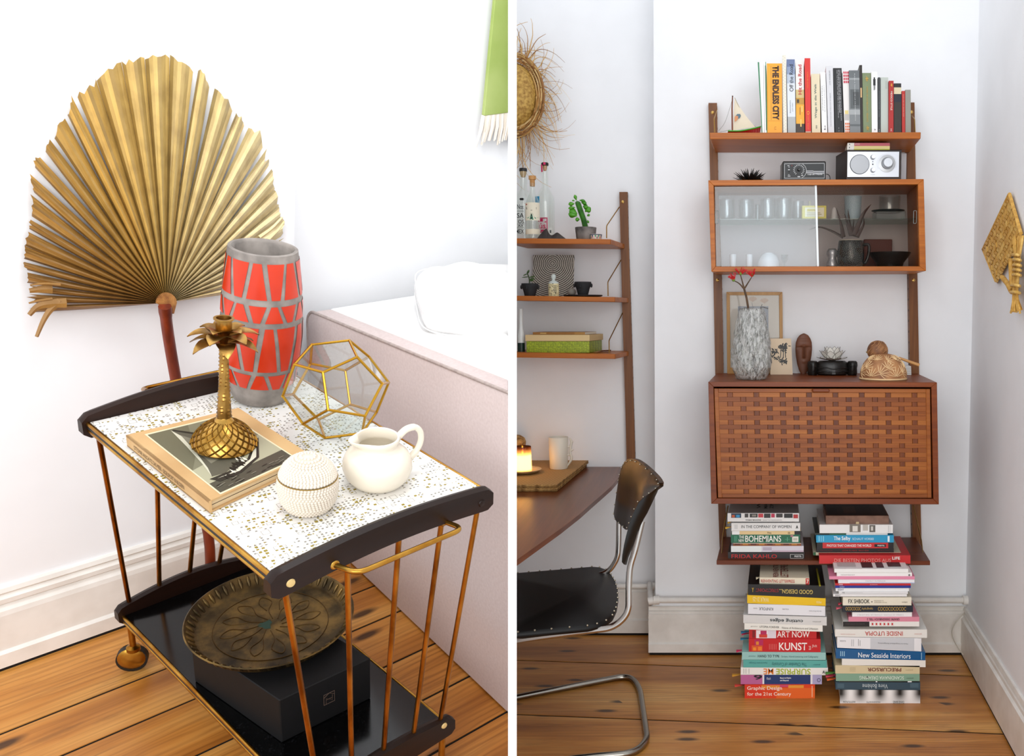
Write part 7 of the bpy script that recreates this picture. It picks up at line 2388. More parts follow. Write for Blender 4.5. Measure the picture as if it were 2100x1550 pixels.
for a0, a1 in zip(angs, angs[1:]):
    split = 1.0
    gap = 0.012
    for c_, s_ in cuts.items():
        if a0 <= c_ < a1:
            split, gap = s_, 0.42
    droop = 0.10 if a0 < -80 else 0.0
    mb = MB()
    NB = 6
    rs = [0.035, 0.12, 0.3, 0.5, 0.7, 0.85, 1.0]
    vs = []
    for j in range(NB + 1):
        q = j / NB
        an = lerp(a0, a1, q)
        Rr = rad(an) * (1.0 if split == 1.0 else 1.0) * rnd.uniform(0.985, 1.01)
        if a0 < -84:
            Rr *= rnd.uniform(0.9, 1.03)
        for s in rs:
            g_ = 0.0
            if s > split * 0.55:
                g_ = gap * (s - split * 0.55) / (1 - split * 0.55)
            aa = lerp(an, lerp(a0, a1, 0.46), g_ if q in (0.0, 1.0) or gap > 0.1 else 0.0)
            depth = (0.0, 0.4, 0.75, 1.0, 0.75, 0.4, 0.0)[j]
            d = depth * 0.017 * math.sin(math.pi * min(1.0, 0.18 + 0.62 * s)) + (0.004 if j in (1, 4) else 0) * s
            vs.append(fanpt(aa, Rr * s, d - 0.012 * s))
    n_ = len(rs)
    for j in range(NB):
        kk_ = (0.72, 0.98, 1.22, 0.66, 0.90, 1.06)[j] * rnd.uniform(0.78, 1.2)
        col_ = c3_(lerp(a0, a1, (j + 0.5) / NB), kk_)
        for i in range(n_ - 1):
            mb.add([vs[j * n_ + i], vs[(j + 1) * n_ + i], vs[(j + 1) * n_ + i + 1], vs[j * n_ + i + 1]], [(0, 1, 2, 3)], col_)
    t.part('leaf_blade', mb, PALM)
rib = MB()
# loose curling strips at the ragged lower left corner
for pts, wd in (([(300, 1300), (250, 1345), (215, 1400), (182, 1478)], 0.006), ([(330, 1310), (240, 1315), (185, 1330), (145, 1370)], 0.008), ([(260, 1240), (200, 1242), (145, 1250)], 0.008), ([(300, 1220), (220, 1215), (148, 1222)], 0.002), ([(260, 1290), (190, 1300), (142, 1312)], 0.002),
                ([(1290, 985), (1350, 940), (1402, 885)], 0.004), ([(1330, 1000), (1380, 950), (1412, 905)], 0.003)):
    P = bez([ly(*k1(u, v), YP1 - 0.03 - 0.004 * i) for i, (u, v) in enumerate(pts)], 5)
    vs = []
    for i, p in enumerate(P):
        s = i / (len(P) - 1)
        d = (P[min(i + 1, len(P) - 1)] - P[max(0, i - 1)]).normalized()
        sd = d.cross(V((0.2, -1, 0.2))).normalized()
        w_ = wd * (1 - 0.6 * s) + 0.0008
        vs += [p - sd * w_, p + V((0, -0.003, 0)), p + sd * w_]
    m = MB()
    for i in range(len(P) - 1):
        for j in range(2):
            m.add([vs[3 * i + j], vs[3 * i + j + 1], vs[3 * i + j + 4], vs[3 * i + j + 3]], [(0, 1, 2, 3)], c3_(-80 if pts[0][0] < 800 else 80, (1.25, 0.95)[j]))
    t.part('torn_strip', m, PALM)
redst = noisy('palm_stem', '#6e2c12', '#9a4722', 14, 0.45, 0.1, stretch=(3, 3, 0.6))
P = [ly(338, 628, YP0 - 0.03), ly(344, 680, YP0 - 0.012), ly(360, 775, YP0), ly(393, 950, YP0 - 0.02), ly(427, 1095, YP0 - 0.045), ly(432, 1190, YP0 - 0.055), ly(437, 1240, YP0 - 0.06)]
t.part('stalk', MB().tube(bez(P, 4), [0.0115, 0.012] + [0.0105] * 23, 10), redst, smooth=60)
m = MB()
for i in range(22):
    a = math.radians(-90 + 180 * i / 21)
    o = hub + V((0, -0.028, 0))
    e_ = fanpt(math.degrees(a) * 0.95, 52, 0.02)
    m.tube([o + V((0, 0, -0.012)), e_], [0.0035, 0.001], 5)
t.part('hub_fibres', m, noisy('fibre', '#8a5a2c', '#b98a4e', 60, 0.7), stuff=True)

# ================================================================== bar cart
ZTT = 0.65
FL_, BL_, FR_ = lz(556, 1172, ZTT), lz(185, 866, ZTT), lz(985, 1000, ZTT)
BR_ = BL_ + FR_ - FL_
EX, EY = (FR_ - FL_).normalized(), (BL_ - FL_).normalized()
WX, LY = (FR_ - FL_).length, (BL_ - FL_).length
ZB_ = 0.158
fL, bL, fR = lz(505, 1550, ZB_), lz(257, 1262, ZB_), lz(893, 1487, ZB_)
# the lower tray: same directions, narrower
tb0 = lz(257, 1262, ZB_)
tr0 = lz(890, 1484, ZB_)
WB = (tr0 - tb0).dot(EX)
def onback(q, b):     # project along EY
    return q
LB = (tb0 - tr0).dot(EY)
fl0 = tb0 - EY * LB
def TP(a, b, z=0.0):          # top: a across, b back, z above the laminate
    return FL_ + EX * (WX * a) + EY * (LY * b) + V((0, 0, z))
def BP(a, b, z=0.0):
    return fl0 + EX * (WB * a) + EY * (LB * b) + V((0, 0, z))
t = Thing('bar_cart', 'vintage brass bar cart with a white and gold patterned top and dark wooden end rails', 'cart', V((BP(0.5, 0.5).x, BP(0.5, 0.5).y, 0)), left=True)
lam = NT('gold_fleck_laminate')
vc = lam.n('TexVoronoi', Scale=1.0, _distance='CHEBYCHEV', _voronoi_dimensions='2D')
vc.inputs['Randomness'].default_value = 0.35
lam.l(lam.coords((140, 140, 1), (0, 0, 0.07)), vc.inputs['Vector'])
cs = lam.n('SeparateColor')
lam.l(vc.outputs['Color'], cs.inputs[0])
cl_ = lam.n('TexNoise', Scale=1.0, Detail=2.0)
lam.l(lam.coords((26, 26, 1)), cl_.inputs['Vector'])
cl2 = lam.n('TexNoise', Scale=1.0, Detail=1.0)
lam.l(lam.coords((18, 60, 1)), cl2.inputs['Vector'])
sizev = lam.math('ADD', lam.math('MULTIPLY', cs.outputs[0], 0.26), 0.10)
inside = lam.math('LESS_THAN', vc.outputs['Distance'], sizev)
clus = lam.math('GREATER_THAN', lam.math('ADD', cl_.outputs[0], lam.math('MULTIPLY', cs.outputs[1], 0.34)), 0.765)
gold = lam.math('MULTIPLY', inside, clus)
v5 = lam.n('TexVoronoi', Scale=1.0, _distance='CHEBYCHEV', _voronoi_dimensions='2D')
v5.inputs['Randomness'].default_value = 0.7
lam.l(lam.coords((46, 46, 1), (0, 0, 0.07)), v5.inputs['Vector'])
c5_ = lam.n('SeparateColor')
lam.l(v5.outputs['Color'], c5_.inputs[0])
s5 = lam.math('ADD', lam.math('MULTIPLY', c5_.outputs[0], 0.16), 0.12)
ring_ = lam.math('MULTIPLY', lam.math('LESS_THAN', v5.outputs['Distance'], s5), lam.math('GREATER_THAN', v5.outputs['Distance'], lam.math('SUBTRACT', s5, 0.035)))
ring_ = lam.math('MULTIPLY', ring_, lam.math('GREATER_THAN', c5_.outputs[1], 0.5))
v6 = lam.n('TexVoronoi', Scale=1.0, _distance='CHEBYCHEV', _voronoi_dimensions='2D')
v6.inputs['Randomness'].default_value = 0.15
lam.l(lam.coords((150, 150, 1), (0, 0, 0.07)), v6.inputs['Vector'])
c6_ = lam.n('SeparateColor')
lam.l(v6.outputs['Color'], c6_.inputs[0])
dots = lam.math('MULTIPLY', lam.math('LESS_THAN', v6.outputs['Distance'], 0.24), lam.math('GREATER_THAN', lam.math('ADD', cl2.outputs[0], lam.math('MULTIPLY', c6_.outputs[0], 0.30)), 0.72))
b0 = lam.mix(lam.math('MULTIPLY', dots, 0.75), '#e9e7e3', '#5f5638')
b0 = lam.mix(lam.math('MULTIPLY', ring_, 0.75), b0, '#7d765f')
b0 = lam.mix(gold, b0, '#a2923f')
LAM = lam.color(b0, 0.22)
top_c = [TP(0, 0), TP(1, 0), TP(1, 1), TP(0, 1)]
t.part('laminate_top', MB().prism(top_c, (0, 0, -0.016)), LAM)
brass_e = noisy('aged_brass', '#a87a32', '#cfa85a', 18, 0.28, 0.0, 1.0)
brass_r = noisy('worn_brass', '#8a5a22', '#c28a3e', 40, 0.3, 0.1, 1.0, stretch=(1, 1, 0.4))
darkw = wood('dark_rail_wood', '#1c0e07', '#2c170c', '#3d2212', 0, 40, 0.42)
darkw.node_tree.nodes['Principled BSDF'].inputs['Specular IOR Level'].default_value = 0.3
black_gl = mat('#0f0f10', 0.2)


def edging(Pf, a, out, z0, name):
    for k_, (zo, r_, m_) in enumerate(((z0 - 0.003, 0.0038, brass_e), (z0 - 0.0095, 0.0026, dark_metal), (z0 - 0.015, 0.0034, brass_e))):
        t.part(name if k_ != 1 else 'dark_groove', MB().tube([Pf(a, -0.005, zo) + EX * out, Pf(a, 1.005, zo) + EX * out], r_, 8), m_, smooth=60)


edging(TP, 0, -0.003, 0.0, 'brass_edging')
edging(TP, 1, 0.003, 0.0, 'brass_edging')


def end_rail(Pf, Wd, b, outv, rise, drop, tmat, name='end_rail', z0=0.0, over=0.012, low=1.0):
    """curved dark board across an end; outv: direction away from the tray"""
    N = 36
    th = 0.020
    up, lo = [], []
    for i in range(N + 1):
        s = i / N
        arc = rise * math.sin(math.pi * s)
        x = lerp(-over / Wd, 1 + over / Wd, s)
        endr = min(1.0, (min(s, 1 - s) * N + 0.12) / 1.6)
        rr = math.sqrt(max(0.0, 1 - (1 - endr) ** 2))
        mid = z0 + arc + 0.004 - drop / 2
        up.append(Pf(x, b, mid + drop / 2 * (0.25 + 0.75 * rr)))
        lo.append(Pf(x, b, mid - arc * (1 - low) - drop / 2 * (0.25 + 0.75 * rr)))
    vs = []
    for u_, l_ in zip(up, lo):
        vs += [u_ + outv * 0.002, u_ + outv * (th * 0.5) + V((0, 0, 0.003)), u_ + outv * (th - 0.001), l_ + outv * th, l_]
    n5_ = 5
    fsx = [(i * n5_ + j, i * n5_ + (j + 1) % n5_, (i + 1) * n5_ + (j + 1) % n5_, (i + 1) * n5_ + j) for i in range(N) for j in range(n5_)]
    fsx += [tuple(range(n5_))[::-1], tuple(range(N * n5_, N * n5_ + n5_))]
    return t.part(name, MB().add(vs, fsx), tmat, smooth=35), lo


railF, loF = end_rail(TP, WX, 0, -EY, 0.014, 0.040, darkw)
railB, loB = end_rail(TP, WX, 1, EY, 0.022, 0.040, darkw, z0=0.006, low=0.0)
tray_top = [BP(0, 0), BP(1, 0), BP(1, 1), BP(0, 1)]
spk = NT('black_fleck_laminate')
sv = spk.n('TexVoronoi', Scale=420.0)
spk.l(spk.coords(), sv.inputs['Vector'])
sc_ = spk.n('SeparateColor')
spk.l(sv.outputs['Color'], sc_.inputs[0])
t.part('lower_shelf', MB().prism(tray_top, (0, 0, -0.014)), spk.color(spk.mix(spk.math('GREATER_THAN', sc_.outputs[0], 0.95), '#0a0a0b', '#232427'), 0.15))
edging(BP, 0, -0.003, 0.0, 'brass_edging')
edging(BP, 1, 0.003, 0.0, 'brass_edging')
rbF, lbF = end_rail(BP, WB, 0, -EY, 0.016, 0.036, darkw, z0=0.012, low=0.0)
rbB, lbB = end_rail(BP, WB, 1, EY, 0.022, 0.036, darkw, z0=0.012, low=0.0)
for a, tb in ((0.035, 0.05), (0.30, 0.27), (0.545, 0.50), (0.765, 0.73), (0.965, 0.945)):
    for b, o, lo_, rs_ in ((0, -EY, 0.014, 0.016), (1, EY, 0.022, 0.022)):
        p = TP(a, b, -0.034 + lo_ * math.sin(math.pi * a) + (0.006 if b else 0)) + o * 0.010
        q = BP(tb, b, 0.012 + rs_ * math.sin(math.pi * tb) + 0.004) + o * 0.010
        t.part('brass_rod', MB().tube([p, q], 0.0044, 10), brass_r, smooth=60)
cream_plug = mat('#d9c08a', 0.35)
AXF = (EX, V((0, 0, 1)), -EY)
for a, z in ((0.045, -0.016), (0.965, -0.016)):
    t.part('screw_plug', MB().lathe([(0.0001, 0.0015), (0.0055, 0.001), (0.0065, -0.001)], TP(a, 0, z) - EY * 0.0205, 16, ax=AXF), cream_plug if a < 0.5 else darkw, smooth=50)
t.part('screw_plug', MB().lathe([(0.0001, 0.0015), (0.005, 0.001), (0.006, -0.001)], BP(0.95, 0, 0.012) - EY * 0.0205, 16, ax=AXF), cream_plug, smooth=50)


def onend(px, py, off):
    """point seen at the pixel on the plane parallel to the cart's front end, off metres in front of it"""
    d = lray(px, py)
    o = V((0, 0, HL))
    return o + d * ((FL_ - EY * off - o).dot(EY) / d.dot(EY))


hp = [onend(686, 1158, 0.020), onend(733, 1176, 0.062), onend(950, 1084, 0.062), onend(911, 1069, 0.020)]
t.part('push_handle', MB().tube(bend(hp, 0.018, 6), 0.0042, 10), brass_e, smooth=60)
for p in (hp[0], hp[3]):
    t.part('handle_rosette', MB().lathe([(0.0001, 0.003), (0.005, 0.003), (0.0085, 0.001), (0.009, -0.001)], p, 16, ax=AXF), brass_e, smooth=50)
hb = [TP(0.28, 1, 0.024) + EY * 0.02, TP(0.30, 1, 0.012) + EY * 0.058, TP(0.70, 1, 0.012) + EY * 0.058, TP(0.72, 1, 0.024) + EY * 0.02]
t.part('rear_handle', MB().tube(bend(hb, 0.015, 6), 0.0042, 10), brass_e, smooth=60)
for a, b in ((0.04, 0.0), (0.96, 0.0), (0.04, 1.0), (0.96, 1.0)):
    c = BP(a, b) + EY * (0.012 if b else -0.012)
    rw = 0.029
    wc = V((c.x, c.y, rw + 0.0005)) + EY * 0.012
    fv = (-EX * 0.55 - EY * 0.83).normalized()
    axw = (V((-fv.y, fv.x, 0)), V((0, 0, 1)), fv)
    cs_ = t.part('caster_stem', MB().lathe([(0.013, 0.0), (0.013, 0.008), (0.006, 0.012), (0.006, 0.09)], V((c.x, c.y, 0.058)), 14), brass_e, smooth=50)
    t.part('caster_tyre', MB().lathe([(rw * 0.6, -0.009), (rw, -0.008), (rw, 0.008), (rw * 0.6, 0.009)], wc, 24, ax=axw), mat('#141414', 0.5), parent=cs_, smooth=50)
    for sg in (-1, 1):
        t.part('caster_cover', MB().lathe([(0.0001, 0.014 * sg), (rw * 0.5, 0.013 * sg), (rw * 0.86, 0.0095 * sg), (rw * 0.9, 0.008 * sg)], wc + V((0, 0, 0.004)), 20, ax=axw), brass_e, parent=cs_, smooth=60)
    t.part('caster_fork', MB().tube([V((c.x, c.y, 0.062)), wc + V((0, 0, 0.022)), wc], 0.008, 8), brass_e, parent=cs_, smooth=60)

# ================================================================== on the cart
TZ = ZTT + 0.0004


def lmpp(p):
    return (RL @ (V(p) - V((0, 0, HL)))).z / F


def tilt_axis(base, px, py):
    """frame whose axis starts at base and passes through the pixel, leaning only sideways"""
    p = ly(px, py, base.y)
    z = (p - base).normalized()
    y = V((0, 1, 0))
    x = y.cross(z).normalized()
    y = z.cross(x)
    return (x, y, z), (p - base).length


# ---- tall ceramic vase
bc = lz(535, 812, TZ)
ax, Lv = tilt_axis(bc, 540, 507)
kv_ = lmpp(bc + V((0, 0, 0.15)))
sq = 0.90
t = Thing('ceramic_vase', 'tall grey ceramic vase with glossy red facets at the back of the bar cart', 'vase', bc, left=True)
RP = [(0.0, 58), (0.015, 62), (0.08, 67), (0.16, 72), (0.3, 79), (0.45, 83.5), (0.6, 83), (0.75, 79.5), (0.9, 74), (0.97, 71.5), (1.0, 70)]
def vr(s):
    for (s0, r0), (s1, r1) in zip(RP, RP[1:]):
        if s0 <= s <= s1:
            return lerp(r0, r1, (s - s0) / (s1 - s0)) * kv_
    return RP[-1][1] * kv_
prof = [(0.0001, 0)] + [(vr(i / 24), Lv * i / 24) for i in range(25)] + [(63 * kv_, Lv * 1.003), (58 * kv_, Lv * 0.985), (66 * kv_, Lv * 0.8), (70 * kv_, Lv * 0.5), (0.0001, Lv * 0.45)]
grey_c = noisy('grey_ceramic', '#8a847f', '#a8a19b', 30, 0.75, 0.15)
t.part('vase_body', MB().lathe(prof, bc, 64, sx=sq, ax=ax), grey_c, smooth=50)
red_g = noisy('red_glaze', '#cc4018', '#d94c20', 12, 0.28, 0.05)
def vsurf(a, s, lift=0.0012):
    r = vr(s) + lift
    return bc + ax[0] * (r * sq * math.cos(a)) + ax[1] * (r * math.sin(a)) + ax[2] * (Lv * s)
for s0, s1, nP, dl, ph in ((0.135, 0.235, 13, 0.32, 0.1), (0.262, 0.555, 13, 0.30, 0.3), (0.59, 0.695, 15, 0.36, 0.15), (0.735, 0.955, 13, 0.30, 0.0)):
    stp = 2 * math.pi / nP
    for k_ in range(nP):
        sg = 1 if k_ % 2 else -1
        jl = 0.10 * math.sin(k_ * 2.3 + s0 * 9)
        lb = ph + (k_) * stp + sg * dl * stp * 0.5 + 0.058
        lt = ph + (k_) * stp - sg * dl * stp * 0.5 + 0.058 + jl * 0.3
        rb = ph + (k_ + 1) * stp - sg * dl * stp * 0.5 - 0.058
        rt = ph + (k_ + 1) * stp + sg * dl * stp * 0.5 - 0.058
        vs = []
        M_, NA = 6, 4
        for i in range(M_ + 1):
            for j in range(NA + 1):
                q = i / M_
                vs.append(vsurf(lerp(lerp(lb, lt, q), lerp(rb, rt, q), j / NA), lerp(s0, s1, q)))
        t.part('glazed_facet', MB().add(vs, [(i * (NA + 1) + j, i * (NA + 1) + j + 1, (i + 1) * (NA + 1) + j + 1, (i + 1) * (NA + 1) + j) for i in range(M_) for j in range(NA)]), red_g, smooth=180)

# ---- picture book under the candlestick
zt1 = TZ + 0.021
T0, T1, T2, T3 = lz(258, 892, zt1), lz(428, 1028, zt1), lz(636, 932, zt1), lz(489, 836, zt1)
t = Thing('sailing_book', 'large tan picture book with a black and white sailing photograph under the brass candlestick', 'book', (T0 + T1 + T2 + T3) / 4 - V((0, 0, 0.021)), left=True)
tan_m = noisy('tan_cover', '#c7a577', '#d6b78a', 9, 0.7)
dn = V((0, 0, -0.0205))
cor = [T0, T1, T2, T3]
cov_ = t.part('top_cover', MB().prism([p for p in cor], (0, 0, -0.003)), tan_m)
t.part('bottom_cover', MB().prism([p + dn + V((0, 0, 0.0025)) for p in cor], (0, 0, -0.0025)), tan_m)
inn_ = [lerp(p, (T0 + T2) / 2, 0.03) for p in cor]
t.part('pages', MB().prism([p + V((0, 0, -0.0031)) for p in inn_], (0, 0, -0.0148)), mat('#dcc7a4', 0.85))
t.part('slip_sheet', MB().prism([p + V((0, 0, -0.0105)) for p in [lerp(p, (T0 + T2) / 2, 0.026) for p in cor]], (0, 0, -0.0007)), mat('#4a3526', 0.8))
o_ = EX * -0.0012
sp_ = [T0 + V((0, 0, -0.0001)), T1 + V((0, 0, -0.0001))]
t.part('spine', MB().hexa([T0 + dn, T1 + dn, T1, T0] + [p + (T3 - T0).normalized() * 0.004 for p in (T0 + dn, T1 + dn, T1, T0)]), tan_m)
def bpq(px, py, d=0.0005):
    p = lz(px, py, zt1)
    return V((p.x, p.y, zt1 + d))
def c31(u, v):
    return 150 + u / 3.1, 740 + v / 3.1
pm = MB()
Q4 = [c31(473, 472), c31(936, 838), c31(1412, 622), c31(985, 345)]
def pq(s, q, d):
    x = lerp(lerp(Q4[0][0], Q4[3][0], s), lerp(Q4[1][0], Q4[2][0], s), q)
    y = lerp(lerp(Q4[0][1], Q4[3][1], s), lerp(Q4[1][1], Q4[2][1], s), q)
    return bpq(x, y, d)
def pp_(pts, col, d):
    pm.poly([pq(s, q, d) for s, q in pts], col)
pp_([(-0.02, -0.02), (1.02, -0.02), (1.02, 1.02), (-0.02, 1.02)], '#e6dcbf', 0.0003)
pp_([(0, 0), (1, 0), (1, 1), (0, 1)], '#8c8974', 0.0005)
pp_([(0, 0.62), (1, 0.45), (1, 1), (0, 1)], '#b7b49c', 0.0006)
pp_([(0, 0), (0.5, 0), (0.25, 0.4), (0, 0.62)], '#7b7863', 0.0006)
pp_([(0.0, 0.85), (1.0, 0.80), (1, 1), (0, 1)], '#5b584b', 0.0007)
sailc = [(0.27, 0.02), (0.26, 0.1), (0.24, 0.2), (0.22, 0.32), (0.2, 0.45), (0.16, 0.6), (0.10, 0.78), (0.25, 0.80), (0.45, 0.76), (0.66, 0.66), (0.85, 0.50), (0.75, 0.42), (0.62, 0.32), (0.48, 0.2), (0.36, 0.09)]
pp_(sailc, '#6a675a', 0.0008)
pp_([(0.27, 0.02), (0.22, 0.3), (0.16, 0.58), (0.10, 0.78), (0.16, 0.66), (0.24, 0.4), (0.30, 0.14)], '#d5d2bf', 0.0010)
pp_([(0.30, 0.12), (0.26, 0.4), (0.24, 0.62), (0.36, 0.6), (0.5, 0.5), (0.42, 0.3)], '#8f8b7b', 0.0010)
pp_([(0.28, 0.03), (0.48, 0.2), (0.86, 0.5), (0.88, 0.47), (0.5, 0.17), (0.3, 0.02)], '#2e2b26', 0.0011)
pp_([(0.62, 0.04), (0.98, 0.36), (0.98, 0.42), (0.60, 0.07)], '#25231f', 0.0011)
pp_([(0.05, 0.80), (0.3, 0.80), (0.6, 0.74), (0.9, 0.52), (0.96, 0.5), (0.72, 0.78), (0.4, 0.88), (0.12, 0.88)], '#34312a', 0.0012)
pp_([(0.12, 0.83), (0.3, 0.83), (0.62, 0.76), (0.88, 0.56), (0.7, 0.76), (0.4, 0.85)], '#d9d5c4', 0.0013)
for i in range(26):
    s = rnd.uniform(0.16, 0.9)
    q = 0.86 - 0.34 * max(0, s - 0.3) / 0.65 + rnd.uniform(-0.05, 0.03)
    w_ = rnd.uniform(0.008, 0.03)
    pp_([(s - w_, q), (s - w_ * 0.3, q - 0.05), (s + w_, q - 0.01), (s + w_ * 0.6, q + 0.03)], ('#1f1d19', '#26231e', '#e9e5d6')[i % 3], 0.0014 + 0.00002 * i)
for i in range(22):
    s, q = rnd.uniform(0.02, 0.9), rnd.uniform(0.89, 0.985)
    pp_([(s, q), (s + 0.07, q - 0.006), (s + 0.08, q), (s + 0.01, q + 0.007)], ('#8e8a7c', '#33302a')[i % 2], 0.0014 + 0.00002 * i)
t.part('cover_photo', pm, PRINT, parent=cov_)
sdir = (T1 - T0)
letter('OTTOMAR ANSCHÜTZ DAS MEER - SEGELSPORT IN BILDERN', T0 + sdir * 0.10 + dn * 0.72 - EX * 0.0006, sdir * 0.62, V((0, 0, 0.009)), mat('#6a5238', 0.7), t, cov_, 0.0)

# ---- brass palm-tree candlestick
bc = lz(460, 912, zt1 + 0.001)
bc.z = zt1 + 0.0014
ax, Lc = tilt_axis(bc, 459, 668)
k = lmpp(bc + V((0, 0, 0.1)))
brass_c = noisy('candlestick_brass', '#8f6e3c', '#cba766', 26, 0.32, 0.1, 1.0)
t = Thing('palm_candlestick', 'brass candlestick shaped like a palm tree standing on the sailing book', 'candlestick', bc, left=True)
sq = 0.92
dome_p = [(0.0001, 0), (66, 0), (67.5, 3), (65.5, 10), (59, 23), (48, 37), (34, 49), (20, 57), (14, 66)]
t.part('domed_base', MB().lathe([(max(1e-5, r * k), z * k) for r, z in dome_p], bc, 40, sx=sq, ax=ax), noisy('base_brass', '#b08a46', '#dfbb74', 20, 0.25, 0.05, 1.0), smooth=40)
def dsurf(a, q):
    zq = lerp(4, 57, q)
    for (r0, z0), (r1, z1) in zip(dome_p[2:], dome_p[3:]):
        if z0 <= zq <= z1:
            r = lerp(r0, r1, (zq - z0) / (z1 - z0))
            break
    return bc + ax[0] * ((r * k + 0.0006) * sq * math.cos(a)) + ax[1] * ((r * k + 0.0006) * math.sin(a)) + ax[2] * (zq * k)
for sg in (-1, 1):
    for i in range(18):
        a0 = 2 * math.pi * i / 18
        t.part('scale_ridge', MB().tube([dsurf(a0 + sg * q * 1.15, q) for q in [j / 9 for j in range(10)]], [0.0014] * 7 + [0.001, 0.0008, 0.0006], 4), mat('#8a6a34', 0.4, 1.0), smooth=60)
st_p = []
for i in range(41):
    q = i / 40
    st_p.append(((13.5 - 5.5 * math.sin(math.pi * min(1, q * 1.1) * 0.5) + (1.6 if i % 2 else 0)) * k, lerp(62, Lc / k - 40, q) * k))
t.part('bark_stem', MB().lathe(st_p, bc, 16, ax=ax, wob=lambda a, z: 1 + 0.08 * math.sin(5 * a + 900 * z)), brass_c, smooth=40)
ct = bc + ax[2] * (Lc - 40 * k)
def palm_leaf(an, L, wd, up0, up1, z0):
    rd = ax[0] * math.cos(an) + ax[1] * math.sin(an)
    tn = ax[0] * -math.sin(an) + ax[1] * math.cos(an)
    vs = []
    N = 8
    for i in range(N + 1):
        s = i / N
        w_ = wd * (math.sin(math.pi * (0.12 + 0.88 * s)) ** 0.8 if i < N else 0.02)
        h_ = z0 + (up0 * s + (up1 - up0) * s * s) * L
        cpt = ct + rd * (0.004 + L * s) + ax[2] * h_
        vs += [cpt - tn * w_ + ax[2] * (0.25 * w_), cpt, cpt + tn * w_ + ax[2] * (0.25 * w_), cpt - ax[2] * 0.0016]
    fsx = [(4 * i + j, 4 * i + (j + 1) % 4, 4 * i + 4 + (j + 1) % 4, 4 * i + 4 + j) for i in range(N) for j in range(4)]
    t.part('leaf', MB().add(vs, fsx), brass_c, smooth=70)
for i in range(6):
    palm_leaf(0.25 + i * math.pi / 3, 62 * k, 18 * k, 0.55, -0.12, 2 * k)
for i in range(6):
    palm_leaf(0.8 + i * math.pi / 3, 60 * k, 18 * k, 0.55, 0.05, 17 * k)
for i in range(5):
    palm_leaf(0.1 + i * math.pi / 2.5, 38 * k, 15 * k, 1.0, 0.35, 22 * k)
t.part('candle_cup', MB().lathe([(r * k, z * k) for r, z in ((6, 0), (10, 20), (15, 34), (15, 52), (19, 54), (19, 57), (14, 57), (12, 40), (0.01, 38))], ct, 20, ax=ax), brass_c, smooth=50)

# ---- faceted brass and glass terrarium
ph_ = (1 + 5 ** 0.5) / 2
Vt = [V(p) for p in [(a, b, c) for a in (-1, 1) for b in (-1, 1) for c in (-1, 1)] + [(0, a / ph_, b * ph_) for a in (-1, 1) for b in (-1, 1)] + [(a / ph_, b * ph_, 0) for a in (-1, 1) for b in (-1, 1)] + [(a * ph_, 0, b / ph_) for a in (-1, 1) for b in (-1, 1)]]
wv3 = V((-3.3305811767, 0.0567985301, 2.1242343254))
RM = Matrix.Rotation(wv3.length, 3, wv3.normalized())
cD = V((0.69566465, 1.37253382, 0.73154))
DP = [RM @ (p * 0.0507691) + cD for p in Vt]
Ed = [(i, j) for i in range(20) for j in range(i) if abs((Vt[i] - Vt[j]).length - 2 / ph_) < 1e-5]
nb = {i: [j for e_ in Ed for j in e_ if i in e_ and j != i] for i in range(20)}
faces = set()
for a in range(20):
    for b in nb[a]:
        for c in nb[b]:
            if c == a:
                continue
            for d in nb[c]:
                for e_ in nb[d]:
                    if d not in (a, b) and e_ not in (a, b, c) and a in nb[e_]:
                        faces.add(frozenset((a, b, c, d, e_)))
t = Thing('glass_dodecahedron', 'brass edged glass dodecahedron terrarium beside the red vase', 'terrarium', V((cD.x, cD.y, TZ)), left=True)
terr = thin_glass('terrarium_glass', '#f4f7f6', 0.09, '#cfd8d6', 0.01)
gold_b = mat('#c9a042', 0.22, 1.0)
for i, j in Ed:
    d_ = (DP[j] - DP[i]).normalized() * 0.001
    t.part('brass_edge', MB().tube([DP[i] - d_, DP[j] + d_], 0.0024, 6), gold_b, smooth=60)
for f_ in faces:
    f_ = list(f_)
    o = [f_[0]]
    while len(o) < 5:
        o.append([x for x in nb[o[-1]] if x in f_ and x not in o][0])
    c_ = sum((DP[i] for i in o), V()) / 5
    t.part('pane', MB().poly([lerp(DP[i], c_, 0.012) for i in o]), terr)

# ---- beaded pot with lid
bc = lz(632, 1040, TZ)
bc.z = TZ
k = lmpp(bc + V((0, 0, 0.05)))
ax, Lj = tilt_axis(bc, 631, 940)
t = Thing('beaded_pot', 'small round white pot covered in beads, in front of the cream jug', 'pot', bc, left=True)
sq = 0.93
Hj = 122 * k
def jr(s):
    K = ((0, 38), (0.06, 46), (0.18, 54.5), (0.35, 59), (0.52, 59.5), (0.66, 56), (0.78, 49), (0.87, 39), (0.94, 27), (0.98, 15), (1, 0.6))
    for (s0, r0), (s1, r1) in zip(K, K[1:]):
        if s0 <= s <= s1:
            return (r0 + (r1 - r0) * (s - s0) / (s1 - s0)) * k
    return 0.0005
cer = mat('#ded5c8', 0.5)
t.part('pot_body', MB().lathe([(0.0001, 0.0005)] + [(jr(i / 20 * 0.60), Hj * 0.60 * i / 20) for i in range(21)], bc, 36, sx=sq, ax=ax), cer, smooth=60)
lid_ = t.part('lid', MB().lathe([(jr(0.615 + 0.385 * i / 14) if i < 14 else 0.0001, Hj * (0.615 + 0.385 * i / 14)) for i in range(15)], bc, 36, sx=sq, ax=ax), cer, smooth=60)
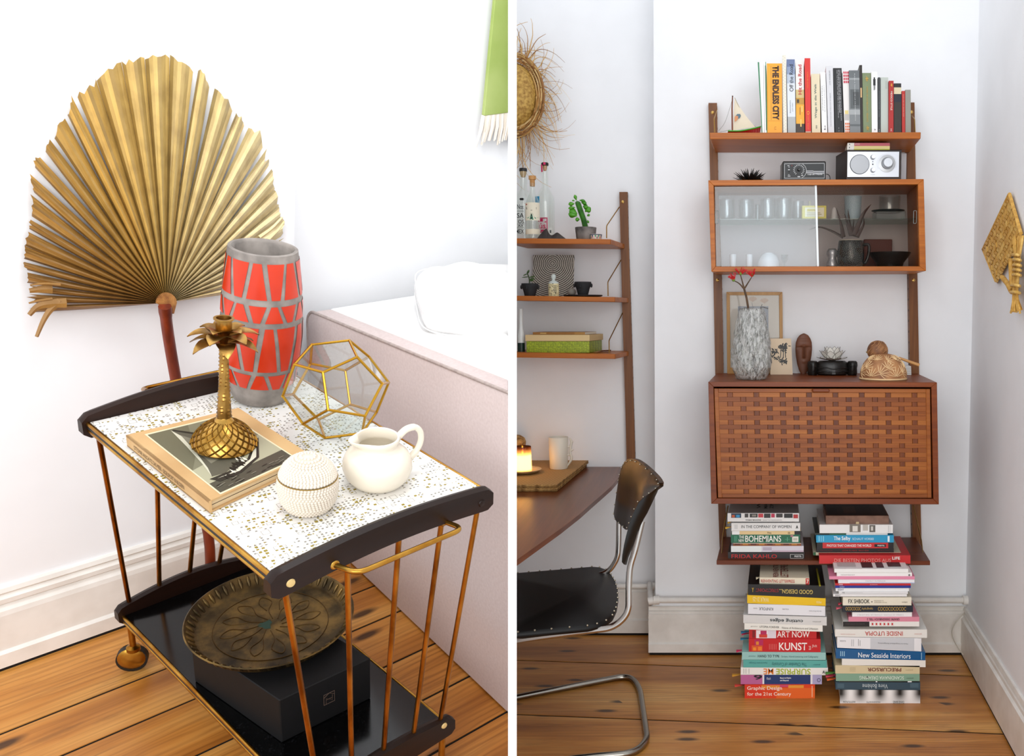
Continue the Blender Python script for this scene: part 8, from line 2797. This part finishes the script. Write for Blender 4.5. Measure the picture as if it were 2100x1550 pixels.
def beads(s0, s1, rows):
    m = MB()
    for i in range(rows):
        s = lerp(s0, s1, (i + 0.5) / rows)
        r = jr(s)
        nbd = max(5, int(2 * math.pi * r / 0.0050))
        rbd = 0.0029
        for j in range(nbd):
            a = 2 * math.pi * (j + 0.5 * (i % 2)) / nbd
            p = bc + ax[0] * (r * sq * math.cos(a)) + ax[1] * (r * math.sin(a)) + ax[2] * (Hj * s)
            m.ball(p, rbd, 6, 4)
    return m
bead_m = mat('#e6ddd0', 0.35)
t.part('beads', beads(0.03, 0.60, 13), bead_m, smooth=180, stuff=True)
t.part('beads', beads(0.63, 0.995, 13), bead_m, parent=lid_, smooth=180, stuff=True)
zig = MB()
for pts in ([(0.615, a) for a in [x * 0.12 for x in range(53)]],):
    zig.tube([bc + ax[0] * ((jr(s) + 0.0025) * sq * math.cos(a)) + ax[1] * ((jr(s) + 0.0025) * math.sin(a)) + ax[2] * (Hj * s) for s, a in pts], 0.0007, 4)
t.part('gold_seam', zig, mat('#b89a52', 0.4, 0.6), stuff=True)

# ---- cream jug
bc = lz(774, 988, TZ)
bc.z = TZ
k = lmpp(bc + V((0, 0, 0.06)))
ax, Lg = tilt_axis(bc, 775, 895)
t = Thing('cream_jug', 'round cream ceramic jug at the front corner of the bar cart', 'jug', bc, left=True)
jug_m = mat('#ede6d8', 0.22)
sq = 0.94
Hg = Lg / k
pr = [(0.01, 0), (48, 0), (54, 4), (66, 20), (72, 40), (71, 56), (64, 74), (52, 86), (43, 92), (40, 97), (43, 104), (46, Hg * 0.985), (44, Hg), (40, Hg * 0.99), (36, 97), (42, 88), (56, 66), (50, 30), (0.01, 20)]
pr = [(r * 1.0, z * (Hg / 116.0) if True else z) for r, z in [(r, z if z < 104.5 else (110 if z < Hg * 0.99 else 116)) for r, z in pr]]
sa = math.radians(172)
def spout(a, z):
    q = (z / k) / Hg
    if q < 0.78:
        return 1.0
    d = math.cos(a - sa)
    return 1.0 + 0.42 * max(0, (q - 0.78) / 0.22) ** 1.2 * max(0, d) ** 9
t.part('jug_body', MB().lathe([(max(1e-5, r * k), z * k) for r, z in pr], bc, 56, sx=sq, ax=ax, wob=spout), jug_m, smooth=70)
hd = [lerp(bc, bc, 0) + ax[0] * (x * k) + ax[1] * (-10 * k) + ax[2] * (z * k) for x, z in ((40, 100), (58, 112), (78, 112), (91, 98), (93, 76), (84, 56), (68, 42), (62, 40))]
t.part('handle', MB().tube(bez(hd, 5), [7.5 * k] * 10 + [6.5 * k] * 16 + [7.5 * k] * 10, 10), jug_m, smooth=60)

# ================================================================== on the lower shelf
SZ = ZB_ + 0.0005
def vline_top(px, py, base):
    """point straight above base seen at row py"""
    lo_, hi_ = 0.0, 0.5
    for _ in range(40):
        m_ = (lo_ + hi_) / 2
        if lproj(base + V((0, 0, m_)))[1] > py:
            lo_ = m_
        else:
            hi_ = m_
    return lo_
b0_ = lz(572, 1523, SZ)
hbx = vline_top(573, 1436, b0_)
zt2 = SZ + hbx
c0_, c1_, c2b = lz(573, 1436, zt2), lz(760, 1349, zt2), lz(391, 1312, zt2)
c3b = c1_ + c2b - c0_
t = Thing('black_box', 'flat black gift box with a small embossed emblem on the lower cart shelf', 'box', V(((c0_.x + c3b.x) / 2, (c0_.y + c3b.y) / 2, SZ)), left=True)
box_m = noisy('black_card', '#101013', '#151519', 60, 0.65)
box_m.node_tree.nodes['Principled BSDF'].inputs['Specular IOR Level'].default_value = 0.3
t.part('box_body', MB().prism([V((p.x, p.y, SZ)) for p in (c0_, c1_, c3b, c2b)], (0, 0, hbx)), box_m, bevel=0.0015)
em = MB()
ex_, up_ = (c1_ - c0_).normalized(), V((0, 0, 1))
nrm_ = up_.cross(ex_).normalized()
if nrm_.y > 0:
    nrm_ = -nrm_
o_ = c0_ + (c1_ - c0_) * 0.52 + V((0, 0, -hbx * 0.50)) + nrm_ * 0.0005
def emb(pts, r_=0.00055):
    em.tube([o_ + ex_ * x + up_ * z for x, z in pts], r_, 4)
emb([(-0.010, -0.010), (0.010, -0.010), (0.010, 0.013), (-0.010, 0.013), (-0.010, -0.010)])
emb([(-0.010, 0.006), (0.0, 0.013), (0.010, 0.006)])
emb([(-0.006, -0.010), (-0.006, 0.004), (0.006, -0.006), (0.006, 0.006)])
emb([(-0.006, 0.0), (0.006, 0.0)])
t.part('embossed_emblem', em, mat('#6d5c52', 0.5), stuff=True)
rimz = 0.024
pc2 = lz(556, 1262, zt2 + rimz)
kp = lmpp(pc2)
rp = 166 * kp * 0.96
pc2 = V((pc2.x, pc2.y, zt2 + 0.0006))
bronze = NT('old_brass_tray')
nz1 = bronze.n('TexNoise', Scale=16.0, Detail=6.0, Roughness=0.65)
bronze.l(bronze.coords(), nz1.inputs['Vector'])
vz = bronze.n('TexVoronoi', Scale=22.0)
bronze.l(bronze.coords(), vz.inputs['Vector'])
cz_ = bronze.ramp(bronze.math('ADD', bronze.math('MULTIPLY', nz1.outputs[0], 0.8), bronze.math('MULTIPLY', vz.outputs['Distance'], 0.25)), [(0.35, '#3d3423'), (0.5, '#665639'), (0.66, '#937a4b')])
bronze.bump(vz.outputs['Distance'], 0.25, 0.002)
TRM = bronze.color(cz_, 0.42, 0.75)
t = Thing('brass_tray', 'old round engraved brass tray with a fluted rim lying on the black box', 'tray', pc2, left=True)
t.part('tray_plate', MB().lathe([(0.0001, 0.0), (rp * 0.84, 0.0), (rp * 0.88, 0.002), (rp * 0.97, rimz - 0.002), (rp, rimz), (rp * 0.985, rimz + 0.0015), (rp * 0.94, rimz * 0.7), (rp * 0.875, 0.0045), (rp * 0.83, 0.0025), (0.0001, 0.0025)], pc2, 72), TRM, smooth=40)
for i in range(56):
    a = 2 * math.pi * i / 56
    q0 = pc2 + V((rp * 0.885 * math.cos(a), rp * 0.885 * math.sin(a), 0.006))
    q1 = pc2 + V((rp * 0.965 * math.cos(a), rp * 0.965 * math.sin(a), rimz - 0.0015))
    t.part('rim_flute', MB().tube([q0, lerp(q0, q1, 0.5), q1], [0.002, 0.0042, 0.0022], 6), TRM, smooth=60)
em = MB()
for i in range(12):
    a0 = 2 * math.pi * i / 12
    pts = [pc2 + V((rp * r_ * math.cos(a0 + b_), rp * r_ * math.sin(a0 + b_), 0.003)) for r_, b_ in ((0.12, 0), (0.3, 0.22), (0.48, 0.1), (0.6, 0.3), (0.48, 0.42), (0.3, 0.3))]
    em.tube(bez(pts, 4), 0.0008, 4)
em.tube([pc2 + V((rp * 0.68 * math.cos(a), rp * 0.68 * math.sin(a), 0.003)) for a in [2 * math.pi * i / 48 for i in range(48)]], 0.0008, 4, closed=True)
t.part('engraving', em, mat('#6b5430', 0.45, 0.8), stuff=True)
gp = lz(545, 1281, zt2 + 0.003)
t.part('verdigris_patch', MB().lathe([(0.0001, 0.0008), (0.010, 0.0006), (0.012, 0.0)], V((gp.x, gp.y, zt2 + 0.0032)), 9, wob=lambda a, z: 1 + 0.35 * math.sin(3 * a)), mat('#23483a', 0.6))
flush_text()
